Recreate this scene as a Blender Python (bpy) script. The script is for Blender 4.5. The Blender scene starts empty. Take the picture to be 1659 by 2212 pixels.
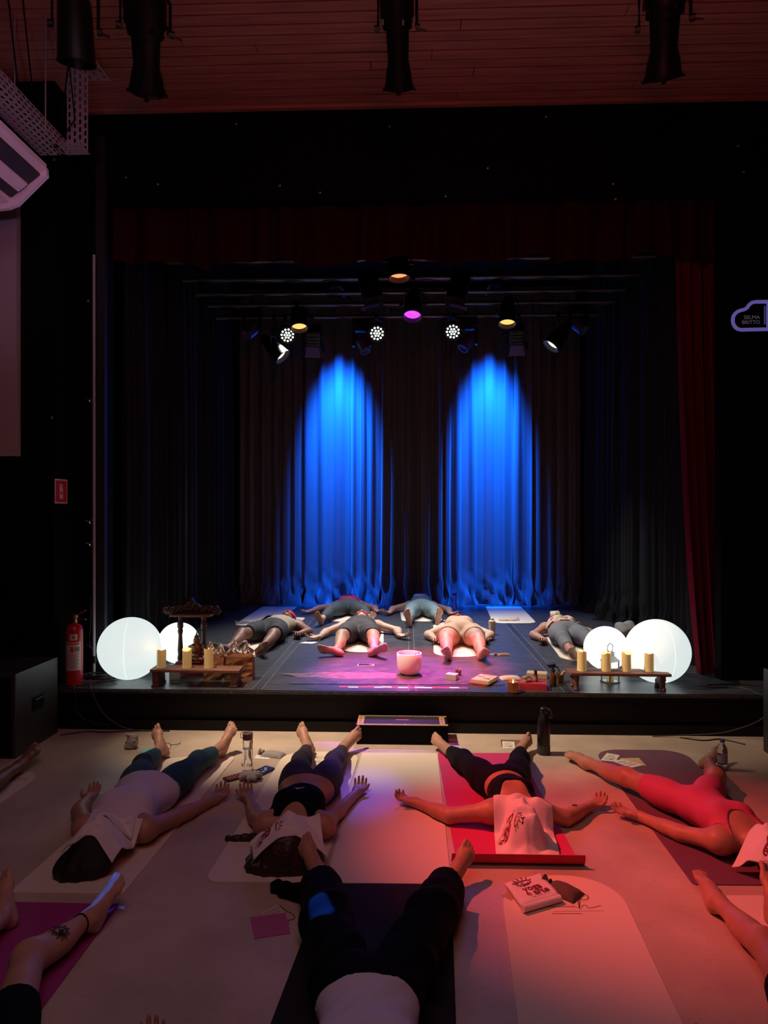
import bpy, bmesh, math, random
import numpy as np
import openvdb
from mathutils import Vector, Matrix

# ------------------------------------------------------------------ camera, world, lights, exposure
scene = bpy.context.scene
COL = scene.collection
R = math.radians
FPX, CU, CV, EYE, YAW = 1475.0, 829.5, 1106.0, 1.75, R(2.02)   # focal length in pixels of the 1659 x 2212 frame

cam_d = bpy.data.cameras.new('camera')
cam_d.sensor_fit = 'VERTICAL'
cam_d.sensor_height = 36.0
cam_d.lens = FPX / 2212.0 * 36.0
cam_d.clip_start = 0.05
cam = bpy.data.objects.new('camera', cam_d)
cam.location = (0, 0, EYE)
cam.rotation_euler = (math.pi / 2, 0, YAW)
COL.objects.link(cam)
scene.camera = cam

scene.view_settings.view_transform = 'Standard'
scene.view_settings.look = 'None'
scene.view_settings.gamma = 1.0
scene.view_settings.use_curve_mapping = False
scene.view_settings.exposure = 0.0

world = bpy.data.worlds.new('world')
world.use_nodes = True
bgn = world.node_tree.nodes['Background']
bgn.inputs[0].default_value = (0.010, 0.009, 0.014, 1)
bgn.inputs[1].default_value = 0.25
scene.world = world

def spot_light(name, loc, aim, color, power, angle, blend=0.6, radius=0.06, parent=None):
    d = bpy.data.lights.new(name, 'SPOT')
    d.color = color; d.energy = power; d.spot_size = R(angle); d.spot_blend = blend
    d.shadow_soft_size = radius
    o = bpy.data.objects.new(name, d)
    o.location = loc
    o.rotation_euler = (Vector(aim) - Vector(loc)).to_track_quat('-Z', 'Y').to_euler()
    COL.objects.link(o)
    return o

def area_light(name, loc, aim, color, power, sx, sy):
    d = bpy.data.lights.new(name, 'AREA')
    d.shape = 'RECTANGLE'; d.size = sx; d.size_y = sy; d.color = color; d.energy = power
    o = bpy.data.objects.new(name, d)
    o.location = loc
    o.rotation_euler = (Vector(aim) - Vector(loc)).to_track_quat('-Z', 'Y').to_euler()
    COL.objects.link(o)
    return o

# added dim mauve fill for the hall's ambient light, behind and above the viewer
area_light('hall_fill_light', (-0.6, 1.4, 5.0), (-0.4, 3.0, 0), (1.0, 0.66, 0.74), 21, 2.4, 1.6)
# added unseen red fill, stands in for floor bounce on the timber ceiling
area_light('ceiling_bounce_fill', (0.3, 0.3, 3.4), (0.1, 4.8, 5.2), (1.0, 0.13, 0.11), 30, 1.0, 0.6)
# added mauve fill spot that brightens the air conditioner
spot_light('ac_fill_light', (-1.3, 1.6, 3.0), (-2.8, 4.5, 4.05), (0.85, 0.52, 1.0), 60, 46, 1.0, 0.08)
# the lamps of the rig: kind, lens position, aim point, light colour, power, cone, blend, lens colour, lens strength
ZL = 4.05
LAMPS = [
 dict(kind='par', label='red-orange glowing par can nearest the front of the stage, just under the red valance', pos=(-0.09, 6.75, 4.10), aim=(0.05, 6.35, 0.35), col=(1.0, 0.05, 0.10), power=3600, cone=30, blend=0.6, lens=(1.0, 0.22, 0.08), glow=2.2),
 dict(kind='par', label='purple glowing par can hanging at the middle of the rig', pos=(0.05, 7.75, 4.00), aim=(-0.15, 6.12, 0.33), col=(0.55, 0.09, 1.0), power=3000, cone=25, blend=0.9, lens=(0.62, 0.06, 1.0), glow=1.5),
 dict(kind='par', label='left of the two amber glowing par cans', pos=(-1.37, 8.55, 4.10), aim=(-0.95, 7.3, 0.33), col=(1.0, 0.60, 0.26), power=55, cone=58, blend=0.9, lens=(1.0, 0.46, 0.12), glow=1.7),
 dict(kind='par', label='right of the two amber glowing par cans', pos=(1.22, 8.45, 4.10), aim=(0.95, 7.3, 0.33), col=(1.0, 0.60, 0.26), power=55, cone=58, blend=0.9, lens=(1.0, 0.46, 0.12), glow=1.7),
 dict(kind='led', label='leftmost white LED par light with a ring of bright dots', pos=(-1.57, 8.85, 4.05), aim=(-1.43, 7.9, 0.2), col=(0.96, 0.95, 0.88), power=560, cone=66, blend=0.9, lens=(0.72, 1.0, 0.86), glow=3, face=(0.0, 4.4, 1.6)),
 dict(kind='led', label='middle white LED par light with a ring of bright dots', pos=(-0.40, 8.80, 4.05), aim=(-0.26, 7.9, 0.2), col=(0.96, 0.95, 0.88), power=560, cone=66, blend=0.9, lens=(0.72, 1.0, 0.86), glow=3, face=(0.0, 4.4, 1.6)),
 dict(kind='led', label='rightmost white LED par light with a ring of bright dots', pos=(0.57, 8.75, 4.05), aim=(1.43, 7.9, 0.2), col=(0.96, 0.95, 0.88), power=560, cone=66, blend=0.9, lens=(0.72, 1.0, 0.86), glow=3, face=(0.0, 4.4, 1.6)),
 dict(kind='par', label='white lit par can at the left end of the rig, tilted inward', pos=(-1.66, 8.85, 3.80), aim=(0.2, 8.6, 1.9), col=(1.0, 0.88, 0.75), power=10, cone=60, blend=0.9, lens=(1.0, 0.86, 0.70), glow=1.3),
 dict(kind='par', label='white lit par can at the right end of the rig, tilted inward', pos=(1.85, 8.80, 3.90), aim=(0.0, 8.5, 1.6), col=(1.0, 0.88, 0.75), power=10, cone=60, blend=0.9, lens=(1.0, 0.90, 0.75), glow=1.3),
]
# blue washes grazing the backdrop (fixtures stand on the last bar, close to the cloth)
BLUE = [((-1.04, 9.90, 5.0), (-1.05, 10.53, 3.15)), ((1.24, 9.90, 5.0), (1.26, 10.53, 3.15))]
# front-of-house red wash from the left, and the small violet pool on the middle mat
RED_FOH = dict(pos=(-2.35, 4.45, 4.55), aim=(1.10, 3.60, 0.0), col=(1.0, 0.10, 0.075), power=1500, cone=28, blend=1.0)
# warm hall lamp at the left, a wash along the foot of the stage (elliptic beam)
WASH = dict(pos=(-2.25, 5.0, 4.7), aim=(0.25, 5.55, 0.0), col=(1.0, 0.74, 0.52), power=1350, cone=30, blend=1.0, wide=2.2)
VIOLET = dict(pos=(-0.30, 8.9, 4.3), aim=(-0.29, 4.28, 0.0), col=(0.26, 0.12, 1.0), power=2600, cone=6.3, blend=1.0)
# ------------------------------------------------------------------ helpers
cy_, sy_ = math.cos(YAW), math.sin(YAW)
def W(u, v, z=0.0):
    """survey: the floor-plan point seen at (u, v) on the photograph if it lies at height z"""
    d = (z - EYE) / ((CV - v) / FPX)
    x = (u - CU) / FPX * d
    return Vector((x * cy_ - d * sy_, x * sy_ + d * cy_, z))
def WY(u, v, Y):
    """survey: the point seen at (u, v) on the frontal plane y = Y"""
    t = (u - CU) / FPX
    d = Y / (cy_ + t * sy_)
    x = t * d
    return Vector((x * cy_ - d * sy_, Y, EYE + (CV - v) / FPX * d))
def ray(u, v):
    t = (u - CU) / FPX
    return Vector((t * cy_ - sy_, t * sy_ + cy_, (CV - v) / FPX)).normalized()

def lin(c):
    return tuple(((x / 12.92) if x <= 0.04045 else ((x + 0.055) / 1.055) ** 2.4) for x in c)
def hx(s):
    return lin(tuple(int(s[i:i + 2], 16) / 255 for i in (0, 2, 4)))

MATS = {}
def mat(name, col, rough=0.6, metal=0.0, bump=0.0, bscale=60, var=0.0, vscale=8, emit=None, es=0.0, trans=0.0,
        spec=0.5, sub=0.0, ior=1.45, stretch=None, sheen=0.0):
    if name in MATS: return MATS[name]
    if isinstance(col, str): col = hx(col)
    m = bpy.data.materials.new(name); m.use_nodes = True
    nt = m.node_tree; b = nt.nodes['Principled BSDF']
    b.inputs['Base Color'].default_value = (*col, 1)
    b.inputs['Roughness'].default_value = rough
    b.inputs['Metallic'].default_value = metal
    b.inputs['Specular IOR Level'].default_value = spec
    b.inputs['IOR'].default_value = ior
    if trans: b.inputs['Transmission Weight'].default_value = trans
    if sub:
        b.inputs['Subsurface Weight'].default_value = sub
        b.inputs['Subsurface Radius'].default_value = (0.02, 0.008, 0.004)
        b.inputs['Subsurface Scale'].default_value = 0.6
    if sheen: b.inputs['Sheen Weight'].default_value = sheen
    if emit is not None:
        b.inputs['Emission Color'].default_value = (*emit, 1)
        b.inputs['Emission Strength'].default_value = es
    if bump or var:
        tc = nt.nodes.new('ShaderNodeTexCoord'); vec = tc.outputs['Object']
        if stretch:
            mp = nt.nodes.new('ShaderNodeMapping'); mp.inputs['Scale'].default_value = stretch
            nt.links.new(vec, mp.inputs[0]); vec = mp.outputs[0]
    if var:
        n = nt.nodes.new('ShaderNodeTexNoise'); n.inputs['Scale'].default_value = vscale
        n.inputs['Detail'].default_value = 6; nt.links.new(vec, n.inputs['Vector'])
        r = nt.nodes.new('ShaderNodeValToRGB')
        r.color_ramp.elements[0].position = 0.3; r.color_ramp.elements[1].position = 0.7
        r.color_ramp.elements[0].color = (*[max(0, c * (1 - var)) for c in col], 1)
        r.color_ramp.elements[1].color = (*[min(1, c * (1 + var)) for c in col], 1)
        nt.links.new(n.outputs[0], r.inputs[0]); nt.links.new(r.outputs[0], b.inputs['Base Color'])
    if bump:
        n2 = nt.nodes.new('ShaderNodeTexNoise'); n2.inputs['Scale'].default_value = bscale
        n2.inputs['Detail'].default_value = 4; nt.links.new(vec, n2.inputs['Vector'])
        bp = nt.nodes.new('ShaderNodeBump'); bp.inputs['Strength'].default_value = bump
        bp.inputs['Distance'].default_value = 0.01
        nt.links.new(n2.outputs[0], bp.inputs['Height']); nt.links.new(bp.outputs[0], b.inputs['Normal'])
    MATS[name] = m
    return m

# ---- bmesh shape helpers
def box(bm, c, s, rot=None, bev=0.0):
    """box of size s centred at c"""
    r = bmesh.ops.create_cube(bm, size=1.0)
    vs = r['verts']
    M = Matrix.Translation(c) @ (rot.to_4x4() if rot is not None else Matrix.Identity(4)) @ Matrix.Diagonal((*s, 1))
    bmesh.ops.transform(bm, matrix=M, verts=vs)
    if bev:
        es = {e for v in vs for e in v.link_edges}
        bmesh.ops.bevel(bm, geom=list(es), offset=bev, segments=2, profile=0.7, affect='EDGES')
    return vs
def lathe(bm, prof, seg=24, M=None, cap=True):
    """profile [(r, z)...] turned about z"""
    M = M or Matrix.Identity(4)
    rings = []
    for (r, z) in prof:
        if r < 1e-6:
            rings.append([bm.verts.new(M @ Vector((0, 0, z)))])
        else:
            rings.append([bm.verts.new(M @ Vector((r * math.cos(2 * math.pi * i / seg), r * math.sin(2 * math.pi * i / seg), z))) for i in range(seg)])
    for a, b in zip(rings, rings[1:]):
        for i in range(seg):
            j = (i + 1) % seg
            if len(a) == 1 and len(b) == 1: continue
            if len(a) == 1: bm.faces.new((a[0], b[i], b[j]))
            elif len(b) == 1: bm.faces.new((a[i], a[j], b[0]))
            else: bm.faces.new((a[i], a[j], b[j], b[i]))
    if cap:
        for ring in (rings[0], rings[-1]):
            if len(ring) > 2:
                try: bm.faces.new(ring)
                except ValueError: pass
def tube(bm, pts, r, seg=8, closed=False, r1=None):
    pts = [Vector(p) for p in pts]
    n = len(pts); rings = []
    up = Vector((0, 0, 1))
    for i, p in enumerate(pts):
        a = pts[(i - 1) % n] if (closed or i > 0) else p
        b = pts[(i + 1) % n] if (closed or i < n - 1) else p
        t = (b - a).normalized() if (b - a).length > 1e-9 else Vector((0, 0, 1))
        s = t.cross(up)
        if s.length < 1e-3: s = t.cross(Vector((1, 0, 0)))
        s.normalize(); q = s.cross(t)
        rr = r if r1 is None else r + (r1 - r) * i / max(1, n - 1)
        rings.append([bm.verts.new(p + (s * math.cos(2 * math.pi * k / seg) + q * math.sin(2 * math.pi * k / seg)) * rr) for k in range(seg)])
    m = n if closed else n - 1
    for i in range(m):
        a, b = rings[i], rings[(i + 1) % n]
        for k in range(seg):
            l = (k + 1) % seg
            bm.faces.new((a[k], a[l], b[l], b[k]))
    if not closed:
        bm.faces.new(rings[0]); bm.faces.new(rings[-1])
def prism(bm, outline, z0, z1, M=None):
    """2-D outline [(x, y)] extruded from z0 to z1"""
    M = M or Matrix.Identity(4)
    lo = [bm.verts.new(M @ Vector((x, y, z0))) for x, y in outline]
    hi = [bm.verts.new(M @ Vector((x, y, z1))) for x, y in outline]
    n = len(outline)
    for i in range(n):
        j = (i + 1) % n
        bm.faces.new((lo[i], lo[j], hi[j], hi[i]))
    bm.faces.new(hi); bm.faces.new(lo[::-1])
def ribbon(bm, pts, w, h=0.0006, M=None, closed=False):
    """flat printed stroke along 2-D points"""
    M = M or Matrix.Identity(4)
    P = [Vector((p[0], p[1], 0)) for p in pts]; n = len(P); L = []
    for i in range(n):
        a = P[(i - 1) % n] if (closed or i) else P[i]
        b = P[(i + 1) % n] if (closed or i < n - 1) else P[i]
        t = (b - a).normalized() if (b - a).length > 1e-9 else Vector((1, 0, 0))
        s = Vector((-t.y, t.x, 0)) * w * 0.5
        L.append([bm.verts.new(M @ (P[i] + s + Vector((0, 0, k)))) for k in (0, h)] + [bm.verts.new(M @ (P[i] - s + Vector((0, 0, k)))) for k in (h, 0)])
    for i in range(n if closed else n - 1):
        a, b = L[i], L[(i + 1) % n]
        for k in range(4):
            l = (k + 1) % 4
            bm.faces.new((a[k], a[l], b[l], b[k]))
    if not closed:
        bm.faces.new(L[0]); bm.faces.new(L[-1][::-1])
def roundrect(w, h, r, seg=6):
    r = min(r, w / 2, h / 2) ; out = []
    for cx, cy, a0 in ((w / 2 - r, h / 2 - r, 0), (-w / 2 + r, h / 2 - r, 90), (-w / 2 + r, -h / 2 + r, 180), (w / 2 - r, -h / 2 + r, 270)):
        for i in range(seg + 1):
            a = R(a0 + 90 * i / seg)
            out.append((cx + r * math.cos(a), cy + r * math.sin(a)))
    return out
def circle(r, n=24, cx=0, cy=0):
    return [(cx + r * math.cos(2 * math.pi * i / n), cy + r * math.sin(2 * math.pi * i / n)) for i in range(n)]

def BM(): return bmesh.new()
def obj(name, bm, m, parent=None, loc=None, smooth=False, label=None, rot=None):
    bmesh.ops.recalc_face_normals(bm, faces=bm.faces)
    me = bpy.data.meshes.new(name); bm.to_mesh(me); bm.free()
    if smooth:
        me.polygons.foreach_set('use_smooth', [True] * len(me.polygons))
        if smooth != 'all':
            try: me.set_sharp_from_angle(angle=R(40))
            except Exception: pass
    if m is not None: me.materials.append(m)
    o = bpy.data.objects.new(name, me)
    COL.objects.link(o)
    if parent is not None: o.parent = parent
    if loc is not None: o.location = loc
    if rot is not None: o.rotation_euler = rot
    if label: o['label'] = label
    return o
def tag(o, label, cat, group=None, kind=None):
    o['label'] = label; o['category'] = cat
    if group: o['group'] = group
    if kind: o['kind'] = kind
    return o
def thing(name, label, cat, loc=(0, 0, 0), rz=0.0, group=None):
    o = bpy.data.objects.new(name, None)
    COL.objects.link(o)
    o.empty_display_size = 0.05
    o.location = loc; o.rotation_euler = (0, 0, rz)
    return tag(o, label, cat, group)
def struct(o, label=None):
    o['kind'] = 'structure'
    if label: o['label'] = label
    return o
def copy_tree(o, parent=None):
    c = o.copy(); COL.objects.link(c)
    if parent is not None:
        c.parent = parent
    for ch in list(o.children): copy_tree(ch, c)
    return c
def text_bm(s, size=1.0, align='CENTER', ext=0.0, bold=0.0):
    cu = bpy.data.curves.new('lettering', 'FONT')
    cu.body = s; cu.size = size; cu.align_x = align; cu.align_y = 'CENTER'; cu.extrude = ext; cu.offset = bold * size
    cu.resolution_u = 3
    o = bpy.data.objects.new('lettering', cu)
    COL.objects.link(o)
    dg = bpy.context.evaluated_depsgraph_get()
    me = bpy.data.meshes.new_from_object(o.evaluated_get(dg))
    bm = BM(); bm.from_mesh(me)
    bpy.data.objects.remove(o); bpy.data.curves.remove(cu); bpy.data.meshes.remove(me)
    return bm
def add_bm(dst, src, M=None):
    me = bpy.data.meshes.new('tmp')
    if M is not None: bmesh.ops.transform(src, matrix=M, verts=src.verts)
    src.to_mesh(me); src.free(); dst.from_mesh(me); bpy.data.meshes.remove(me)
def basis(x, y, z, o):
    return Matrix(((x[0], y[0], z[0], o[0]), (x[1], y[1], z[1], o[1]), (x[2], y[2], z[2], o[2]), (0, 0, 0, 1)))
def mesh_np(name, pts, tris, quads, m, parent=None, off=(0, 0, 0), label=None):
    me = bpy.data.meshes.new(name)
    nt_, nq = len(tris), len(quads)
    me.vertices.add(len(pts)); me.vertices.foreach_set('co', (np.asarray(pts, np.float32) - np.asarray(off, np.float32)).ravel())
    loops = np.concatenate([np.asarray(tris, np.int32).ravel(), np.asarray(quads, np.int32).ravel()]) if nt_ else np.asarray(quads, np.int32).ravel()
    me.loops.add(len(loops)); me.loops.foreach_set('vertex_index', loops)
    starts = np.concatenate([np.arange(nt_) * 3, nt_ * 3 + np.arange(nq) * 4]).astype(np.int32)
    me.polygons.add(nt_ + nq); me.polygons.foreach_set('loop_start', starts)
    me.polygons.foreach_set('use_smooth', np.ones(nt_ + nq, bool))
    me.update(calc_edges=True); me.validate()
    if m is not None: me.materials.append(m)
    o = bpy.data.objects.new(name, me); COL.objects.link(o)
    if parent is not None: o.parent = parent
    if label: o['label'] = label
    return o

# ---- signed-distance modelling: bodies, clothes and soft things grown as one continuous surface
BIG = 0.07
class Prim:
    def __init__(s, kind, tag_, k, **a):
        s.kind, s.tag, s.k, s.a = kind, tag_, k, a
        if kind == 'cap':
            p0, p1 = np.array(a['p0'], float), np.array(a['p1'], float)
            rr = max(a['r0'], a['r1'])
            s.lo, s.hi = np.minimum(p0, p1) - rr, np.maximum(p0, p1) + rr
        else:
            M = np.array([np.array(x, float) for x in a['ax']])      # rows = axes
            ext = np.sqrt(((M.T * np.array(a['rad'])) ** 2).sum(1))
            s.lo, s.hi = np.array(a['c'], float) - ext, np.array(a['c'], float) + ext
    def d(s, X, Y, Z):
        a = s.a
        if s.kind == 'cap':
            p0 = np.array(a['p0'], np.float32); p1 = np.array(a['p1'], np.float32); v = p1 - p0
            L2 = float((v * v).sum()) + 1e-12
            dx, dy, dz = X - p0[0], Y - p0[1], Z - p0[2]
            t = np.clip((dx * v[0] + dy * v[1] + dz * v[2]) / L2, 0, 1)
            q = (dx - t * v[0]) ** 2 + (dy - t * v[1]) ** 2 + (dz - t * v[2]) ** 2
            return np.sqrt(q) - (a['r0'] + t * (a['r1'] - a['r0']))
        c = a['c']; dx, dy, dz = X - c[0], Y - c[1], Z - c[2]
        k0 = 0; k1 = 0
        for axv, r in zip(a['ax'], a['rad']):
            q = dx * axv[0] + dy * axv[1] + dz * axv[2]
            k0 = k0 + (q / r) ** 2; k1 = k1 + (q / (r * r)) ** 2
        k0 = np.sqrt(k0); k1 = np.sqrt(k1) + 1e-6
        return k0 * (k0 - 1) / k1
def cap(p0, p1, r0, r1=None, t='', k=0.03):
    return Prim('cap', t, k, p0=tuple(p0), p1=tuple(p1), r0=r0, r1=r0 if r1 is None else r1)
def ell(c, rad, ax=((1, 0, 0), (0, 1, 0), (0, 0, 1)), t='', k=0.03):
    return Prim('ell', t, k, c=tuple(c), rad=tuple(rad), ax=[tuple(x) for x in ax])
class Grid:
    def __init__(g, lo, hi, h):
        g.h = h; g.lo = np.array(lo, float); n = np.ceil((np.array(hi) - g.lo) / h).astype(int) + 1
        g.n = n
        g.X = (g.lo[0] + h * np.arange(n[0])).astype(np.float32)[:, None, None]
        g.Y = (g.lo[1] + h * np.arange(n[1])).astype(np.float32)[None, :, None]
        g.Z = (g.lo[2] + h * np.arange(n[2])).astype(np.float32)[None, None, :]
    @staticmethod
    def around(prims, h, pad=0.05, zmin=None):
        lo = np.min([p.lo for p in prims], 0) - pad; hi = np.max([p.hi for p in prims], 0) + pad
        if zmin is not None: lo[2] = max(lo[2], zmin)
        return Grid(lo, hi, h)
    def eval(g, prims, pad=0.05):
        A = np.full(tuple(g.n), BIG, np.float32)
        for p in prims:
            i0 = np.maximum(np.floor((p.lo - pad - g.lo) / g.h).astype(int), 0)
            i1 = np.minimum(np.ceil((p.hi + pad - g.lo) / g.h).astype(int) + 1, g.n)
            if (i1 <= i0).any(): continue
            sl = tuple(slice(a, b) for a, b in zip(i0, i1))
            d = p.d(g.X[sl[0]], g.Y[:, sl[1]], g.Z[:, :, sl[2]])
            a = A[sl]
            if p.k > 0:
                hh = np.maximum(p.k - np.abs(a - d), 0) / p.k
                A[sl] = np.minimum(a, d) - hh * hh * p.k * 0.25
            else: A[sl] = np.minimum(a, d)
        return A
    def mesh(g, A, name, m, parent=None, off=(0, 0, 0), adapt=0.15, label=None):
        A = np.clip(A, -BIG, BIG)
        A[0], A[-1] = BIG, BIG; A[:, 0], A[:, -1] = BIG, BIG; A[:, :, 0], A[:, :, -1] = BIG, BIG
        vg = openvdb.FloatGrid(BIG)
        vg.copyFromArray(np.ascontiguousarray(A))
        pts, tris, quads = vg.convertToPolygons(isovalue=0.0, adaptivity=adapt)
        pts = np.asarray(pts) * g.h + g.lo
        return mesh_np(name, pts, tris, quads, m, parent, off, label)
def smin(a, b, k):
    hh = np.maximum(k - np.abs(a - b), 0) / k
    return np.minimum(a, b) - hh * hh * k * 0.25
def blob(name, prims, m, h=0.004, parent=None, off=(0, 0, 0), clip=None, adapt=0.1, label=None):
    g = Grid.around(prims, h); A = g.eval(prims)
    if clip: A = clip(g, A)
    return g.mesh(A, name, m, parent, off, adapt, label)
def V(*a): return Vector(a)
# ------------------------------------------------------------------ the room
ZS = 0.33                         # stage height
YF = 5.40                         # front edge of the stage
YB = 10.55                        # backdrop
YP = 5.86                         # proscenium wall
ZC = 5.24                         # ceiling
XL, XR = -3.40, 3.20

M_FLOOR = mat('hall_floor_vinyl', (0.50, 0.41, 0.33), 0.42, var=0.22, vscale=2.2, bump=0.05, bscale=140)
def floor_scuffs(m):
    nt = m.node_tree; b = nt.nodes['Principled BSDF']
    src = b.inputs['Base Color'].links[0].from_socket
    tc = nt.nodes.new('ShaderNodeTexCoord')
    mp = nt.nodes.new('ShaderNodeMapping'); mp.inputs['Scale'].default_value = (9, 12, 1)
    n = nt.nodes.new('ShaderNodeTexNoise'); n.inputs['Scale'].default_value = 3.0; n.inputs['Detail'].default_value = 8
    nt.links.new(tc.outputs['Object'], mp.inputs[0]); nt.links.new(mp.outputs[0], n.inputs['Vector'])
    r = nt.nodes.new('ShaderNodeValToRGB'); r.color_ramp.elements[0].position = 0.28; r.color_ramp.elements[1].position = 0.42
    r.color_ramp.elements[0].color = (0.72, 0.68, 0.66, 1); r.color_ramp.elements[1].color = (1, 1, 1, 1)
    nt.links.new(n.outputs[0], r.inputs[0])
    mx = nt.nodes.new('ShaderNodeMix'); mx.data_type = 'RGBA'; mx.blend_type = 'MULTIPLY'; mx.inputs[0].default_value = 0.4
    nt.links.new(src, mx.inputs[6]); nt.links.new(r.outputs[0], mx.inputs[7]); nt.links.new(mx.outputs[2], b.inputs['Base Color'])
floor_scuffs(M_FLOOR)
M_BLACK = mat('matt_black_paint', (0.003, 0.003, 0.004), 0.75, spec=0.15)
M_WALLB = mat('black_wall_paint', (0.0022, 0.0022, 0.0032), 0.8, bump=0.1, bscale=30, spec=0.08)
M_STAGE = mat('black_stage_vinyl', (0.046, 0.049, 0.058), 0.34, var=0.5, vscale=7, bump=0.12, bscale=26, stretch=(1, 5, 1))
M_TAPE = mat('dark_floor_tape', (0.014, 0.014, 0.017), 0.5)
M_TAPEL = mat('grey_tape_edge', (0.11, 0.11, 0.12), 0.5)
M_STFRONT = mat('stage_front_paint', (0.004, 0.004, 0.005), 0.55, spec=0.3)
M_EDGE = mat('worn_stage_edge', (0.05, 0.05, 0.05), 0.45, var=0.6, vscale=30)
M_WOOD = mat('ceiling_timber', (0.27, 0.115, 0.095), 0.55, var=0.28, vscale=4, bump=0.05, bscale=10, stretch=(0.35, 7, 1))
M_LIGHTWALL = mat('pale_wall_paint', (0.34, 0.30, 0.31), 0.7)
M_STEEL = mat('galvanised_steel', (0.30, 0.30, 0.31), 0.42, metal=0.8)
M_DARKMETAL = mat('black_metal', (0.004, 0.004, 0.0045), 0.4, spec=0.3)
M_PIPE = mat('grey_pipe', (0.14, 0.14, 0.16), 0.4, metal=0.6)
M_CHROME = mat('chrome', (0.75, 0.75, 0.77), 0.18, metal=1.0)

def slab(name, x0, x1, y0, y1, z0, z1, m, parent=None, bev=0.0):
    bm = BM(); box(bm, ((x0 + x1) / 2, (y0 + y1) / 2, (z0 + z1) / 2), (x1 - x0, y1 - y0, z1 - z0), bev=bev)
    return obj(name, bm, m, parent)
struct(slab('floor', XL, XR, -1.6, YF + 0.1, -0.12, 0.0, M_FLOOR), 'pale beige vinyl floor of the hall')
ceil = struct(slab('ceiling', XL, XR, -1.6, YP, ZC + 0.03, ZC + 0.15, M_BLACK), 'reddish timber ceiling of narrow boards above the hall')
random.seed(5)
pw = 0.106
yy = YP - 0.05; k = 0
while yy > 2.6:
    cuts = [XL, XL + random.uniform(1.0, 5.5), XR]
    for a, b in zip(cuts, cuts[1:]):
        bm = BM()
        box(bm, ((a + b) / 2, yy - pw / 2, ZC + 0.012 + random.uniform(-.002, .002)), (b - a - 0.004, pw - 0.009, 0.028), bev=0.004)
        o = obj('ceiling_plank', bm, M_WOOD, ceil)
    yy -= pw
struct(slab('trim_1', XL, XR, YP - 0.05, YP, ZC - 0.03, ZC + 0.03, M_WOOD, bev=0.006), 'timber strip along the end of the ceiling boards')
# walls
struct(slab('wall_left', XL - 0.12, XL, -1.6, YP, 0, ZC + 0.03, M_WALLB))
struct(slab('wall_right', XR, XR + 0.12, -1.6, YP, 0, ZC + 0.03, M_WALLB))
struct(slab('wall_back', XL, XR, -1.72, -1.6, 0, ZC + 0.03, M_WALLB))
OPL, OPR, OPT = -2.62, 2.64, 4.45
bm = BM()
for x0, x1, z0, z1 in ((XL - .1, OPL, ZS, ZC + .03), (OPR, XR + .1, ZS, ZC + .03), (OPL, OPR, OPT, ZC + .03)):
    box(bm, ((x0 + x1) / 2, YP + 0.06, (z0 + z1) / 2), (x1 - x0, 0.12, z1 - z0))
struct(obj('wall_front', bm, M_WALLB), 'black proscenium wall around the stage opening')
struct(slab('trim_2', XL, -2.86, YF + 0.03, YP, ZS, ZC, M_WALLB), 'black pier to the left of the stage')
struct(slab('trim_3', XL + .02, -3.14, YF - 0.03, YF + 0.03, 2.2, 4.35, M_LIGHTWALL), 'pale strip of wall under the air conditioner')
struct(slab('trim_4', -2.70, -2.62, YP - .05, YP, ZS, 5.0, mat('post_paint', (0.010, 0.010, 0.012), .6)), 'dark post at the left edge of the stage opening')
# stage house
struct(slab('wall_stage_left', -3.0, -2.9, YP + .12, YB + .5, 0, 5.4, M_WALLB))
struct(slab('wall_stage_right', 2.9, 3.0, YP + .12, YB + .5, 0, 5.4, M_WALLB))
struct(slab('wall_stage_back', -3.0, 3.0, YB + .4, YB + .5, 0, 5.4, M_WALLB))
struct(slab('ceiling_stage', -3.0, 3.0, YP + .12, YB + .5, 5.4, 5.5, M_BLACK))

stage = struct(slab('floor_stage', XL, XR, YF, YB + .5, ZS - 0.05, ZS - 0.004, M_STFRONT, bev=0.004), 'raised black stage covered with strips of dance vinyl')
fr = slab('front_panel', XL, XR, YF + 0.05, YF + 0.09, 0.075, ZS - 0.05, M_STFRONT, stage)
slab('base_board', XL, XR, YF + 0.012, YF + 0.05, 0.0, 0.082, M_STFRONT, stage, bev=0.004)
slab('worn_edge', XL, XR, YF - 0.006, YF, ZS - 0.03, ZS - 0.006, M_EDGE, stage, bev=0.002)
seams = [XL, -1.21, 0.035, 1.27, XR]
for a, b in zip(seams, seams[1:]):
    slab('vinyl_strip', a + .002, b - .002, YF + 0.006, YB + .3, ZS - 0.004, ZS, M_STAGE, stage)
for x, w in ((-1.21, 0.075), (0.035, 0.055), (1.27, 0.075)):
    slab('seam_tape', x - w / 2, x + w / 2, YF + .02, YB, ZS, ZS + .0008, M_TAPE, stage)
    for s in (-1, 1):
        slab('tape_edge', x + s * w / 2 - .003, x + s * w / 2 + .003, YF + .02, YB, ZS + .0004, ZS + .0012, M_TAPEL, stage)

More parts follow.
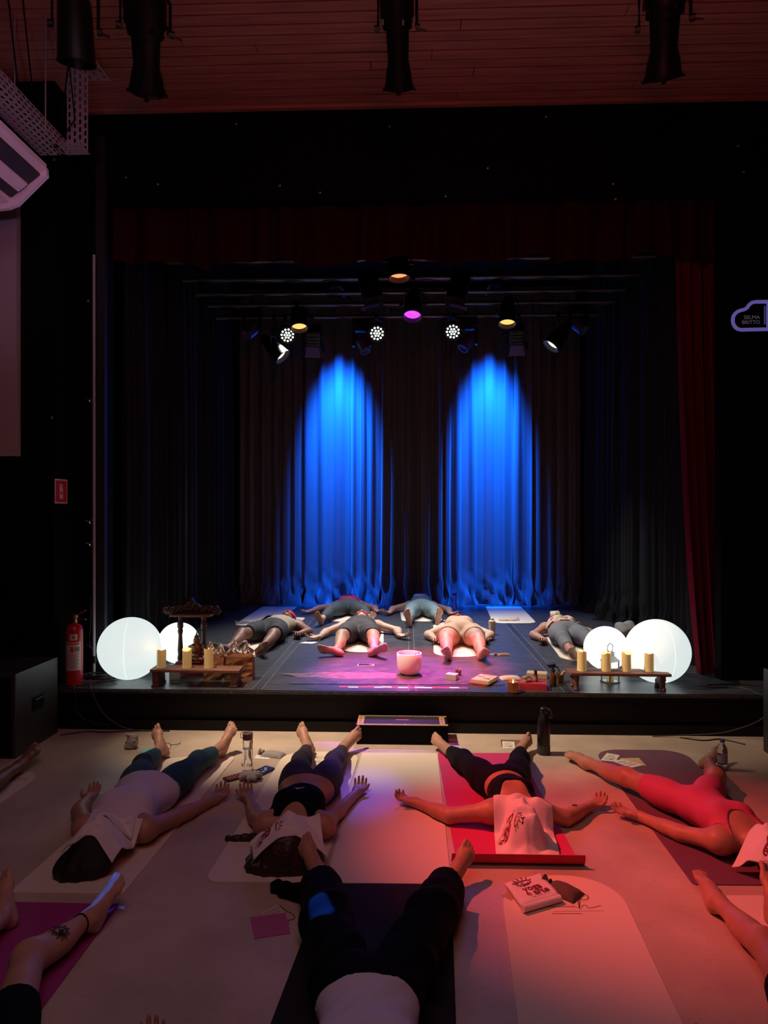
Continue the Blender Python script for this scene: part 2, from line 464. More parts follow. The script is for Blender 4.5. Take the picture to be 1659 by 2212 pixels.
# ---- curtains
def curtain(name, label, cat, P0, P1, z0, z1, m, amp=0.055, wl=0.20, seed=0, puddle=0.0, nz=46, per=14, sway=None, group=None, taper=0.25, hem=None):
    """a hanging cloth from P0 to P1 (x, y); folds point along the normal; puddle spreads the foot"""
    rnd = random.Random(seed)
    P0, P1 = V(*P0, 0), V(*P1, 0)
    L = (P1 - P0).length; t = (P1 - P0) / L; n = V(t.y, -t.x, 0)
    nf = max(2, round(L / wl)); N = nf * per
    ph = [0.0]
    for i in range(nf): ph.append(ph[-1] + rnd.uniform(0.55, 1.5))
    ph = [p / ph[-1] for p in ph]
    A = [rnd.uniform(0.55, 1.25) for _ in range(nf + 1)]
    sk = [rnd.uniform(-0.5, 0.5) for _ in range(nf + 1)]
    wob = [(rnd.uniform(.5, 2.5), rnd.uniform(0, 6.28), rnd.uniform(-1, 1)) for _ in range(nf + 1)]
    pts = []
    for j in range(nz + 1):
        f = (j / nz) ** 0.8; z = z1 + (z0 - z1) * f
        hgt = z - z0
        for i in range(N + 1):
            s = i / N; q = s * nf; k = min(int(q), nf - 1); u = q - k
            w0 = ph[k] + (ph[k + 1] - ph[k]) * u
            a = A[k] * (1 - u) + A[k + 1] * u
            fold = math.sin(2 * math.pi * u) + 0.35 * math.sin(4 * math.pi * u + sk[k] * 4)
            fold = math.copysign(abs(fold) ** 0.8, fold)
            ampz = amp * (taper + (1 - taper) * min(1, f * 1.8))
            d = fold * a * ampz
            b0, b1 = wob[k], wob[k + 1]
            lat = (b0[2] * math.sin(b0[0] * f * 3 + b0[1]) * (1 - u) + b1[2] * math.sin(b1[0] * f * 3 + b1[1]) * u) * 0.022 * f
            zz = z
            if puddle and hgt < 0.55:
                g = 1 - hgt / 0.55
                d += puddle * g ** 2.2 * (0.55 + 0.6 * math.sin(q * 2.1 + seed) * math.sin(q * 0.83 + 2 * seed)) + 0.03 * g * math.sin(q * 5.3 + hgt * 26 + seed)
                lat += 0.035 * g * math.sin(q * 3.7 + hgt * 11)
                zz += 0.02 * g * (1 - g) * math.sin(q * 4.9 + hgt * 31)
            if hem: zz += hem(s) * f
            p = P0 + t * (w0 * L + lat) + n * d + V(0, 0, zz)
            if sway: p += sway(f, s)
            pts.append(p)
    quads = []
    for j in range(nz):
        for i in range(N):
            a = j * (N + 1) + i
            quads.append((a, a + 1, a + N + 2, a + N + 1))
    o = mesh_np(name, [tuple(p) for p in pts], np.zeros((0, 3), np.int32), quads, m)
    return tag(o, label, cat, group)
M_BDROP = mat('backdrop_cloth', (0.06, 0.055, 0.06), 0.5, bump=0.06, bscale=160, sheen=0.2)
M_BCURT = mat('black_curtain_cloth', (0.010, 0.011, 0.013), 0.85, bump=0.06, bscale=160, spec=0.15)
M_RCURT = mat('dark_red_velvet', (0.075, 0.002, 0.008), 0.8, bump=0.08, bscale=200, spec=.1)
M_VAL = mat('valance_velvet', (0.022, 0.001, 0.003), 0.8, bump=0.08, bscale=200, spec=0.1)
bx = [-2.62, -1.62, -0.42, 0.58, 1.62, 2.62]
lab = ['grey backdrop curtain panel in the dark at the far left behind the rig',
       'backdrop curtain panel lit bright blue, left of the two blue pools',
       'dark middle backdrop curtain panel between the two blue pools',
       'backdrop curtain panel lit bright blue, right of the two blue pools',
       'grey backdrop curtain panel in the dark at the far right']
for k in range(5):
    curtain('backdrop_curtain', lab[k], 'curtain', (bx[k], YB + (0.05 if k % 2 else 0)), (bx[k + 1], YB + (0.05 if k % 2 else 0)),
            ZS + 0.003, 5.2, M_BDROP, amp=(0.05, 0.042, 0.10, 0.042, 0.05)[k], wl=(0.16, 0.21, 0.2, 0.21, 0.16)[k], seed=11 + k, puddle=0.17, group='backdrop curtain panels')
for side, X in (('left', -2.66), ('right', 2.66)):
    ys = [6.3, 7.5, 8.75, 10.3]
    nm = ['nearest', 'middle', 'rearmost']
    for k in range(3):
        a, b = (X, ys[k]), (X, ys[k + 1] - 0.08)
        if side == 'right': a, b = b, a
        curtain('side_curtain', f'{nm[k]} black masking curtain along the {side} side of the stage', 'curtain', a, b, ZS + 0.003, 5.3, M_BCURT,
                amp=0.06, wl=0.17, seed=31 + k + (7 if side == 'right' else 0), puddle=0.16 if k == 2 else 0.04, group='black side curtains')
def sw(f, s): return V((0.20 * f ** 2.6) * (1 - s * 0.55) + 0.03 * math.sin(f * 3) * (1 - s), 0, 0)
curtain('house_curtain', 'dark red velvet curtain drawn to the right edge of the stage', 'curtain', (2.34, 6.10), (2.74, 6.10), ZS + .003, 4.6, M_RCURT,
        amp=0.06, wl=0.11, seed=3, sway=sw)
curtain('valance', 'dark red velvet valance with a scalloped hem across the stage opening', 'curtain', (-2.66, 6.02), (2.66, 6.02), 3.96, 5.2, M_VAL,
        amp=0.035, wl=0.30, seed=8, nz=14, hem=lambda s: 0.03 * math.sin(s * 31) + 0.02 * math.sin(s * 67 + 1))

# ---- small hooks scattered over the black proscenium wall
hooks = [(510, 268), (842, 273), (1180, 252), (272, 383), (341, 398), (604, 401), (691, 416), (1054, 363), (963, 424), (1325, 397), (1330, 430), (1594, 315), (1606, 372), (168, 345), (172, 400), (190, 650), (168, 917)]
HOOKL = ['tiny metal hook just under the ceiling edge, right of the second ceiling spotlight', 'tiny metal hook high on the black wall, under the middle ceiling spotlight',
 'tiny metal hook just under the ceiling edge, left of the right ceiling spotlight', 'tiny metal hook above the left half of the valance, leftmost of a pair',
 'tiny metal hook above the left half of the valance, right one of a pair', 'tiny metal hook above the valance, below and right of the second ceiling spotlight',
 'tiny metal hook left of the middle, lowest of those left of the middle spotlight', 'tiny metal hook right of the middle ceiling spotlight, the higher of two',
 'tiny metal hook right of the middle ceiling spotlight, the lower of two', 'upper one of two tiny metal hooks close together below the right ceiling spotlight',
 'lower one of two tiny metal hooks close together below the right ceiling spotlight', 'upper one of two tiny metal hooks above the piano sign',
 'lower one of two tiny metal hooks above the piano sign', 'upper one of two tiny metal hooks on the pier right of the air conditioner',
 'lower one of two tiny metal hooks on the pier right of the air conditioner', 'tiny metal hook halfway up the left pier, level with the lamps',
 'tiny metal hook on the left pier above the fire extinguisher sign']
for i, (u, v) in enumerate(hooks):
    p = WY(u, v, YP - 0.004)
    bm = BM(); lathe(bm, [(0.011, 0), (0.011, 0.003), (0.006, 0.005), (0, 0.005)], 10, Matrix.Translation(p) @ Matrix.Rotation(R(90), 4, 'X'))
    tube(bm, [p + V(0, -0.003, 0), p + V(0, -0.018, 0), p + V(0.004, -0.024, -0.008), p + V(0, -0.018, -0.016)], 0.0028, 6)
    if u < 180: bmesh.ops.transform(bm, matrix=Matrix.Translation((0, YF + 0.026 - (YP - 0.004), 0)), verts=bm.verts)
    tag(obj('wall_hook', bm, M_STEEL, smooth=True), HOOKL[i], 'hook', 'hooks on the black wall')
# larger spring clamps at the left edge of the opening
for i, (v, t) in enumerate(((866, 'uppermost'), (1127, 'second'), (1175, 'third'), (1394, 'lowest'))):
    p = WY(200, v, YP - 0.05)
    r = thing('clamp', f'{t} of the chromed clamps on the post at the left edge of the stage', 'clamp', p, group='clamps on the stage post')
    bm = BM(); tube(bm, [V(0.018 * math.cos(a), -0.02, 0.018 * math.sin(a)) for a in [k * math.pi / 6 for k in range(12)]], 0.005, 6, closed=True)
    obj('ring', bm, M_CHROME, r, smooth=True)
    bm = BM(); box(bm, (-0.045, -0.016, 0.004), (0.055, 0.012, 0.016), bev=0.003)
    obj('jaw', bm, M_DARKMETAL, r)
    bm = BM(); tube(bm, [V(-0.02, -0.02, 0), V(-0.05, -0.024, 0.008), V(-0.07, -0.02, 0.014)], 0.003, 6)
    obj('lever', bm, M_CHROME, r)
# white upright pole standing behind the post
p = W(203, 1470, ZS); p.x += 0.0
r = thing('stand_pole', 'thin pale upright pole at the left edge of the stage opening', 'pole', (WY(203, 1470, 5.70).x, 5.70, ZS))
bm = BM(); lathe(bm, [(0.012, 0.02), (0.012, 3.6)], 12); obj('tube', bm, mat('pale_pole', (.30, .31, .32), .4), r, smooth=True)
bm = BM(); lathe(bm, [(0.055, 0), (0.055, 0.012), (0.02, 0.03), (0.0, 0.03)], 16); obj('foot_plate', bm, M_DARKMETAL, r, smooth=True)
bm = BM(); lathe(bm, [(0.02, 0.14), (0.02, 0.20)], 12); obj('collar', bm, M_DARKMETAL, r, smooth=True)
# ------------------------------------------------------------------ lighting rig
def bar(i, Y, z, lab):
    r = thing('lighting_bar', lab, 'bar', (0, Y, z), group='lighting bars over the stage')
    bm = BM(); tube(bm, [V(-2.52, 0, 0), V(2.52, 0, 0)], 0.024, 10); obj('pipe', bm, M_PIPE, r, smooth=True)
    for x in (-2.2, -0.75, 0.75, 2.2):
        bm = BM(); tube(bm, [V(x, 0, 0.02), V(x, 0, 5.4 - z)], 0.004, 5); obj('suspension_cable', bm, M_DARKMETAL, r)
    bm = BM()
    pts = [V(-2.5 + 5.0 * k / 60, 0.026 * math.cos(k * 1.1), -0.024 - 0.012 * abs(math.sin(k * 0.7 + i))) for k in range(61)]
    tube(bm, pts, 0.006, 5); obj('cable_run', bm, M_DARKMETAL, r, smooth=True)
    return r
BARS = [(6.60, 4.36), (7.05, 4.36), (7.55, 4.34), (8.05, 4.34), (8.5, 4.34), (8.9, 4.30)]
names = ['nearest', 'second', 'third', 'fourth', 'fifth', 'rearmost']
for i, (Y, z) in enumerate(BARS): bar(i, Y, z, f'{names[i]} of the grey pipes carrying the lamps over the stage')

def glow(name, c, s):
    return mat(name, (0.02, 0.02, 0.02), 0.3, emit=c, es=s)
def frame_from(aim):
    a = Vector(aim).normalized()
    s = a.cross(V(0, 0, 1)); s = V(1, 0, 0) if s.length < 1e-3 else s.normalized()
    return s, a.cross(s), a     # right, up-ish, forward
def yoke(r, top, c, s, w):
    """clamp at the bar, hanging arm and fork down to the can"""
    bm = BM()
    tube(bm, [c + s * w, c + s * w + V(0, 0, 0.11), c + V(0, 0, 0.16), c - s * w + V(0, 0, 0.11), c - s * w], 0.008, 6)
    yk = obj('yoke', bm, M_DARKMETAL, r, smooth=True)
    bm = BM()
    if top.z - c.z > 0.17: tube(bm, [c + V(0, 0, 0.16), top], 0.010, 6)
    box(bm, tuple(top), (0.05, 0.07, 0.07), bev=0.01)
    obj('clamp', bm, M_DARKMETAL, r, smooth=True)
    for q in (1, -1):
        bm = BM(); tube(bm, [c + s * w * q * 0.9, c + s * w * q * 1.25], 0.018, 8)
        obj('tilt_knob', bm, M_DARKMETAL, yk, smooth=True)
def lamp(i, L):
    pos, aim = V(*L['pos']), V(*L['aim'])
    s, u, f = frame_from((V(*L['face']) if 'face' in L else aim) - pos)
    base = pos
    r = thing('stage_lamp', L['label'], 'lamp', base, group='lamps hanging over the stage')
    M = basis(s, u, f, (0, 0, 0))
    led = L['kind'] == 'led'
    R0 = 0.105
    bm = BM()
    if led: prof = [(0.03, -0.20), (0.09, -0.19), (0.105, -0.15), (0.11, -0.02), (0.115, 0.0), (0.10, 0.0), (0.098, -0.02), (0, -0.02)]
    else: prof = [(0.0, -0.34), (0.045, -0.34), (0.06, -0.30), (0.085, -0.22), (0.10, -0.16), (0.108, 0.03), (0.114, 0.03), (0.114, 0.045), (0.102, 0.045), (0.100, -0.02), (0, -0.02)]
    lathe(bm, prof, 28, M, cap=False)
    obj('housing', bm, M_DARKMETAL, r, smooth=True)
    bm = BM()
    if led:
        for ring, n in ((0.0, 1), (0.036, 6), (0.075, 11)):
            for k in range(n):
                a = 2 * math.pi * k / n
                lathe(bm, [(0.0135, -0.016), (0.010, -0.009), (0, -0.006)], 10, M @ Matrix.Translation((ring * math.cos(a), ring * math.sin(a), 0)))
        obj('led_lens', bm, glow('led_glow_%d' % i, L['lens'], L['glow']), r, smooth=True, label='ring of bright white LED lenses')
    else:
        lathe(bm, [(0.099, -0.012), (0.07, 0.004), (0.03, 0.012), (0, 0.014)], 28, M)
        obj('lens', bm, glow('lens_glow_%d' % i, L['lens'], L['glow']), r, smooth=True, label='glowing lens')
    by = min(BARS, key=lambda b: abs(b[0] - pos.y))
    c = -f * 0.13
    yoke(r, V(c.x, by[0] - pos.y, by[1] - pos.z), c, s, 0.125)
    spot_light('lamp_light', tuple(pos + f * 0.05), L['aim'], L['col'], L['power'], L['cone'], L['blend'], 0.05)
for i, L in enumerate(LAMPS): lamp(i, L)

def fresnel(label, pos, aim, light=None, wide=1.0):
    pos, aim = V(*pos), V(*aim)
    s, u, f = frame_from(aim - pos)
    r = thing('fresnel_lamp', label, 'lamp', pos, group='unlit lamps with barn doors by the backdrop')
    M = basis(s, u, f, (0, 0, 0)).to_3x3()
    bm = BM(); box(bm, tuple(f * -0.12), (0.19, 0.19, 0.22), M, bev=0.02)
    for k in range(4): box(bm, tuple(f * (-0.2 + 0.05 * k) + u * 0.1), (0.15, 0.012, 0.02), M)
    obj('housing', bm, M_DARKMETAL, r)
    bm = BM(); lathe(bm, [(0.075, -0.01), (0.04, 0.008), (0, 0.012)], 20, basis(s, u, f, (0, 0, 0)))
    obj('lens', bm, mat('dark_lens', (.02, .02, .03), .1), r, smooth=True)
    for (d, e) in ((s, u), (-s, u), (u, s), (-u, s)):
        bm = BM()
        q = [d * 0.09 - e * 0.08, d * 0.09 + e * 0.08, d * 0.15 + e * 0.11 + f * 0.12, d * 0.15 - e * 0.11 + f * 0.12]
        lo = [bm.verts.new(x) for x in q]; hi = [bm.verts.new(x + d * 0.003) for x in q]
        bm.faces.new(lo); bm.faces.new(hi[::-1])
        for k in range(4): bm.faces.new((lo[k], lo[(k + 1) % 4], hi[(k + 1) % 4], hi[k]))
        obj('barn_door', bm, mat('barn_door_blue_lit', (.09, .11, .30), .35, metal=.6), r)  # blue light on the doors is put into their colour
    by = min(BARS + [(9.90, 5.12)], key=lambda b: abs(b[0] - pos.y))
    c = -f * 0.12
    yoke(r, V(c.x, by[0] - pos.y, by[1] - pos.z), c, s, 0.12)
def moving_head(label, pos, lean):
    r = thing('moving_head', label, 'lamp', pos, group='moving head lamps')
    bm = BM(); box(bm, (0, 0, 0.30), (0.26, 0.18, 0.10), bev=0.015); obj('base', bm, M_DARKMETAL, r)
    bm = BM()
    for q in (-1, 1): box(bm, (q * 0.11, 0, 0.14), (0.035, 0.10, 0.24), bev=0.012)
    box(bm, (0, 0, 0.235), (0.2, 0.1, 0.04), bev=0.01); obj('arm', bm, M_DARKMETAL, r)
    s, u, f = frame_from(lean)
    bm = BM(); lathe(bm, [(0, -0.13), (0.05, -0.13), (0.075, -0.09), (0.078, 0.02), (0.07, 0.10), (0.075, 0.13), (0.055, 0.13), (0.05, 0.10), (0, 0.10)], 20, basis(s, u, f, (0, 0, 0.06)))
    obj('head', bm, mat('moving_head_blue_lit', (.12, .14, .30), .3, metal=.6), r, smooth=True)  # bluish shell colour stands in for blue light falling on it
    bm = BM(); tube(bm, [V(0, 0, 0.34), V(0, 0, 0.50)], 0.012, 6); obj('clamp', bm, M_DARKMETAL, r)
    by = (8.9, 4.30)
# the fifth lamp group on a bar of its own close to the cloth
bar(7, 9.90, 5.12, 'pipe closest to the backdrop carrying the blue wash lamps')
for (p, a), lb in zip(BLUE, ('blue wash lamp over the left blue pool on the backdrop', 'blue wash lamp over the right blue pool on the backdrop')):
    fresnel(lb, p, a)
    A = Vector(a); P = Vector(p)
    spot_light('blue_wash_light', tuple(P + (A - P).normalized() * 0.15), a, (0.003, 0.12, 1.0), 15000, 37, 1.0, 0.14)
fresnel('barn door lamp catching blue light, left of the left blue pool', tuple(WY(676, 742, 9.1)), (-1.4, 10.2, 3.0))
fresnel('barn door lamp catching blue light, right of the right blue pool', tuple(WY(1116, 738, 9.1)), (1.6, 10.2, 3.0))
moving_head('moving head lamp between the left blue pool and the middle LED light', tuple(WY(782, 752, 8.95)), (0.35, -0.25, -0.8))
moving_head('moving head lamp beside the rightmost LED light', tuple(WY(1010, 748, 8.95)), (-0.45, -0.3, -0.7))
moving_head('moving head lamp hanging at the left end of the rig', tuple(WY(545, 722, 8.9)), (-0.4, -0.4, -0.6))
moving_head('moving head lamp hanging at the right end of the rig', tuple(WY(1248, 712, 8.9)), (0.4, -0.4, -0.6))
# two dark hanging loudspeaker panels between the bars
for q, lb, u0 in ((-1, 'left', 800), (1, 'right', 990)):
    p = WY(u0, 625, 7.3)
    r = thing('hanging_speaker', f'dark hanging loudspeaker {lb} of the purple par can', 'speaker', p, group='hanging loudspeakers in the rig')
    bm = BM(); box(bm, (0, 0, 0), (0.20, 0.22, 0.36), Matrix.Rotation(R(-18), 3, 'X') @ Matrix.Rotation(R(14 * q), 3, 'Y'), bev=0.012); obj('cabinet', bm, M_BLACK, r)
    bm = BM(); box(bm, (0.0, -0.02, -0.19), (0.2, 0.12, 0.015), Matrix.Rotation(R(14 * q), 3, 'Y')); obj('bracket', bm, mat('blue_lit_metal', (.03, .03, .045), .3), r)  # bluish tint stands in for blue light on the bottom edge
    bm = BM(); tube(bm, [V(-.08, 0, .15), V(-.08, 0, 5.4 - p.z)], .004, 5); tube(bm, [V(.08, 0, .15), V(.08, 0, 5.4 - p.z)], .004, 5); obj('suspension_cable', bm, M_DARKMETAL, r)

# ---- front-of-house spotlights under the timber ceiling
def profile_spot(label, u, v_lens, v_rear, wide=False, lit=False, zl=4.62, k=1.35):
    A = W(u, v_lens, zl)                       # lens end, towards the stage
    B = W(u + (6 if u > 880 else -6), v_rear, zl + 0.36)
    d = (A - B); Ln = d.length
    s, q, f = frame_from(d)
    r = thing('ceiling_spotlight', label, 'spotlight', A, group='black spotlights under the timber ceiling')
    M = basis(s, q, f, (0, 0, 0))
    bm = BM()
    if wide: prof = [(0, -0.38), (0.08, -0.38), (0.10, -0.34), (0.115, -0.02), (0.12, 0.0), (0.105, 0.0), (0.10, -0.05), (0, -0.05)]
    else: prof = [(0, -Ln), (0.09 * k, -Ln), (0.098 * k, -Ln + .04), (0.098 * k, -0.40), (0.085 * k, -0.39), (0.085 * k, -0.34), (0.068 * k, -0.33), (0.062 * k, -0.16), (0.078 * k, -0.08), (0.085 * k, 0.0), (0.075 * k, 0.0), (0.068 * k, -0.06), (0, -0.06)]
    lathe(bm, prof, 24, M, cap=False); obj('barrel', bm, M_DARKMETAL, r, smooth=True)
    bm = BM(); lathe(bm, [(0.07, -0.045), (0.03, -0.03), (0, -0.028)], 20, M); obj('lens', bm, mat('dark_lens', (.02, .02, .03), .1), r, smooth=True)
    if not wide:
        for a in (0.3, 1.2, 2.4, 3.6):
            bm = BM(); c = f * -0.40 + (s * math.cos(a) + q * math.sin(a)) * 0.105 * k
            box(bm, tuple(c), (0.012, 0.06, 0.03), M.to_3x3()); obj('shutter_handle', bm, M_CHROME if lit else M_DARKMETAL, r)
        bm = BM(); box(bm, (0, 0, -0.008), (0.2 * k, 0.03, 0.012), M.to_3x3()); box(bm, (0, 0, -0.008), (0.03, 0.2 * k, 0.012), M.to_3x3()); 
        lathe(bm, [(.07 * k, -.02), (.088 * k, -.02), (.088 * k, 0), (.07 * k, 0)], 20, M, cap=False)
        obj('gel_frame', bm, M_DARKMETAL, r)
        if lit:
            for a in (-0.075, 0.075):
                bm = BM(); box(bm, tuple(s * a - q * 0.075 + f * 0.012), (0.02, 0.02, 0.02), M.to_3x3(), bev=.004); obj('frame_clip', bm, M_CHROME, r)
            bm = BM(); box(bm, tuple(f * -0.24 - q * 0.073 + s * 0.022), (0.02, 0.003, 0.085), M.to_3x3()); obj('rating_label', bm, mat('grey_label', (.3, .3, .3), .5), r)
    bm = BM(); c = f * (-0.2 if wide else -Ln * 0.62); w = 0.135 if wide else 0.112 * k
    tube(bm, [c + s * w, c + s * w + V(0, 0, 0.2), c + s * w * .6 + V(0, 0, 0.27), c - s * w * .6 + V(0, 0, 0.27), c - s * w + V(0, 0, 0.2), c - s * w], 0.011, 6)
    yk = obj('yoke', bm, M_DARKMETAL, r, smooth=True)
    bm = BM(); tube(bm, [c + V(0, 0, .27), V(c.x, c.y, ZC - A.z)], 0.016, 8); obj('drop_arm', bm, M_DARKMETAL, r)
    for k_ in (1, -1):
        bm = BM(); tube(bm, [c + s * w * k_ * .95, c + s * w * k_ * 1.18], 0.022, 8)
        obj('tilt_knob', bm, M_DARKMETAL, yk, smooth=True)
    bm = BM(); tube(bm, [c + s * w, c + s * w * 1.5 + f * .02], 0.006, 6); obj('lock_lever', bm, M_DARKMETAL, yk, smooth=True)
profile_spot('short wide black par spotlight at the far left under the ceiling', 166, 138, -10, wide=True)
profile_spot('long black profile spotlight, second from the left under the ceiling', 318, 198, -25)
profile_spot('black profile spotlight with bright metal glints at the middle of the ceiling', 862, 190, -25, lit=True, k=1.1)
profile_spot('black profile spotlight at the right under the ceiling', 1432, 168, -25)
fp = V(*RED_FOH['pos'])
# the red wash comes from a lamp outside the frame at the left, the violet pool from the rear of the rig
spot_light('red_front_light', RED_FOH['pos'], RED_FOH['aim'], RED_FOH['col'], RED_FOH['power'], RED_FOH['cone'], RED_FOH['blend'], 0.05)
wl = spot_light('hall_wash_light', WASH['pos'], WASH['aim'], WASH['col'], WASH['power'], WASH['cone'], WASH['blend'], 0.05)
wl.scale = (1.0, WASH['wide'], 1.0)
spot_light('violet_light', VIOLET['pos'], VIOLET['aim'], VIOLET['col'], VIOLET['power'], VIOLET['cone'], VIOLET['blend'], 0.05)

# ---- air conditioner and cable tray at the top left
ac = thing('air_conditioner', 'long pale air conditioner hanging at the top left under the cable tray', 'air conditioner', (XL - .06, 3.2, 4.02))
M_AC = mat('ac_plastic', (0.78, 0.68, 0.80), 0.45)
M_ACD = mat('ac_slot', (0.03, 0.025, 0.03), 0.6)
def along_y(bm, prof, y0, y1):
    prism(bm, prof, 0, y1 - y0, Matrix(((1, 0, 0, 0), (0, 0, 1, y0), (0, 1, 0, 0), (0, 0, 0, 1))))
bm = BM(); along_y(bm, [(0.0, 0.0), (0.0, 0.30), (0.72, 0.30), (0.82, 0.27), (0.82, 0.235), (0.775, 0.21), (0.70, 0.17), (0.56, 0.07), (0.545, 0.0), (0.30, -0.05)], 0, 1.70)
obj('casing', bm, M_AC, ac)
bm = BM(); along_y(bm, [(0.0, -0.005), (0.30, -0.068), (0.53, -0.045), (0.60, -0.02), (0.82, 0.19), (0.815, 0.25), (0.73, 0.312), (0, 0.312)], 1.70, 1.735)
obj('end_cap', bm, M_AC, ac)
bm = BM(); along_y(bm, [(0.55, 0.03), (0.565, 0.03), (0.775, 0.187), (0.775, 0.20), (0.70, 0.16), (0.56, 0.06)], 0.02, 1.69); obj('outlet_slot', bm, M_ACD, ac)
for k, (x, z) in enumerate(((0.668, 0.088),)):
    bm = BM(); along_y(bm, [(x - .035, z - .035), (x + .035, z + .018), (x + .030, z + .030), (x - .04, z - .022)], 0.04, 1.66)
    obj('louvre_vane', bm, M_AC, ac)
for y in (0.3, 1.4):
    bm = BM(); tube(bm, [V(0.35, y, .3), V(0.35, y, ZC - 4.0)], .008, 6); obj('hanger_rod', bm, M_STEEL, ac)

def perforated(bm, L, wd, nl, nw, M, th=0.002):
    """slotted sheet: strips around real slots"""
    cl, cw = L / nl, wd / nw
    def q(x0, x1, y0, y1):
        vs = [bm.verts.new(M @ Vector(p)) for p in ((x0, y0, 0), (x1, y0, 0), (x1, y1, 0), (x0, y1, 0), (x0, y0, th), (x1, y0, th), (x1, y1, th), (x0, y1, th))]
        for f in ((0, 3, 2, 1), (4, 5, 6, 7), (0, 1, 5, 4), (1, 2, 6, 5), (2, 3, 7, 6), (3, 0, 4, 7)): bm.faces.new([vs[i] for i in f])
    for j in range(nw + 1): q(0, L, max(0, j * cw - cw * .3), min(wd, j * cw + cw * .3))
    for j in range(nw):
        off = 0.5 * cl * (j % 2)
        x = -off
        while x < L:
            a, b = x + cl * .62, x + cl * 1.0
            if b > 0 and a < L: q(max(a, 0), min(b, L), j * cw + cw * .3, (j + 1) * cw - cw * .3)
            x += cl
tray = thing('cable_tray', 'slotted steel cable tray running above the air conditioner to the ceiling', 'cable tray', (-2.95, 3.4, 4.42))
M_TRAY = mat('tray_steel', (0.42, 0.38, 0.42), 0.45, metal=0.5)
Ly = 1.62
bm = BM(); perforated(bm, Ly, 0.2, 30, 5, basis((0, 1, 0), (1, 0, 0), (0, 0, 1), (0.2, 0, 0))); obj('tray_floor', bm, M_TRAY, tray)
for x in (0.2, 0.4):
    bm = BM(); perforated(bm, Ly, 0.10, 30, 3, basis((0, 1, 0), (0, 0, 1), (1, 0, 0), (x, 0, 0))); obj('tray_side', bm, M_TRAY, tray)
bm = BM(); perforated(bm, 0.80, 0.16, 14, 4, basis((0, 0, 1), (1, 0, 0), (0, 1, 0), (0.40, Ly, 0.0))); obj('riser_back', bm, M_TRAY, tray)
bm = BM(); perforated(bm, 0.22, 0.16, 5, 4, basis((1, 0, 0), (0, 1, 0), (0, 0, 1), (0.36, Ly - 0.16, 0.0))); obj('corner_floor', bm, M_TRAY, tray)
bm = BM(); perforated(bm, 0.30, 0.18, 4, 3, basis((0, 1, 0), (1, 0, 0), (0, 0, 1), (0.42, Ly, 0.74))); obj('upper_tray', bm, M_TRAY, tray)
for k in range(2):
    bm = BM(); x = 0.25 + .1 * k
    tube(bm, [V(x, Ly - .5, .8), V(x - .02, Ly - .35, .3), V(x + .04, Ly - .1, .05), V(x + .12, Ly - .02, .25), V(.42, Ly - .01, .7)], .006, 6); obj('loose_cable', bm, M_DARKMETAL, tray, smooth=True)
for y in (0.5, 1.3):
    for x in (.19, .41):
        bm = BM(); tube(bm, [V(x, y, 0), V(x, y, ZC - 4.42)], .006, 6); obj('hanger_rod', bm, M_STEEL, tray)
# ------------------------------------------------------------------ things on and around the stage
M_CREAM = mat('cream_mat_rubber', (0.70, 0.62, 0.52), 0.7, bump=0.04, bscale=300)
M_PAPER = mat('white_paper', (0.75, 0.72, 0.68), 0.7)
M_INK = mat('grey_print', (0.22, 0.19, 0.18), 0.7)
M_GOLDINK = mat('brown_print', (0.30, 0.17, 0.10), 0.6)
M_RED = mat('red_cloth', (0.40, 0.022, 0.035), 0.8, bump=0.3, bscale=90)
M_BEIGECLOTH = mat('beige_cloth', (0.62, 0.50, 0.38), 0.85, bump=0.3, bscale=90)
M_GREYCLOTH = mat('grey_cloth', (0.30, 0.29, 0.28), 0.85, bump=0.35, bscale=80)
M_BROWNCLOTH = mat('dark_brown_cloth', (0.12, 0.085, 0.07), 0.85, bump=0.5, bscale=80)
M_WHITECLOTH = mat('white_terry', (0.78, 0.74, 0.76), 0.9, bump=0.35, bscale=420, sheen=0.2)

def mat_outline(rf, rn, w, l, seg=8):
    """unit outline (0..1, 0..1), far corners rounded by rf metres, near ones by rn"""
    out = []
    for cx, cy, a0, r in ((1, 1, 0, rf), (0, 1, 90, rf), (0, 0, 180, rn), (1, 0, 270, rn)):
        rx, ry = min(.5, r / w), min(.5, r / l)
        for i in range(seg + 1):
            a = R(a0 + 90 * i / seg)
            ox = cx + (-rx if cx else rx) + rx * math.cos(a); oy = cy + (-ry if cy else ry) + ry * math.sin(a)
            out.append((ox, oy))
    return out
def yoga_mat(label, FL, FR, NR, NL, m, rf=0.10, rn=0.08, z=0.0, th=0.005, group='yoga mats on the hall floor', name='yoga_mat'):
    c = (FL + FR + NR + NL) / 4; c.z = z
    r = thing(name, label, 'mat', c, group=group)
    w = ((FR - FL).length + (NR - NL).length) / 2; l = ((FL - NL).length + (FR - NR).length) / 2
    def P(s, t): return (NL * (1 - s) + NR * s) * (1 - t) + (FL * (1 - s) + FR * s) * t
    bm = BM()
    prism(bm, [tuple((P(s, t) - c).to_2d()) for s, t in mat_outline(rf, rn, w, l)], 0.0003, th)
    o = obj('mat_sheet', bm, m, r)
    # frame for prints: x across, y towards the far end, origin at the near left
    X = (FR - FL).normalized(); Yv = ((FL + FR) / 2 - (NL + NR) / 2).normalized()
    def M(s, t): return basis(X, X.cross(V(0, 0, 1)) * -1, V(0, 0, 1), P(s, t) - c + V(0, 0, th + .0002))
    return r, M
def print_text(s, size, m, parent, M, name='printed_text'):
    bm = text_bm(s, size); bmesh.ops.transform(bm, matrix=M, verts=bm.verts)
    return obj(name, bm, m, parent)
S = lambda u, v: W(u, v, ZS)
gm = 'yoga mats on the stage'
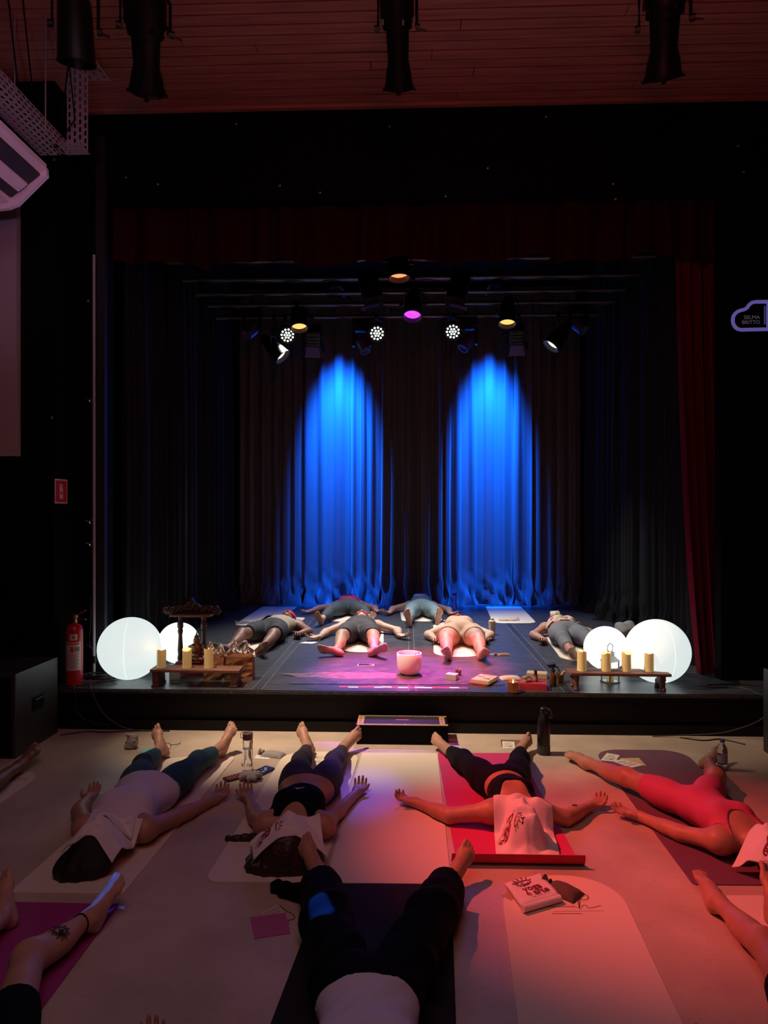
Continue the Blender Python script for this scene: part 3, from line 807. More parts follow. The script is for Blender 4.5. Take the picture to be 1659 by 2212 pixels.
yoga_mat('empty cream mat at the rear left of the stage, eye pillow on it', S(567, 1311), S(643, 1311), S(583, 1352), S(503, 1352), M_CREAM, .05, .14, ZS, group=gm)
yoga_mat('cream mat under the person in black shorts at the left of the stage', S(577, 1330), S(660, 1335), S(560, 1421), S(470, 1412), M_CREAM, .05, .2, ZS, group=gm)
yoga_mat('cream mat under the person in the dark grey tank top mid stage', S(745, 1345), S(828, 1345), S(829, 1410), S(733, 1410), M_CREAM, .05, .24, ZS, group=gm)
yoga_mat('pale mat at the back of the stage under the person in the red top', S(712, 1308), S(793, 1308), S(792, 1343), S(706, 1343), M_CREAM, .05, .14, ZS, group=gm)
yoga_mat('pale mat under the person in grey green leggings at the back of the stage', S(862, 1308), S(945, 1308), S(956, 1343), S(868, 1343), M_CREAM, .05, .14, ZS, group=gm)
r, Mm = yoga_mat('cream mat under the person in beige at the right of the stage', S(936, 1350), S(1033, 1350), S(1050, 1420), S(937, 1420), M_CREAM, .05, .24, ZS, group=gm)
print_text('LUMA', 0.05, M_GOLDINK, r, Mm(.5, .10))
yoga_mat('empty cream mat at the rear right of the stage under a crumpled cloth', S(1049, 1311), S(1125, 1311), S(1160, 1347), S(1066, 1347), M_CREAM, .04, .14, ZS, group=gm)
yoga_mat('cream mat under the person in grey leggings at the right end of the stage', S(1166, 1360), S(1246, 1358), S(1330, 1428), S(1215, 1428), M_CREAM, .04, .2, ZS, group=gm)
M_DMAT = mat('dark_rubber_mat', (0.055, 0.050, 0.062), 0.36, var=0.4, vscale=9, bump=0.1, bscale=40)
r, Mm = yoga_mat('dark rubber mat lying crosswise at the front of the stage under the singing bowl', S(652, 1442), S(1079, 1446), S(1092, 1481), S(621, 1478), M_DMAT, .05, .05, ZS, group=gm)
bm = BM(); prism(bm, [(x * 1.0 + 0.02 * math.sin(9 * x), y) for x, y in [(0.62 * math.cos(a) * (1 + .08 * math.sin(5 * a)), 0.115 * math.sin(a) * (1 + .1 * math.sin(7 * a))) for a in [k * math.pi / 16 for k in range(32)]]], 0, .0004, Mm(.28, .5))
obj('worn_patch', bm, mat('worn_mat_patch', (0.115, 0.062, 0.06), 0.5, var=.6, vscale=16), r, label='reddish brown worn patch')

def orb(label, u, v, rad, es=1.0, group='glowing white globe lamps', loc=None):
    p = S(u, v) if loc is None else V(*loc)
    r = thing('globe_lamp', label, 'globe lamp', p, group=group)
    m = mat('globe_glow_%d' % u, (0.75, 0.78, 0.77), 0.25, emit=(0.80, 0.93, 0.91), es=es)
    bm = BM(); lathe(bm, [(0, 0)] + [(rad * math.sin(math.pi * k / 32), rad - rad * math.cos(math.pi * k / 32)) for k in range(1, 32)] + [(0, 2 * rad)], 48)
    obj('shade', bm, m, r, smooth='all')
    bm = BM(); lathe(bm, [(0.05, -0.0), (0.055, 0.003), (0.05, 0.012), (0.03, 0.015)], 24, Matrix.Translation((0, 0.02, 0.0)))
    obj('base_ring', bm, M_PAPER, r, smooth=True)
    bm = BM(); tube(bm, [V(rad * 1.0008 * math.cos(a) * .2 , -rad * 1.0008 * math.cos(a) * .98, rad + rad * math.sin(a) * 1.0008) for a in [R(-70 + 5 * k) for k in range(29)]], .0012, 5)
    obj('moulding_seam', bm, m, r)
    return r
orb('big glowing white globe at the left front of the stage', 281, 1467, 0.262, 0.86)
orb('small glowing white globe behind the carved stand at the left', 386, 1432, 0.19, 1.25)
orb('big glowing white globe at the right front of the stage', 1420, 1474, 0.262, 0.84)
orb('small glowing white globe behind the metal lantern at the right', 1309, 1447, 0.195, 1.35)

# ---- candle benches
M_BENCH = mat('rustic_bench_wood', (0.20, 0.085, 0.058), 0.6, var=0.4, vscale=9, bump=0.3, bscale=14, stretch=(1, 9, 9))
M_BLEG = mat('dark_turned_wood', (0.13, 0.06, 0.04), 0.5, var=0.4, vscale=20, bump=0.25, bscale=40)
M_CANDLE = mat('candle_wax', (0.84, 0.68, 0.34), 0.45, emit=(1.0, 0.70, 0.22), es=0.12, sub=0.2)
M_FLAME = mat('candle_led_flame', (1, .9, .6), 0.4, emit=(1.0, 0.80, 0.42), es=6)
def bench(label, x0, x1, turned):
    y0, y1 = 5.46, 5.64; xc = (x0 + x1) / 2
    r = thing('candle_bench', label, 'bench', (xc, (y0 + y1) / 2, ZS), group='low wooden benches with candles')
    w = x1 - x0; d = y1 - y0
    bm = BM(); box(bm, (0, 0, 0.131), (w, d, 0.022), bev=0.004)
    for v in bm.verts: v.co.x += 0.004 * math.sin(v.co.y * 60); v.co.z += .002 * math.sin(v.co.x * 11)
    obj('bench_top', bm, M_BENCH, r)
    for q in (-1, 1):
        bm = BM()
        if turned:
            for yq in (-1, 1):
                lathe(bm, [(.02, 0), (.026, .008), (.022, .02), (.018, .03), (.019, .075), (.024, .09), (.020, .10), (.024, .11), (.024, .121)], 14, Matrix.Translation((q * (w / 2 - .055), yq * (d / 2 - .03), 0)))
            box(bm, (q * (w / 2 - .055), 0, .07), (.03, d - .05, .06), bev=.004)
        else:
            box(bm, (q * (w / 2 - .045), 0, .061), (.048, d - .012, .12), Matrix.Rotation(R(3 * q), 3, 'Y'), bev=.006)
            box(bm, (q * (w / 2 - .045), 0, .01), (.062, d - .004, .018), bev=.004)
        obj('leg', bm, M_BLEG, r, smooth=True)
    return r
bL = bench('low wooden bench with three candles at the left front of the stage', -2.095, -1.365, False)
bR = bench('low wooden bench with four candles at the right front of the stage', 1.285, 2.075, True)
def candle(label, x, y, z, h, rot, group, lit=True):
    r = thing('candle', label, 'candle', (x, y, z), rot, group)
    rad = 0.037; bm = BM(); N = 28; rings = []
    for j in range(9):
        f = j / 8; ring = []
        for i in range(N):
            a = 2 * math.pi * i / N
            top = h * (1 - 0.11 * max(0, math.cos(a)) ** 2 - 0.03 * math.sin(2 * a) ** 2)
            rr = rad * (1 + .02 * math.sin(3 * a + f * 4)) * (1.04 if j == 0 else 1)
            ring.append(bm.verts.new((rr * math.cos(a), rr * math.sin(a), top * f)))
        rings.append(ring)
    for (sc, dz) in ((.88, -.004), (.45, -.028)):
        ring = [bm.verts.new((v.co.x * sc, v.co.y * sc, (v.co.z if sc > .5 else h * .93) + dz)) for v in rings[8]]
        rings.append(ring)
    for a, b in zip(rings, rings[1:]):
        for i in range(N): bm.faces.new((a[i], a[(i + 1) % N], b[(i + 1) % N], b[i]))
    bm.faces.new(rings[0][::-1]); bm.faces.new(rings[-1])
    obj('wax', bm, M_CANDLE, r, smooth=True)
    bm = BM(); lathe(bm, [(0.0, h * .86), (.007, h * .90), (.0055, h * .955), (.002, h * 1.0), (0, h * 1.01)], 10)
    for v in bm.verts: v.co.y *= .4
    obj('flame', bm, M_FLAME, r, smooth=True, label='warm flame-shaped tip')
    d = bpy.data.lights.new('candle_light', 'POINT'); d.color = (1, .62, .22); d.energy = .12; d.shadow_soft_size = .02
    o = bpy.data.objects.new('candle_light', d); o.location = (x, y, z + h * 1.06); COL.objects.link(o)
zt = ZS + .143
for i, (u, v, t) in enumerate(((349, 1443, 'left'), (404, 1443, 'middle'), (451, 1440, 'right'))):
    p = WY(u, v, 5.55); candle(f'{t} candle of the three yellow candles on the left bench', p.x, 5.55, zt, .150 + .006 * i, R(70 - 160 * i), 'yellow candles on the benches')
for i, (u, t, h, a) in enumerate(((1257, 'leftmost', .163, 20), (1309, 'second from left', .150, 180), (1353, 'third from left', .155, -60), (1402, 'rightmost', .150, 120))):
    p = WY(u, 1450, 5.55); candle(f'{t} candle of the four yellow candles on the right bench', p.x, 5.55, zt, h, R(a), 'yellow candles on the benches')

# ---- carved stand, statue and bags
st = V(WY(415, 1440, 5.98).x, 5.98, ZS)
r = thing('carved_stand', 'dark carved wooden stand with two turned posts on a red-brown plinth', 'stand', st)
M_CARV = mat('dark_carved_wood', (0.045, 0.018, 0.014), 0.32, bump=0.2, bscale=40)
M_PLINTH = mat('red_lacquer', (0.20, 0.035, 0.03), 0.3)
bm = BM(); box(bm, (0.05, 0, 0.05), (0.36, 0.24, 0.10), bev=.008); box(bm, (0.05, 0, 0.105), (0.33, 0.21, 0.02), bev=.006); obj('plinth', bm, M_PLINTH, r)
for q in (-0.105, 0.105):
    bm = BM(); lathe(bm, [(.022, .11), (.026, .13), (.02, .16), (.024, .20), (.019, .28), (.016, .33), (.024, .37), (.018, .385), (.026, .40), (.026, .44), (.019, .455), (.022, .49), (.028, .50)], 14, Matrix.Translation((q, 0, 0)))
    obj('post', bm, M_CARV, r, smooth=True)
bm = BM(); box(bm, (0, 0, .512), (0.36, 0.15, .022), bev=.006); obj('shelf', bm, mat('polished_brown_wood', (.16, .07, .045), .3), r)
prof = []
def crest(x):
    a = abs(x)
    b = .048 + .052 * math.exp(-(a / .075) ** 2) + .030 * math.exp(-(a / .02) ** 2) + .020 * math.exp(-((a - .145) / .035) ** 2) + .018 * math.exp(-((a - .215) / .025) ** 2) + .004 * math.cos(a * 110)
    return b * min(1, max(0.2, (.27 - a) / .035))
N = 60
prof = [(-.255 + .51 * k / N, crest(-.255 + .51 * k / N)) for k in range(N + 1)] + [(.262, .012), (.23, -.012), (.12, .004), (-.12, .004), (-.23, -.012), (-.262, .012)]
bm = BM(); prism(bm, prof, -.016, .016, basis((1, 0, 0), (0, 0, 1), (0, -1, 0), (0, 0, .525)))
def scroll(cx, cz, r0, turns, sg):
    tube(bm, [V(cx + sg * r0 * (1 - k / 30) * math.cos(turns * 6.28 * k / 30), -.02, .525 + cz + r0 * (1 - k / 30) * math.sin(turns * 6.28 * k / 30)) for k in range(28)], .0065, 6)
for q in (-1, 1):
    for cx, cz, r0 in ((.225, .032, .028), (.165, .036, .024), (.115, .032, .022), (.06, .05, .024), (.026, .085, .018), (.09, .018, .014), (.195, .016, .012)): scroll(q * cx, cz, r0, 1.6, q)
tube(bm, [V(.018 * math.cos(k * .63), -.02, .525 + .05 + .018 * math.sin(k * .63)) for k in range(10)], .007, 6, closed=True)
lathe(bm, [(.0, .10), (.012, .115), (.008, .13), (0, .14)], 10, Matrix.Translation((0, 0, .515)))
obj('carved_crest', bm, M_CARV, r, smooth=True)

bud = V(WY(427, 1440, 5.93).x, 5.90, ZS + .116)
r = thing('statue', 'small bronze seated figure with praying hands on the red-brown plinth', 'statue', bud)
M_BRONZE = mat('bronze', (0.24, 0.115, 0.06), 0.36, metal=0.75, var=.3, vscale=30, bump=.15, bscale=90)
pr = [ell((0, 0, .03), (.075, .055, .032), t='b', k=.02), ell((.055, -.035, .025), (.035, .03, .02), k=.02), ell((-.055, -.035, .025), (.035, .03, .02), k=.02),
      cap((-.07, -.01, .025), (.02, -.06, .028), .02, .015, k=.012), cap((.07, -.01, .025), (-.02, -.058, .03), .02, .015, k=.012),
      cap((0, 0, .05), (0, 0, .12), .038, .045, k=.02), ell((0, 0, .128), (.058, .032, .026), k=.02), cap((0, 0, .14), (0, -.002, .17), .016, .016, k=.012),
      ell((0, -.003, .186), (.0245, .027, .031), k=.008), ell((0, .002, .214), (.021, .021, .016), k=.008), cap((0, .002, .226), (0, .002, .262), .010, .002, k=.008),
      cap((-.058, 0, .125), (-.066, -.01, .075), .0165, .014, k=.01), cap((-.066, -.01, .075), (-.010, -.056, .098), .013, .009, k=.008),
      cap((.058, 0, .125), (.066, -.01, .075), .0165, .014, k=.01), cap((.066, -.01, .075), (.010, -.056, .098), .013, .009, k=.008),
      cap((-.005, -.056, .096), (-.004, -.050, .138), .009, .004, k=.003), cap((.005, -.056, .096), (.004, -.050, .138), .009, .004, k=.003),
      cap((0, -.03, .182), (0, -.032, .190), .004, .003, k=.004), ell((-.026, 0, .18), (.004, .007, .017), k=.003), ell((.026, 0, .18), (.004, .007, .017), k=.003)]
blob('figure', pr, M_BRONZE, h=.0028, parent=r, adapt=.05)
bm = BM(); lathe(bm, [(.075, 0), (.085, .004), (.082, .012), (.07, .016), (0, .016)], 24); 
for k in range(14):
    a = 2 * math.pi * k / 14; lathe(bm, [(0, 0), (.013, .004), (.012, .012), (0, .018)], 8, Matrix.Translation((.082 * math.cos(a), .07 * math.sin(a), -.002)))
for v in bm.verts: v.co.y *= .8
obj('lotus_base', bm, M_BRONZE, r, smooth=True)

M_KRAFT = mat('kraft_paper', (0.36, 0.165, 0.075), 0.7, bump=.5, bscale=14)
M_TISSUE = mat('white_tissue_paper', (0.70, 0.68, 0.66), 0.7, bump=.4, bscale=30)
def bag(label, u0, u1, y, h, d, seed, txt=None):
    a, b = WY(u0, 1470, y), WY(u1, 1470, y); w = b.x - a.x
    r = thing('paper_bag', label, 'bag', ((a.x + b.x) / 2, y, ZS), group='brown paper bags behind the left bench')
    rnd = random.Random(seed); bm = BM(); n = 7; rows = []
    for j in range(n + 1):
        z = h * j / n; ring = []
        for (fx, fy) in [(-.5, 0), (-.25, 0), (0, 0), (.25, 0), (.5, 0), (.5, .5), (.5, 1), (.25, 1), (0, 1), (-.25, 1), (-.5, 1), (-.5, .5)]:
            jx, jy = rnd.uniform(-.004, .004), rnd.uniform(-.006, .006)
            gus = -.02 * (j / n) if (abs(fx) == .5 and fy == .5) else 0
            zz = z + (rnd.uniform(-.012, .012) if j == n else 0)
            ring.append(bm.verts.new((fx * w * (1 - .03 * j / n) + jx + gus * math.copysign(1, fx), fy * d + jy, max(zz, 0.0005))))
        rows.append(ring)
    for p, q in zip(rows, rows[1:]):
        for i in range(12): bm.faces.new((p[i], p[(i + 1) % 12], q[(i + 1) % 12], q[i]))
    bm.faces.new(rows[0])
    o = obj('bag_body', bm, M_KRAFT, r)
    so = o.modifiers.new('thickness', 'SOLIDIFY'); so.thickness = .0015
    for k, sx in enumerate((-.3, .28)):
        bm = BM(); N = 9; vs = []
        for j in range(N):
            for i in range(N):
                x, t = i / (N - 1) - .5, j / (N - 1)
                px = sx * w * .8 + x * w * .72 * (1 - .75 * t ** 1.4); pz = h * .8 + t * (h * .66 if k == 0 else h * .60) * (1 - .5 * abs(x)) + .01 * math.sin(9 * x + seed)
                py = d * .5 + .025 * math.sin(x * 14 + t * 9 + seed + k) + .02 * rnd.uniform(-1, 1) * t
                vs.append(bm.verts.new((px, min(max(py, .012), d - .012), pz)))
        for j in range(N - 1):
            for i in range(N - 1): bm.faces.new((vs[j * N + i], vs[j * N + i + 1], vs[(j + 1) * N + i + 1], vs[(j + 1) * N + i]))
        t_ = obj('tissue_paper', bm, M_TISSUE, r); t_.modifiers.new('thickness', 'SOLIDIFY').thickness = .001
    if txt:
        print_text(txt, .026, mat('dark_brown_print', (.05, .025, .015), .6), r, basis((1, 0, 0), (0, 0, 1), (0, -1, 0), (w * .22, -.0085, h * .57)))
    return r
bag('left brown paper bag with white tissue paper behind the left bench', 440, 484, 5.70, .225, .09, 4)
bag('right brown paper bag with dark lettering and white tissue paper behind the left bench', 488, 545, 5.70, .235, .10, 9, 'ALLO')
p = S(377, 1469); r = thing('white_box', 'small white cardboard box on the stage under the left bench', 'box', p, R(8))
bm = BM(); box(bm, (0, .03, .034), (.09, .06, .066), bev=.003); obj('carton', bm, M_PAPER, r)
bm = BM(); box(bm, (0, .03, .0675), (.086, .056, .002)); obj('lid_flap', bm, M_PAPER, r)
tag(blob('crumb_of_wax', [ell((S(393, 1463).x, S(393, 1463).y, ZS + .008), (.02, .012, .008))], mat('brown_wood_chip', (.25, .11, .07), .7), h=.003), 'small reddish wood chip beside the white box', 'wood chip')

# ---- singing bowl
p = S(884, 1463); r = thing('singing_bowl', 'frosted white crystal singing bowl on the dark mat at the front of the stage', 'bowl', p + V(0, .09, .005))
bm = BM(); lathe(bm, [(0, 0), (.05, .001), (.078, .012), (.098, .038), (.107, .08), (.109, .185), (.1045, .188), (.101, .185), (.099, .08), (.09, .042), (.07, .018), (0, .012)], 48)
obj('bowl_wall', bm, mat('frosted_quartz', (0.80, 0.70, 0.68), 0.35, sub=.3), r, smooth='all')
bm = BM(); lathe(bm, [(0, -.012), (.012, -.008), (.014, 0), (.012, .008), (0, .012)], 14, Matrix.Translation((.082, -.01, .19)) @ Matrix.Rotation(R(80), 4, 'Y'))
tube(bm, [V(.09, -.01, .19), V(.06, .0, .19), V(-.02, .02, .03)], .006, 8)
o = obj('striker', bm, mat('pale_suede', (.55, .38, .30), .8), None, smooth=True, loc=r.location); tag(o, 'pale suede striker resting inside the singing bowl', 'striker')

# ---- paper streamer of red and white flags
r = thing('paper_streamer', 'strip of red and white paper flags lying along the front edge of the stage', 'streamer', (0, 5.44, ZS))
a, b = S(734, 1484), S(1007, 1487); n = 15; rnd = random.Random(2)
M_RPAP = mat('red_paper', (0.72, 0.06, 0.08), .6); M_WPAP = mat('pale_paper', (.72, .70, .60), .7)
for k in range(n):
    x0 = a.x + (b.x - a.x) * k / n; x1 = a.x + (b.x - a.x) * (k + 1) / n + .008; y = a.y - .0 + rnd.uniform(-.006, .006)
    bm = BM(); prism(bm, [(x0, y - 5.44 - .016), (x1 + rnd.uniform(-.01, .01), y - 5.44 - .016), (x1, y - 5.44 + .016), (x0 + rnd.uniform(-.01, .01), y - 5.44 + .016)], .0006 + .0006 * (k % 2), .0016 + .0006 * (k % 2))
    obj('paper_flag', bm, M_RPAP if k % 3 != 1 and k not in (5, 9) else M_WPAP, r)

# ---- small things at the front right of the stage
p = S(790, 1438); r = thing('mobile_phone', 'dark mobile phone with a pale rim lying beyond the dark crosswise mat', 'phone', p, R(-3))
bm = BM(); prism(bm, roundrect(.15, .072, .010), .0004, .008); obj('case', bm, M_PAPER, r)
bm = BM(); prism(bm, roundrect(.138, .062, .007), .008, .0088); obj('screen', bm, mat('phone_glass', (.01, .01, .02), .08), r)
p = S(972, 1471); r = thing('card_box', 'small pale cardboard box on the dark mat right of the singing bowl', 'box', p, R(-24))
bm = BM(); box(bm, (0, .05, .026), (.095, .075, .05), bev=.002); obj('carton', bm, mat('pale_card', (.55, .48, .42), .6), r)
bm = BM(); ribbon(bm, [(.012 * math.cos(k), .012 * math.sin(k) * .6) for k in [i * .5 for i in range(11)]], .002, .0004, Matrix.Translation((0, .05, .0513))); obj('printed_mark', bm, M_INK, r)
def cup(label, name, cat, p, rad, h, m, stick=True):
    r = thing(name, label, cat, p)
    bm = BM(); lathe(bm, [(0, 0), (rad * .8, 0), (rad * .9, h * .1), (rad, h), (rad * .9, h), (rad * .8, h * .15), (0, h * .12)], 20); obj('cup', bm, m, r, smooth=True)
    if stick:
        bm = BM(); tube(bm, [V(-rad * .3, 0, h * .2), V(rad * .9, -.01, h * 1.35)], rad * .16, 8, r1=rad * .28)
        obj('pestle' if 'mortar' in name else 'stick', bm, mat('pale_wood', (.45, .27, .15), .5), r, smooth=True)
cup('small copper cup holding a little stick behind the pale cardboard box', 'copper_cup', 'cup', S(990, 1459), .026, .045, mat('copper', (.35, .14, .08), .3, metal=.8))
cup('brass mortar with a wooden pestle beside the spray bottle', 'brass_mortar', 'mortar', S(1208, 1474), .047, .072, mat('brass', (.33, .22, .10), .32, metal=.85))
def book(label, p, rz, w, d, h, cover, page, z=0.0, art=None, spine=False):
    r = thing('book', label, 'book', (p[0], p[1], p[2] + z), rz)
    bm = BM(); box(bm, (0, 0, h / 2), (w - .006, d - .006, h - .006)); obj('pages', bm, page, r)
    bm = BM(); box(bm, (0, 0, .0015), (w, d, .003), bev=.001); box(bm, (0, 0, h - .0015), (w, d, .003), bev=.001); box(bm, (0, -d / 2 + .0015, h / 2), (w, .003, h - .001)) ; obj('cover', bm, cover, r)
    if art: art(r, h)
    return r
M_PAGE = mat('book_pages', (.70, .62, .50), .8)
def swallow(cx, cy, s, fl):
    o = [(-1.0, .05), (-.45, .22), (-.9, .75), (-.2, .38), (.35, .35), (.95, .78), (.5, .2), (1.0, .02), (.75, -.12), (.3, -.02), (-.2, -.22), (-.75, -.55), (-.5, -.2), (-.95, -.25), (-.4, -.02)]
    return [(cx + fl * x * s, cy + y * s) for x, y in o]
def art_swallow(r, h):
    bm = BM(); box(bm, (0, 0, h + .0002), (.15, .20, .0005)); obj('cover_print', bm, mat('cream_cover', (.66, .52, .36), .5), r)
    bm = BM()
    for q in ((-.04, .02, .034, 1), (.03, -.03, .038, -1), (.045, .055, .016, 1)): prism(bm, swallow(*q), h + .0005, h + .0011)
    obj('printed_bird', bm, mat('navy_print', (.03, .035, .07), .5), r)
    print_text('MAGNOLIA', .018, mat('red_print', (.35, .05, .04), .5), r, Matrix.Translation((0, .083, h + .0006)), 'printed_title')
p = S(1048, 1478); book('paperback with swallows printed on its cream cover over a red notebook', p + V(.0, .05, .016), R(-28), .155, .21, .026, mat('cream_cover', (.66, .52, .36), .5), M_PAGE, art=art_swallow)
p2 = p + V(-.018, .05, 0); book('thin red notebook under the paperback with swallows', p2, R(-31), .16, .215, .015, mat('red_cover', (.45, .03, .04), .5), M_PAGE)
p = S(1156, 1492)
bk = p + V(.0, .085, 0)
def art_lines(r, h):
    bm = BM()
    for k in range(3): box(bm, (-.07 + .012 * k, -.0655, h / 2), (.006, .001, h * .8))
    obj('spine_print', bm, mat('gold_print', (.5, .3, .1), .4), r)
book('thick red hardback book with a crystal and a dropper bottle on it', bk, R(-12), .215, .15, .052, mat('red_cover', (.45, .03, .04), .5), M_PAGE, art=art_lines)
rnd = random.Random(12)
bm = BM(); bmesh.ops.create_icosphere(bm, subdivisions=2, radius=1)
for v in bm.verts:
    f = 1 + .25 * math.sin(v.co.x * 7 + 1) * math.sin(v.co.y * 9) + rnd.uniform(-.1, .1)
    v.co = V(v.co.x * .045 * f, v.co.y * .032 * f, max(v.co.z * .032 * f, -.02) + .02)
q = bk + V(-.055, -.005, .0525); o = obj('crystal_rock', bm, mat('pink_quartz', (.28, .19, .18), .35, bump=.5, bscale=40), None, loc=q); tag(o, 'rough pinkish crystal rock on the red book', 'crystal')
def bottle(label, name, p, prof_body, m_body, cap_prof, m_cap, capname='cap', lab=None, rz=0, group=None, liquid=None):
    r = thing(name, label, 'bottle', p, rz, group)
    bm = BM(); lathe(bm, prof_body, 28); obj('bottle_body', bm, m_body, r, smooth=True)
    if liquid:
        bm = BM(); lathe(bm, liquid, 28); obj('water', bm, mat('clear_water', (.95, .95, .95), 0.02, trans=1.0, ior=1.33), r, smooth=True)
    bm = BM(); lathe(bm, cap_prof, 24); obj(capname, bm, m_cap, r, smooth=True)
    if lab:
        z0, z1, rad, m = lab
        bm = BM(); lathe(bm, [(rad, z0), (rad, z1)], 28, cap=False); obj('paper_label', bm, m, r, smooth=True)
    return r
M_AMBER = mat('amber_glass', (0.10, 0.03, 0.012), 0.1, spec=.6)
M_BPLAS = mat('black_plastic', (0.012, 0.012, 0.012), 0.3)
M_ROSEL = mat('rose_label', (.40, .16, .14), .6)
bottle('small amber dropper bottle standing on the red book', 'dropper_bottle', bk + V(.02, .005, .0525), [(0, 0), (.0165, 0), (.018, .003), (.018, .045), (.014, .054), (.009, .058)], M_AMBER, [(.012, .058), (.0125, .06), (.0125, .088), (.011, .09), (0, .09)], M_BPLAS, lab=(.008, .042, .0185, M_ROSEL))
r = bottle('amber spray bottle with a black trigger top beside the red book', 'spray_bottle', S(1195, 1482), [(0, 0), (.026, 0), (.028, .004), (.028, .082), (.022, .10), (.014, .11), (.012, .118)], M_AMBER, [(.016, .118), (.016, .135), (.012, .14), (.010, .15), (0, .15)], M_BPLAS)
bm = BM(); box(bm, (-.01, 0, .165), (.06, .022, .028), Matrix.Rotation(R(-8), 3, 'Y'), bev=.008); tube(bm, [V(.012, 0, .16), V(.04, 0, .15), V(.055, 0, .118)], .006, 8); tube(bm, [V(-.035, 0, .168), V(-.05, 0, .170)], .007, 8)
obj('trigger_head', bm, M_BPLAS, r, smooth=True)
p = S(1110, 1497); r = thing('jar_candle', 'lit jar candle in a red-brown tin left of the red book', 'candle', p + V(0, .04, 0))
bm = BM(); lathe(bm, [(0, 0), (.04, 0), (.043, .004), (.043, .08), (.0415, .08), (.040, .05), (0, .05)], 32); obj('tin', bm, mat('red_brown_tin', (.16, .035, .015), .3, emit=(1, .2, .03), es=.05), r, smooth=True)
bm = BM(); lathe(bm, [(0, .0505), (.0398, .0505), (.0395, .058), (0, .0575)], 28); obj('wax', bm, mat('melted_wax', (.7, .4, .15), .3, emit=(1, .5, .12), es=1.2), r, smooth=True)
bm = BM(); lathe(bm, [(0, .058), (.006, .066), (.005, .08), (0, .098)], 10); obj('flame', bm, M_FLAME, r, smooth=True)
d = bpy.data.lights.new('candle_light', 'POINT'); d.color = (1, .62, .22); d.energy = .35; d.shadow_soft_size = .01
o = bpy.data.objects.new('candle_light', d); o.location = p + V(0, .04, .11); COL.objects.link(o)
def pillow(name, label, cat, p, rz, w, d, h, m, neck=False, print_=None, group=None, zoff=0):
    r = thing(name, label, cat, (p[0], p[1], p[2] + zoff), rz, group)
    bm = BM(); nx, ny = 16, 10; top = []; bot = []
    for j in range(ny + 1):
        for i in range(nx + 1):
            x, y = i / nx * 2 - 1, j / ny * 2 - 1
            t = max(0, (1 - abs(x) ** 3.0) * (1 - abs(y) ** 3.0)) ** .55
            ww = .03 * math.sin(x * 7 + y * 3) * t + .04 * math.sin(y * 9 - x * 5) * t
            top.append(bm.verts.new((x * w / 2, y * d / 2, .001 + h * (t * .8 + ww)+ h*.1)))
            bot.append(bm.verts.new((x * w / 2, y * d / 2, .0005)))
    for j in range(ny):
        for i in range(nx):
            a = j * (nx + 1) + i
            bm.faces.new((top[a], top[a + 1], top[a + nx + 2], top[a + nx + 1])); bm.faces.new((bot[a], bot[a + nx + 1], bot[a + nx + 2], bot[a + 1]))
    for i in range(nx):
        bm.faces.new((bot[i], bot[i + 1], top[i + 1], top[i])); k = ny * (nx + 1) + i; bm.faces.new((bot[k + 1], bot[k], top[k], top[k + 1]))
    for j in range(ny):
        k = j * (nx + 1); bm.faces.new((bot[k + nx + 1], bot[k], top[k], top[k + nx + 1])); k += nx; bm.faces.new((bot[k], bot[k + nx + 1], top[k + nx + 1], top[k]))
    obj('pillow_body', bm, m, r, smooth=True)
    if neck:
        bm = BM(); lathe(bm, [(h * .5, 0), (h * .25, .012), (h * .75, .03), (h * .6, .034)], 12, Matrix.Translation((-w / 2 + .004, 0, h * .55)) @ Matrix.Rotation(R(-90), 4, 'Y'))
        obj('gathered_neck', bm, m, r, smooth=True)
        bm = BM(); tube(bm, [V(-w / 2 - .01 + .03 * math.cos(k * .7), .02 * math.sin(k * .7), .004 + h * .5 * (k < 3)) for k in range(9)], .0016, 5); obj('drawstring', bm, M_BROWNCLOTH, r)
    return r
p = S(1104, 1470); pillow('cloth_pouch', 'pale printed cloth pouch lying behind the jar candle', 'pouch', p + V(0, .06, 0), R(8), .18, .10, .028, mat('pale_pouch', (.60, .46, .40), .8, bump=.3, bscale=60))
p = S(1163, 1470); r = thing('wooden_box', 'flat pale wooden box behind the red book', 'box', p + V(.01, .115, 0), R(-14))
bm = BM(); box(bm, (0, 0, .02), (.17, .11, .04), bev=.002); obj('box_body', bm, mat('pale_wood2', (.50, .36, .24), .6), r)
bm = BM(); box(bm, (0, 0, .0415), (.164, .104, .003)); obj('lid', bm, mat('pale_wood2', (.50, .36, .24), .6), r)

# ---- lantern behind the right bench
p = V(WY(1318, 1460, 5.76).x, 5.76, ZS); r = thing('lantern', 'small metal lantern with a loop handle behind the right candle bench', 'lantern', p, R(28))
M_LANT = mat('brushed_lantern_metal', (.28, .28, .29), .3, metal=.9)
w = .048
bm = BM(); box(bm, (0, 0, .006), (.115, .115, .012), bev=.002); obj('base', bm, M_LANT, r)
for sx in (-1, 1):
    for sy in (-1, 1):
        bm = BM(); box(bm, (sx * w, sy * w, .095), (.009, .009, .166)); obj('corner_post', bm, M_LANT, r)
for k, (sx, sy) in enumerate(((0, -1), (0, 1), (1, 0), (-1, 0))):
    bm = BM(); box(bm, (sx * w, sy * w, .095), (.086 if sy else .002, .086 if sx else .002, .16)); obj('glass_pane', bm, mat('lantern_glass', (.95, .95, .95), .02, trans=1.0), r)
bm = BM(); vs = [bm.verts.new((sx * .06, sy * .06, .178)) for sx, sy in ((-1, -1), (1, -1), (1, 1), (-1, 1))]; ws = [bm.verts.new((sx * .022, sy * .022, .225)) for sx, sy in ((-1, -1), (1, -1), (1, 1), (-1, 1))]
for k in range(4): bm.faces.new((vs[k], vs[(k + 1) % 4], ws[(k + 1) % 4], ws[k]))
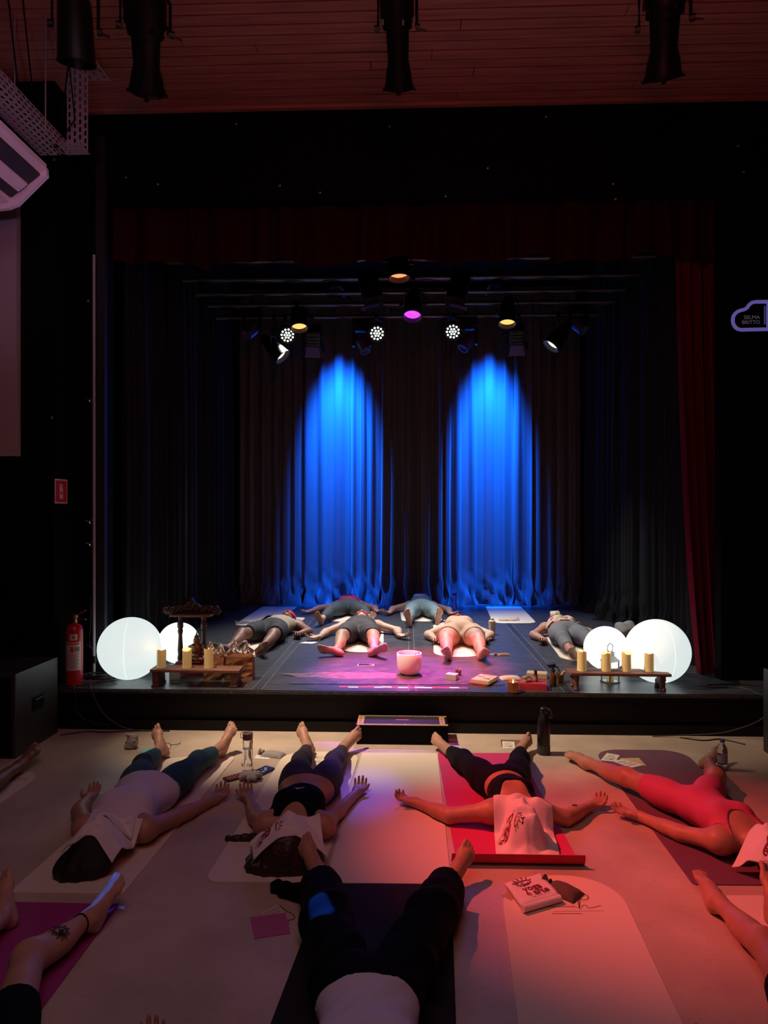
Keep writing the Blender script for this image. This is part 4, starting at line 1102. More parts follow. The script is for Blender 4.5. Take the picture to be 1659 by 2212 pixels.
bm.faces.new(vs[::-1]); bm.faces.new(ws); box(bm, (0, 0, .24), (.05, .05, .03), bev=.003); obj('roof', bm, M_LANT, r)
bm = BM(); tube(bm, [V(.03 * math.cos(a), 0, .285 + .038 * math.sin(a)) for a in [k * math.pi / 10 for k in range(20)]], .003, 6, closed=True); obj('loop_handle', bm, M_DARKMETAL, r, smooth=True)
bm = BM(); lathe(bm, [(0, .013), (.028, .013), (.028, .08), (0, .078)], 18); obj('inner_candle', bm, M_CANDLE, r, smooth=True)

# ---- bottles and cloths farther back on the stage
M_CLEARP = mat('clear_plastic', (0.9, 0.92, 0.95), 0.06, trans=.95, ior=1.2)
bottle('pale plastic shaker bottle beside the person in beige on the stage', 'shaker_bottle', S(1063, 1370), [(0, 0), (.032, 0), (.036, .005), (.038, .115), (.034, .12), (0, .12)], mat('milky_plastic', (.62, .56, .44), .4, sub=.3), [(.039, .12), (.040, .124), (.040, .155), (.030, .162), (.024, .166), (.022, .185), (0, .187)], mat('cream_plastic', (.66, .56, .36), .4), lab=None)
bottle('tall clear water bottle near the foot of the backdrop', 'water_bottle', S(982, 1315), [(0, 0), (.034, 0), (.036, .005), (.036, .17), (.03, .18), (.028, .20)], mat('blue_clear_plastic', (.5, .6, .95), .08, trans=.8), [(.030, .20), (.031, .202), (.031, .228), (0, .23)], mat('blue_cap', (.05, .1, .5), .4), liquid=[(0, .006), (.033, .006), (.033, .13), (0, .13)])
def crumple(name, label, cat, p, rz, w, d, h, m, seed=0, z=0, group=None):
    """a soft crumpled cloth"""
    rnd = random.Random(seed); pr = []
    for k in range(9):
        a = rnd.uniform(0, 6.28); x, y = rnd.uniform(-.36, .36) * w, rnd.uniform(-.3, .3) * d
        l = rnd.uniform(.12, .3) * w
        c, s_ = math.cos(rz + a * .25), math.sin(rz + a * .25)
        X, Y = x * math.cos(rz) - y * math.sin(rz), x * math.sin(rz) + y * math.cos(rz)
        zz = h * rnd.uniform(.25, .6)
        pr.append(cap((X - l * c / 2, Y - l * s_ / 2, zz * .6), (X + l * c / 2, Y + l * s_ / 2, zz), h * .32, h * .2, k=h * .25))
    pr.append(ell((0, 0, h * .15), (w * .48, d * .45, h * .25), [(math.cos(rz), math.sin(rz), 0), (-math.sin(rz), math.cos(rz), 0), (0, 0, 1)], k=h * .3))
    def clip(g, A): return np.maximum(A, -(g.Z - .0015))
    o = blob(name, pr, m, h=max(.0035, h * .06), clip=clip, adapt=.05)
    o.location = (p[0], p[1], p[2] + z)
    return tag(o, label, cat, group)
crumple('crumpled_cloth', 'crumpled beige cloth at the near end of the empty rear right mat', 'cloth', S(1100, 1341), .1, .30, .10, .05, M_BEIGECLOTH, 4, z=.006)
pillow('eye_pillow', 'small dark eye pillow on the empty rear left mat', 'eye pillow', S(527, 1347), R(10), .16, .08, .028, M_GREYCLOTH, neck=True, zoff=.0055)
pillow('eye_pillow', 'reddish brown eye pillow on the stage right of the person in beige', 'eye pillow', S(1088, 1416), R(4), .13, .06, .024, mat('rust_cloth', (.34, .17, .12), .8, bump=.4, bscale=80), neck=True)
p = S(1066, 1414); bm = BM(); prism(bm, [(-.06, -.012), (.05, -.012), (.05, .012), (-.06, .012)], .0006, .0016); o = obj('paper_card', bm, M_PAPER, None, loc=p + V(-.01, 0.02, 0)); tag(o, 'thin pale paper card between the eye pillow and the cream mat on stage', 'card')
p = S(668, 1388); r = thing('paper_sheet', 'white sheet of paper lying left of the middle person on the stage', 'paper', p, R(-12))
bm = BM(); prism(bm, [(-.085, -.055), (.055, -.06), (.085, .055), (-.06, .055)], .0006, .0016); obj('sheet', bm, M_PAPER, r)
bm = BM(); ribbon(bm, [(-.04 + .012 * k, .005 * math.sin(k * 2.1)) for k in range(8)], .002, .0005, Matrix.Translation((0, .01, .0017))); obj('handwriting', bm, M_INK, r)
pillow('eye_pillow', 'tiny brown eye pillow beside the white sheet of paper', 'eye pillow', S(688, 1385), R(30), .06, .035, .018, M_BROWNCLOTH)
crumple('crumpled_cloth', 'grey crumpled cloth on the stage right of the person in grey green leggings', 'cloth', S(970, 1343), .2, .16, .07, .04, M_GREYCLOTH, 8)
crumple('fabric_bundle', 'pale fabric bundle behind the big globe at the right', 'cloth', S(1372, 1388) + V(0, .3, 0), .6, .24, .16, .22, M_GREYCLOTH, 15)

# ---- step in front of the stage
stp = thing('step_box', 'black wooden step with gold bordered top in front of the stage', 'step', ((W(770, 1608).x + W(968, 1610).x) / 2, 5.24, 0))
wS = W(968, 1610).x - W(770, 1608).x
y0 = W(870, 1609).y - 5.24; hS = .145
bm = BM(); box(bm, (0, (y0 + .14) / 2, hS / 2), (wS, .14 - y0, hS), bev=.004); obj('step_body', bm, M_BLACK, stp)
M_GOLD = mat('gold_band', (.42, .27, .11), .45); M_BLK2 = mat('black_print', (.01, .008, .008), .5)
T = hS + .0004
def topq(x0, x1, ya, yb, m, nm):
    bm = BM(); box(bm, ((x0 + x1) / 2, (ya + yb) / 2, T + .0006), (x1 - x0, yb - ya, .0012)); return obj(nm, bm, m, stp)
topq(-wS / 2, wS / 2, y0, y0 + .035, M_GOLD, 'gold_band'); topq(-wS / 2, wS / 2, .115, .14, M_GOLD, 'gold_band')
topq(-wS / 2, -wS / 2 + .05, y0 + .035, .115, M_GOLD, 'gold_band'); topq(wS / 2 - .06, wS / 2 - .02, y0 + .035, .115, M_GOLD, 'gold_band')
topq(-wS / 2 + .05, wS / 2 - .06, y0 + .035, .115, mat('dark_step_top', (.03, .032, .04), .35), 'step_top')
bm = BM()
for k in range(26): prism(bm, [(0, 0), (.022, 0), (.011, .016)], 0, .0006, Matrix.Translation((-wS / 2 + .01 + k * (wS - .04) / 25.5, .118, T + .0014)))
obj('zigzag_print', bm, M_BLK2, stp)
bm = BM()
add_bm(bm, text_bm('AV LOBVABVOINO · CUIDADO · SUCEDA COM VOCE AQUI', .026), Matrix.Translation((0, y0 + .017, T + .0014)) @ Matrix.Diagonal((.82, 1, 1, 1))); obj('band_lettering', bm, M_BLK2, stp)
for x in (-wS / 2 + .025, wS / 2 - .04):
    bm = text_bm('DOCE AQUI', .022); bmesh.ops.transform(bm, matrix=Matrix.Translation((x, (y0 + .15) / 2, T + .0014)) @ Matrix.Rotation(R(90), 4, 'Z'), verts=bm.verts); obj('band_lettering', bm, M_BLK2, stp)
bm = BM(); box(bm, (.0, (y0 + .16) / 2, T + .002), (.10, .010, .0014)); obj('tape_mark', bm, mat('pink_tape', (.7, .2, .25), .5), stp, label='pink strip of tape')

# ---- loudspeaker cabinets at both sides
M_CAB = mat('black_cabinet_paint', (0.032, 0.034, 0.036), 0.42, bump=.15, bscale=260)
def cabinet(label, x0, x1, y0, y1, h, hx_):
    r = thing('speaker_cabinet', label, 'speaker', ((x0 + x1) / 2, (y0 + y1) / 2, 0), group='black subwoofer cabinets')
    w, d = x1 - x0, y1 - y0
    bm = BM(); box(bm, (0, 0, h / 2), (w, d, h), bev=.012); obj('cabinet_body', bm, M_CAB, r)
    bm = BM(); box(bm, (0, -d / 2 - .004, h / 2), (w - .05, .012, h - .05), bev=.003); obj('grille', bm, M_BLACK, r)
    s = hx_; xf = s * w / 2
    bm = BM(); box(bm, (xf + s * .001, 0.0, h * .54), (.006, .16, .11), bev=.002); obj('handle_frame', bm, M_DARKMETAL, r)
    bm = BM(); box(bm, (xf + s * .003, 0.0, h * .54), (.006, .12, .075), bev=.002); obj('handle_recess', bm, M_BLACK, r)
    bm = BM(); tube(bm, [V(xf + s * .009, -.055, h * .585), V(xf + s * .009, .055, h * .585)], .007, 8); obj('handle_grip', bm, M_DARKMETAL, r, smooth=True)
    return r
cabinet('black subwoofer cabinet at the left edge of the hall floor', -3.38, -2.78, 4.74, 5.33, .60, 1)
cabinet('black subwoofer cabinet at the right edge of the hall floor', 2.60, 3.18, 4.50, 5.10, .61, -1)

# ---- fire extinguisher and its sign
p = V(WY(149, 1486, 5.53).x, 5.53, ZS); p = V(-2.74, 5.52, ZS)
r = thing('fire_extinguisher', 'red fire extinguisher standing at the left end of the stage', 'fire extinguisher', p, R(0))
M_FIRE = mat('fire_red', (0.40, 0.012, 0.02), 0.25)
bm = BM(); lathe(bm, [(0, 0), (.058, 0), (.065, .006), (.066, .02), (.066, .45), (.055, .485), (.028, .505), (.022, .51)], 32); obj('cylinder', bm, M_FIRE, r, smooth=True)
bm = BM(); lathe(bm, [(.02, .51), (.02, .54), (.026, .545), (.026, .575), (.015, .58), (.0, .58)], 16); obj('valve', bm, mat('brass', (.33, .22, .10), .32, metal=.85), r, smooth=True)
bm = BM(); box(bm, (.045, 0, .545), (.10, .016, .008), Matrix.Rotation(R(8), 3, 'Y')); obj('carry_handle', bm, mat('brass', (.33, .22, .10), .32, metal=.85), r)
bm = BM(); box(bm, (.045, 0, .585), (.11, .018, .008), Matrix.Rotation(R(-28), 3, 'Y')); obj('squeeze_lever', bm, M_FIRE, r)
bm = BM(); tube(bm, [V(.0 + -.02 - .11 * math.sin(k / 18 * math.pi) * 1.0 - .0 * k, .0, .56 + .075 * math.sin(k / 18 * math.pi * 2 + 0.0) * (1 if k < 9 else .4)) if 0 else V(-.02 - .075 + .09 * math.cos(R(40 + 15 * k)), 0.01, .535 + .085 * math.sin(R(40 + 15 * k))) for k in range(18)], .008, 8); obj('hose', bm, M_BPLAS, r, smooth=True)
def plate(w0, w1, z0, z1, m, nm, dr=.0012):
    bm = BM(); n = 14; lo = []; hi = []
    for k in range(n + 1):
        a = R(-90 + w0 + (w1 - w0) * k / n); q = .0663 + dr
        lo.append(bm.verts.new((q * math.cos(a), q * math.sin(a), z0))); hi.append(bm.verts.new((q * math.cos(a), q * math.sin(a), z1)))
    for k in range(n): bm.faces.new((lo[k], lo[k + 1], hi[k + 1], hi[k]))
    return obj(nm, bm, m, r)
M_LAB = mat('label_paper', (.55, .50, .50), .5)
plate(-70, 70, .13, .36, M_LAB, 'paper_label'); plate(-5, 45, .375, .425, M_LAB, 'paper_label')
M_LRED = mat('label_red', (.5, .03, .04), .5)
plate(-60, 60, .34, .352, M_LRED, 'printed_line', .0018); plate(-2, 20, .28, .325, M_LRED, 'printed_symbol', .0018)
for k in range(11):
    z = .262 - k * .0115
    plate(-62, 62 - (k * 37) % 23, z, z + .0035, M_INK, 'printed_line', .0018)
plate(-62, -10, .285, .288, M_INK, 'printed_line', .0018); plate(-62, -10, .30, .303, M_INK, 'printed_line', .0018); plate(26, 60, .285, .32, M_INK, 'printed_symbol', .0018)
plate(8, 30, .388, .412, M_INK, 'printed_symbol', .0018)

# sign on the pier's side
sy = 5.53; sz = 1.92
r = thing('extinguisher_sign', 'red square fire extinguisher sign with white border on the dark left pier', 'sign', (-2.86, sy, sz))
Ms = basis((0, 1, 0), (0, 0, 1), (1, 0, 0), (.0005, 0, 0))
bm = BM(); prism(bm, roundrect(.20, .20, .003), 0, .003, Ms); obj('sign_plate', bm, mat('sign_white', (.62, .52, .50), .5), r)
bm = BM(); prism(bm, roundrect(.178, .178, .002), .003, .0036, Ms); obj('red_field', bm, mat('sign_red', (.48, .015, .03), .5), r)
bm = BM(); M2 = Ms
prism(bm, [(-.026, -.06), (.026, -.06), (.026, .022), (.016, .036), (-.016, .036), (-.026, .022)], .0036, .0044, M2)
prism(bm, [(-.007, .036), (.007, .036), (.007, .05), (-.007, .05)], .0036, .0044, M2)
ribbon(bm, [(-.03, .03), (-.03, .045), (-.012, .058), (.0, .056), (.024, .046)], .009, .0008, M2 @ Matrix.Translation((0, 0, .0036)))
obj('extinguisher_symbol', bm, mat('sign_white', (.62, .52, .50), .5), r)
bm = BM(); prism(bm, circle(.015, 20, 0, -.013), .0044, .005, M2); obj('red_dot', bm, mat('sign_red', (.48, .015, .03), .5), r)

# piano-shaped sign on the right wall
c0 = WY(1620, 684, YP - .001)
r = thing('piano_sign', 'bluish grand piano outline sign with a name on the dark wall at the right', 'sign', c0)
sc = 5.9 / FPX
def P2(x, y): return ((60 * (x - 600 * 1.0) / 1005), 0)
def pz(zx, zy): return ((1560 + zx * 99 / 1659 - 1620) * sc, -(630 + zy * 110 / 1843 - 684) * sc)
pl = [pz(*q) for q in ((1640, 390), (1180, 390), (1060, 420), (960, 500), (900, 590), (820, 650), (700, 680), (580, 720), (480, 800), (420, 900), (400, 1030), (420, 1160), (480, 1270), (570, 1340), (680, 1372), (1640, 1358))]
Mz = basis((1, 0, 0), (0, 0, 1), (0, -1, 0), (0, 0, 0))
M_SIGN = mat('sign_violet_light', (.50, .50, .92), .5, emit=(.085, .10, .42), es=.55)  # violet tint and faint glow stand in for bluish light on pale paint
bm = BM(); ribbon(bm, pl, 120 * 99 / 1659 * sc, .008, Mz); obj('piano_outline', bm, M_SIGN, r)
bm = BM(); a = pz(1620, 340); b = pz(1620, 1400); ribbon(bm, [a, b], 95 * 99 / 1659 * sc, .009, Mz); obj('keyboard_bar', bm, M_SIGN, r)
M_SIGN2 = mat('grey_sign_letters', (.4, .4, .46), .5, emit=(.10, .10, .16), es=.42)  # faint glow added to the letters in place of light on them
bm = BM(); a = pz(1515, 540); b = pz(1515, 1190); ribbon(bm, [a, b], 50 * 99 / 1659 * sc, .004, Mz)
obj('key_strip', bm, mat('sign_blue_glow', (.1, .12, .25), .5, emit=(.03, .05, .16), es=.6), r)  # blue glow put into the strip, which is no lamp
for s_, zx, zy in (('SELMA', 1065, 935), ('BRITTO', 1040, 1110)):
    bm = text_bm(s_, 170 * 99 / 1659 * sc * 1.06); x, z = pz(zx, zy)
    wd = max(v.co.x for v in bm.verts) - min(v.co.x for v in bm.verts); tgt = (560 if s_ == 'SELMA' else 620) * 99 / 1659 * sc
    bmesh.ops.transform(bm, matrix=Mz @ Matrix.Translation((x, z, .002)) @ Matrix.Diagonal((tgt / wd, 1, 1, 1)), verts=bm.verts)
    obj('lettering', bm, M_SIGN2, r)

# ---- cables
M_CABLE = mat('black_cable', (.02, .02, .022), .4); M_CABLEG = mat('grey_cable', (.07, .065, .06), .45)
def spline(pts, n=8):
    P = [Vector(p) for p in pts]; out = []
    for i in range(len(P) - 1):
        p0, p1, p2, p3 = P[max(i - 1, 0)], P[i], P[i + 1], P[min(i + 2, len(P) - 1)]
        for k in range(n):
            t = k / n
            out.append(0.5 * ((2 * p1) + (p2 - p0) * t + (2 * p0 - 5 * p1 + 4 * p2 - p3) * t * t + (3 * p1 - p0 - 3 * p2 + p3) * t ** 3))
    out.append(P[-1]); return out
def cable(label, pts, rad, m, name='cable', cat='cable', group='cables by the stage'):
    bm = BM(); tube(bm, spline(pts), rad, 7); return tag(obj(name, bm, m, smooth='all'), label, cat, group)
rnd = random.Random(4); c = S(214, 1472); pts = []
for k in range(64):
    a = k * .62; rr = .085 + .022 * math.sin(k * .9) + rnd.uniform(-.012, .012)
    pts.append(c + V(rr * 1.35 * math.cos(a) + .03 * math.sin(k * .21), rr * .8 * math.sin(a), .007 + .0009 * k + .008 * abs(math.sin(k * 1.3))))
cable('coil of black cable on the stage beside the big left globe', pts, .0055, M_CABLE, 'cable_coil')
q = S(187, 1478)
r = thing('power_strip', 'dark power strip beside the cable coil at the left of the stage', 'power strip', q, R(22))
bm = BM(); box(bm, (0, 0, .018), (.20, .05, .034), bev=.006); obj('strip_body', bm, mat('grey_plastic', (.10, .10, .10), .45), r)
for k in range(3):
    bm = BM(); lathe(bm, [(.017, .0352), (.017, .0358), (0, .0358)], 14, Matrix.Translation((-.06 + .06 * k, 0, 0))); obj('socket', bm, M_BLACK, r)
E0 = S(200, 1484)
cable('grey cable hanging from the coil over the stage edge to the floor', [c + V(-.05, -.05, .02), V(E0.x, YF + .02, ZS + .006), V(E0.x + .03, YF - .012, ZS - .03), V(E0.x + .12, YF - .04, .16), V(E0.x + .25, YF - .03, .05), V(E0.x + .40, YF - .02, .006), V(E0.x + .6, YF - .03, .005)], .0045, M_CABLEG)
cable('black cable looping down the stage front at the left end', [S(165, 1483) + V(0, .05, .01), V(S(160, 1486).x, YF + .01, ZS + .006), V(-2.66, YF - .015, ZS - .06), V(-2.64, YF - .03, .14), V(-2.50, YF - .03, .06), V(-2.36, YF - .015, .05)], .0045, M_CABLE)
cable('black cable lying on the floor beside the left subwoofer', [V(-2.72, 5.25, .005), V(-2.55, 5.34, .005), V(-2.4, 5.33, .005), V(-2.2, 5.37, .005), V(-1.9, 5.38, .005)], .005, M_CABLE)
a = S(1520, 1487)
cable('pale cable running from the red curtain along the right end of the stage', [a + V(-.02, .08, .006), a + V(.1, .03, .006), a + V(.3, .0, .006), V(2.72, YF + .02, ZS + .006), V(2.80, YF - .02, ZS - .04), V(2.72, YF - .05, .16), V(2.5, YF - .03, .06), V(2.3, YF - .03, .03), V(1.9, YF - .02, .006)], .0045, M_CABLEG)
cable('black cable in a slack loop at the right end of the stage', [a + V(.06, .10, .006), a + V(.25, .12, .006), a + V(.45, .08, .006), V(3.0, YF + .1, ZS + .006)], .0045, M_CABLE)
cable('black cable on the floor before the right subwoofer', [V(2.1, 5.36, .005), V(2.25, 5.30, .005), V(2.4, 5.33, .005), V(2.53, 5.22, .005)], .005, M_CABLE)
cable('thin black lead hanging down the left stage post', [WY(195, 1290, 5.74), WY(196, 1340, 5.74), WY(193, 1385, 5.74), WY(201, 1410, 5.74), WY(206, 1445, 5.72)], .0035, M_CABLE)
# ------------------------------------------------------------------ mats on the hall floor
M_PINK = mat('pink_mat_rubber', (0.58, 0.035, 0.17), 0.6, bump=.04, bscale=300)
M_PINKU = mat('red_mat_underside', (0.50, 0.025, 0.06), 0.65)
M_PURP = mat('purple_mat_rubber', (0.16, 0.065, 0.11), 0.65, bump=.04, bscale=300)
M_MAG = mat('magenta_mat_rubber', (0.33, 0.03, 0.20), 0.65, bump=.04, bscale=300)
M_NAVY = mat('dark_blue_mat_rubber', (0.020, 0.018, 0.026), 0.7, spec=.12, bump=.04, bscale=300)
F = lambda u, v: W(u, v, 0.0)
yoga_mat('cream mat under the person in the white top and teal leggings', F(345, 1640), F(515, 1628), F(266, 1932), F(20, 1930), M_CREAM, .13, .01)
rB, MB_ = yoga_mat('cream mat with dark lettering under the person in dark grey leggings', F(617, 1625), F(778, 1625), F(691, 1907), F(440, 1907), M_CREAM, .16, .07)
print_text('ICONI', .075, M_INK, rB, MB_(.60, .93) @ Matrix.Diagonal((1, .9, 1, 1)))
bm = BM(); ribbon(bm, [(-.09, 0), (.06, 0)], .004, .0004, MB_(.60, .885)); ribbon(bm, [(-.05, .02), (-.06, .008), (-.045, .012)], .004, .0004, MB_(.60, .885)); ribbon(bm, [(-.09, -.02), (.08, -.022)], .002, .0004, MB_(.60, .885)); obj('printed_flourish', bm, M_INK, rB)
bm = BM(); prism(bm, circle(.055, 28), 0, .0006, MB_(.78, .255)); obj('printed_disc', bm, mat('olive_print', (.30, .33, .22), .7), rB, label='olive green printed disc')
yoga_mat('empty mat lit violet between the black sports bra and the pink mat', F(782, 1627), F(945, 1628), F(975, 1912), F(702, 1908), M_CREAM, .01, .01)
# pink mat with its near end curling up
rC, MC_ = yoga_mat('bright pink mat under the person in black leggings, its near end curled up', F(945, 1628), F(1120, 1628), F(1250, 1862), F(985, 1860), M_PINK, .01, .002)
a, b = F(979, 1862), F(1251, 1866); X = (b - a).normalized(); Y = V(-X.y, X.x, 0)
bm = BM(); prof = [(.012, .0005), (-.01, .004), (-.03, .014), (-.042, .03), (-.046, .052), (-.045, .064), (-.040, .064), (-.040, .052), (-.036, .033), (-.026, .018), (-.008, .009), (.012, .0062)]
cc = rC.location
prism(bm, [(y, z) for y, z in prof], 0, (b - a).length + .03, basis(Y, V(0, 0, 1), X, a - cc - X * .01))
obj('curled_end', bm, M_PINKU, rC, label='curled-up red end of the pink mat')
yoga_mat('dark purple mat under the person in the pink outfit', F(1281, 1620), F(1475, 1622), F(1770, 1915), F(1497, 1912), M_PURP, .17, .02)
rT, MT_ = yoga_mat('empty cream mat with a rounded far end under the folded towel, lit red', F(1079, 1893), F(1325, 1893), F(1743, 2790), F(1193, 2790), M_CREAM, .25, .05)
print_text('PRO', .085, M_GOLDINK, rT, MT_(.575, .893))
bm = BM(); ribbon(bm, [(-.14, -.02), (-.02, -.02), (0, -.03), (.02, .03), (.03, .06), (.02, .062), (.005, .0), (.0, -.045), (.02, -.01), (.035, -.008), (.04, -.03), (.06, -.028), (.10, -.012)], .006, .0004, MT_(.60, .862)); ribbon(bm, [(-.12, -.055), (.10, -.052)], .002, .0004, MT_(.60, .862)); ribbon(bm, [(-.13, -.072), (0, -.072)], .005, .0004, MT_(.60, .862)); obj('printed_flourish', bm, M_GOLDINK, rT)
yoga_mat('dark blue mat under the person in wide black trousers at the bottom of the picture', F(700, 1910), F(975, 1912), F(1006, 2827), F(351, 2827), M_NAVY, .01, .01)
c1 = F(98, 1668)
rF, MF_ = yoga_mat('cream mat at the left edge of the picture nearest the left subwoofer', c1 + V(-.60, 0, 0), c1, c1 + V(0, -1.75, 0), c1 + V(-.60, -1.75, 0), M_CREAM, .16, .05)
print_text('ICON', .06, M_INK, rF, MF_(.8, .92))
c1 = F(258, 1955)
yoga_mat('magenta mat at the bottom left under the tattooed leg', c1 + V(-.62, 0, 0), c1, c1 + V(-.005, -1.75, 0), c1 + V(-.62, -1.75, 0), M_MAG, .01, .01)
c1 = F(1522, 1936)
yoga_mat('cream mat at the right edge under the two bare legs', c1, c1 + V(.62, .02, 0), c1 + V(.64, -1.75, 0), c1 + V(.02, -1.75, 0), M_CREAM, .12, .03)

# ------------------------------------------------------------------ people lying on their backs
def vv(a): return np.array(a, float)
def unit(a):
    a = vv(a); return a / (np.linalg.norm(a) + 1e-9)
def on_sphere(C, L, u, v, far):
    """the point at distance L from C on the line of sight of (u, v)"""
    d = vv(ray(u, v)); o = vv((0, 0, EYE)); m = o - vv(C)
    b = d @ m; c = m @ m - L * L; q = b * b - c
    if q <= 0:
        p = o - d * b; return vv(C) + unit(p - vv(C)) * L
    return o + d * (-b + math.sqrt(q) if far else -b - math.sqrt(q))
class Person:
    """one continuous body from joints read off the photograph on known heights above the floor (z0)"""
    def __init__(s, label, z0, head, heels, toes, hands, knees=(None, None), elbows=(None, None), sc=1.0, g=1.0, feet_far=True, hip=None,
                 woman=True, skin='skin_tan', h=.006, curl=1.0, kz=.095, hz=.105, legs_only=False, hipw=1.0, group=None, L0=None, kout=.02, frac=.55, hz_head=.115):
        P = lambda q, z: vv(W(q[0], q[1], z0 + z)) if len(q) == 2 else vv(q)
        s.z0 = z0; s.sc = sc; s.h = h; s.g = g; s.skin = skin
        s.head = P(head, hz_head * sc)
        heel = [P(heels[0], .032), P(heels[1], .032)]
        mid = (heel[0] + heel[1]) / 2
        a = unit((s.head - mid) * [1, 1, 0])
        s.L = np.linalg.norm((s.head - mid)[:2])
        if L0: s.head = mid + a * L0; s.L = L0
        s.head[2] = z0 + .115 * sc
        s.hip = P(hip, hz) if hip is not None else mid + a * s.L * frac + vv((0, 0, hz - .032))
        s.hip[2] = z0 + hz
        s.a = a = unit((s.head - s.hip) * [1, 1, 0])
        l = vv((-a[1], a[0], 0)); 
        if l @ (heel[1] - heel[0]) < 0: l = -l
        s.l = l; z = vv((0, 0, 1)); s.zv = z
        T = np.linalg.norm(s.head - s.hip)                # hip to head centre
        q = T / .70                                       # torso scale
        s.q = q
        s.T = T
        ax = (l, a, z); C = s.hip
        wv = 1.0 if woman else .93
        p = []
        hw = g * hipw
        p += [ell(C + a * .045 * q, (.162 * q * hw * wv, .115 * q, .102 * g), ax, 'torso', .05),
              ell(C + a * .14 * q + z * .0, (.130 * q * g * (1.0 if woman else 1.1), .15 * q, .090 * g), ax, 'torso', .05),
              ell(C + a * .30 * q + z * .005, (.140 * q * g * (1 if woman else 1.12), .15 * q, .100 * g), ax, 'torso', .05),
              ell(C + a * .41 * q, (.150 * q * (1 if woman else 1.1), .085 * q, .082), ax, 'torso', .05)]
        S = C + a * .475 * q; S[2] = z0 + .088
        sw_ = (.165 if woman else .190) * q * (.5 + .5 * g)
        s.sh = [S - l * sw_, S + l * sw_]
        p += [cap(S - l * sw_ * .8, S + l * sw_ * .8, .056, .056, 'torso', .05)]
        if woman:
            for e in (-1, 1): p += [ell(C + a * .335 * q + l * e * .072 * q + z * .058 * g, (.062 * q * g, .062 * q, .05 * g), ax, 'bust', .035)]
        s.neck = S + z * .015
        p += [cap(S + a * .0 + z * .01, s.head - a * .06 * q - z * .005, .054, .050, 'neck', .035)]
        H = s.head
        p += [ell(H, (.074 * sc, .100 * sc, .092 * sc), ax, 'head', .02), ell(H - a * .065 * sc + z * .03 * sc, (.052 * sc, .055 * sc, .055 * sc), ax, 'head', .03),
              cap(H - a * .01 * sc + z * .088 * sc, H - a * .034 * sc + z * .108 * sc, .011 * sc, .014 * sc, 'head', .012),
              ell(H - a * .062 * sc + z * .088 * sc, (.022, .010, .010), ax, 'head', .01), ell(H - a * .095 * sc + z * .07 * sc, (.024, .018, .018), ax, 'head', .02),
              cap(H - l * .045 * sc + a * .024 * sc + z * .083 * sc, H + l * .045 * sc + a * .024 * sc + z * .083 * sc, .011, .011, 'head', .015)]
        for e in (-1, 1):
            p += [ell(H + l * e * .076 * sc - a * .01, (.008, .026, .018), ax, 'head', .008)]
            p += [ell(H + l * e * .03 * sc + z * .080 * sc - a * .004, (.014, .012, .012), ax, 'head', .006)]
        s.arm = []; s.leg = []
        for i, e in enumerate((-1, 1)):
            out = l * e
            sh = s.sh[i]
            wr = P(hands[i][0], .035); tip = P(hands[i][1], .045)
            dw = np.linalg.norm(wr - sh)
            if dw > .58 * q + .02:
                w2 = sh + (wr - sh) * (.58 * q + .02) / dw; w2[2] = z0 + .035; tip = tip + (w2 - wr); wr = w2; dw = .58 * q + .02
            if elbows[i] is not None: el = P(elbows[i], .048)
            else:
                bend = math.sqrt(max(0.0, (.285 * q) ** 2 - (dw / 2) ** 2)); bd = np.cross(z, unit((wr - sh) * [1, 1, 0]))
                if bd @ (sh - C) < 0: bd = -bd
                el = (sh + wr) / 2 + bd * min(bend, .12) + out * .01; el[2] = z0 + .045
            t = f'arm{i}'
            ag = .5 + .5 * g
            p += [ell(sh, (.060, .06, .058), ax, t, .04), cap(sh, el, .051 * ag, .040 * ag, t, .035), cap(el, wr, .041 * ag, .0265, t, .025)]
            fd = unit(wr - el)
            p += [ell(el + (wr - el) * .28, (.042 * ag, .085, .038 * ag), (np.cross(z, fd), fd, np.cross(fd, np.cross(z, fd))), t, .02)]
            d = unit((tip - wr) * [1, 1, .3]); sd = unit(np.cross(z, d)); 
            if sd @ out < 0: sd = -sd                     # thumb side points away from the body (palm up)
            up = np.cross(sd, d); up = up if up[2] > 0 else -up
            hs = .98 * sc
            p += [cap(wr, wr + d * .03 * hs, .026, .025, t, .02), ell(wr + d * .055 * hs, (.040 * hs, .050 * hs, .016 * hs), (sd, d, up), t, .02),
                  ell(wr + d * .04 * hs + sd * .022 * hs + up * .008, (.016, .03, .014), (sd, d, up), t, .012)]
            for k, (off, ln, r0) in enumerate(((.029, .070, .0088), (.0095, .080, .0092), (-.0105, .074, .0088), (-.029, .058, .0078))):
                b0 = wr + d * (.092 - abs(off) * .25) * hs + sd * off * hs
                dd = unit(d + sd * off * 4.0)
                c1, c2, c3 = R(12 * curl + 4 * k), R(38 * curl + 5 * k), R(62 * curl + 6 * k)
                q1 = b0 + (dd * math.cos(c1) + up * math.sin(c1)) * ln * .46 * hs
                q2 = q1 + (dd * math.cos(c2) + up * math.sin(c2)) * ln * .31 * hs
                q3 = q2 + (dd * math.cos(c3) + up * math.sin(c3)) * ln * .25 * hs
                p += [cap(b0 - d * .02, q1, r0 * 1.08, r0, t, .007), cap(q1, q2, r0, r0 * .92, t, .003), cap(q2, q3, r0 * .92, r0 * .8, t, .003)]
            th0 = wr + d * .028 * hs + sd * .030 * hs
            th1 = th0 + (d * .62 + sd * .62 + up * .3) * .040 * hs; th2 = th1 + (d * .85 + sd * .25 + up * .42) * .032 * hs
            p += [cap(th0, th1, .0125, .0105, t, .010), cap(th1, th2, .0105, .0085, t, .004)]
            s.arm.append((sh, el, wr, d))
            # leg
            t = f'leg{i}'
            hj = C + out * .088 * q * hw - a * .03 * q
            hl = heel[i]
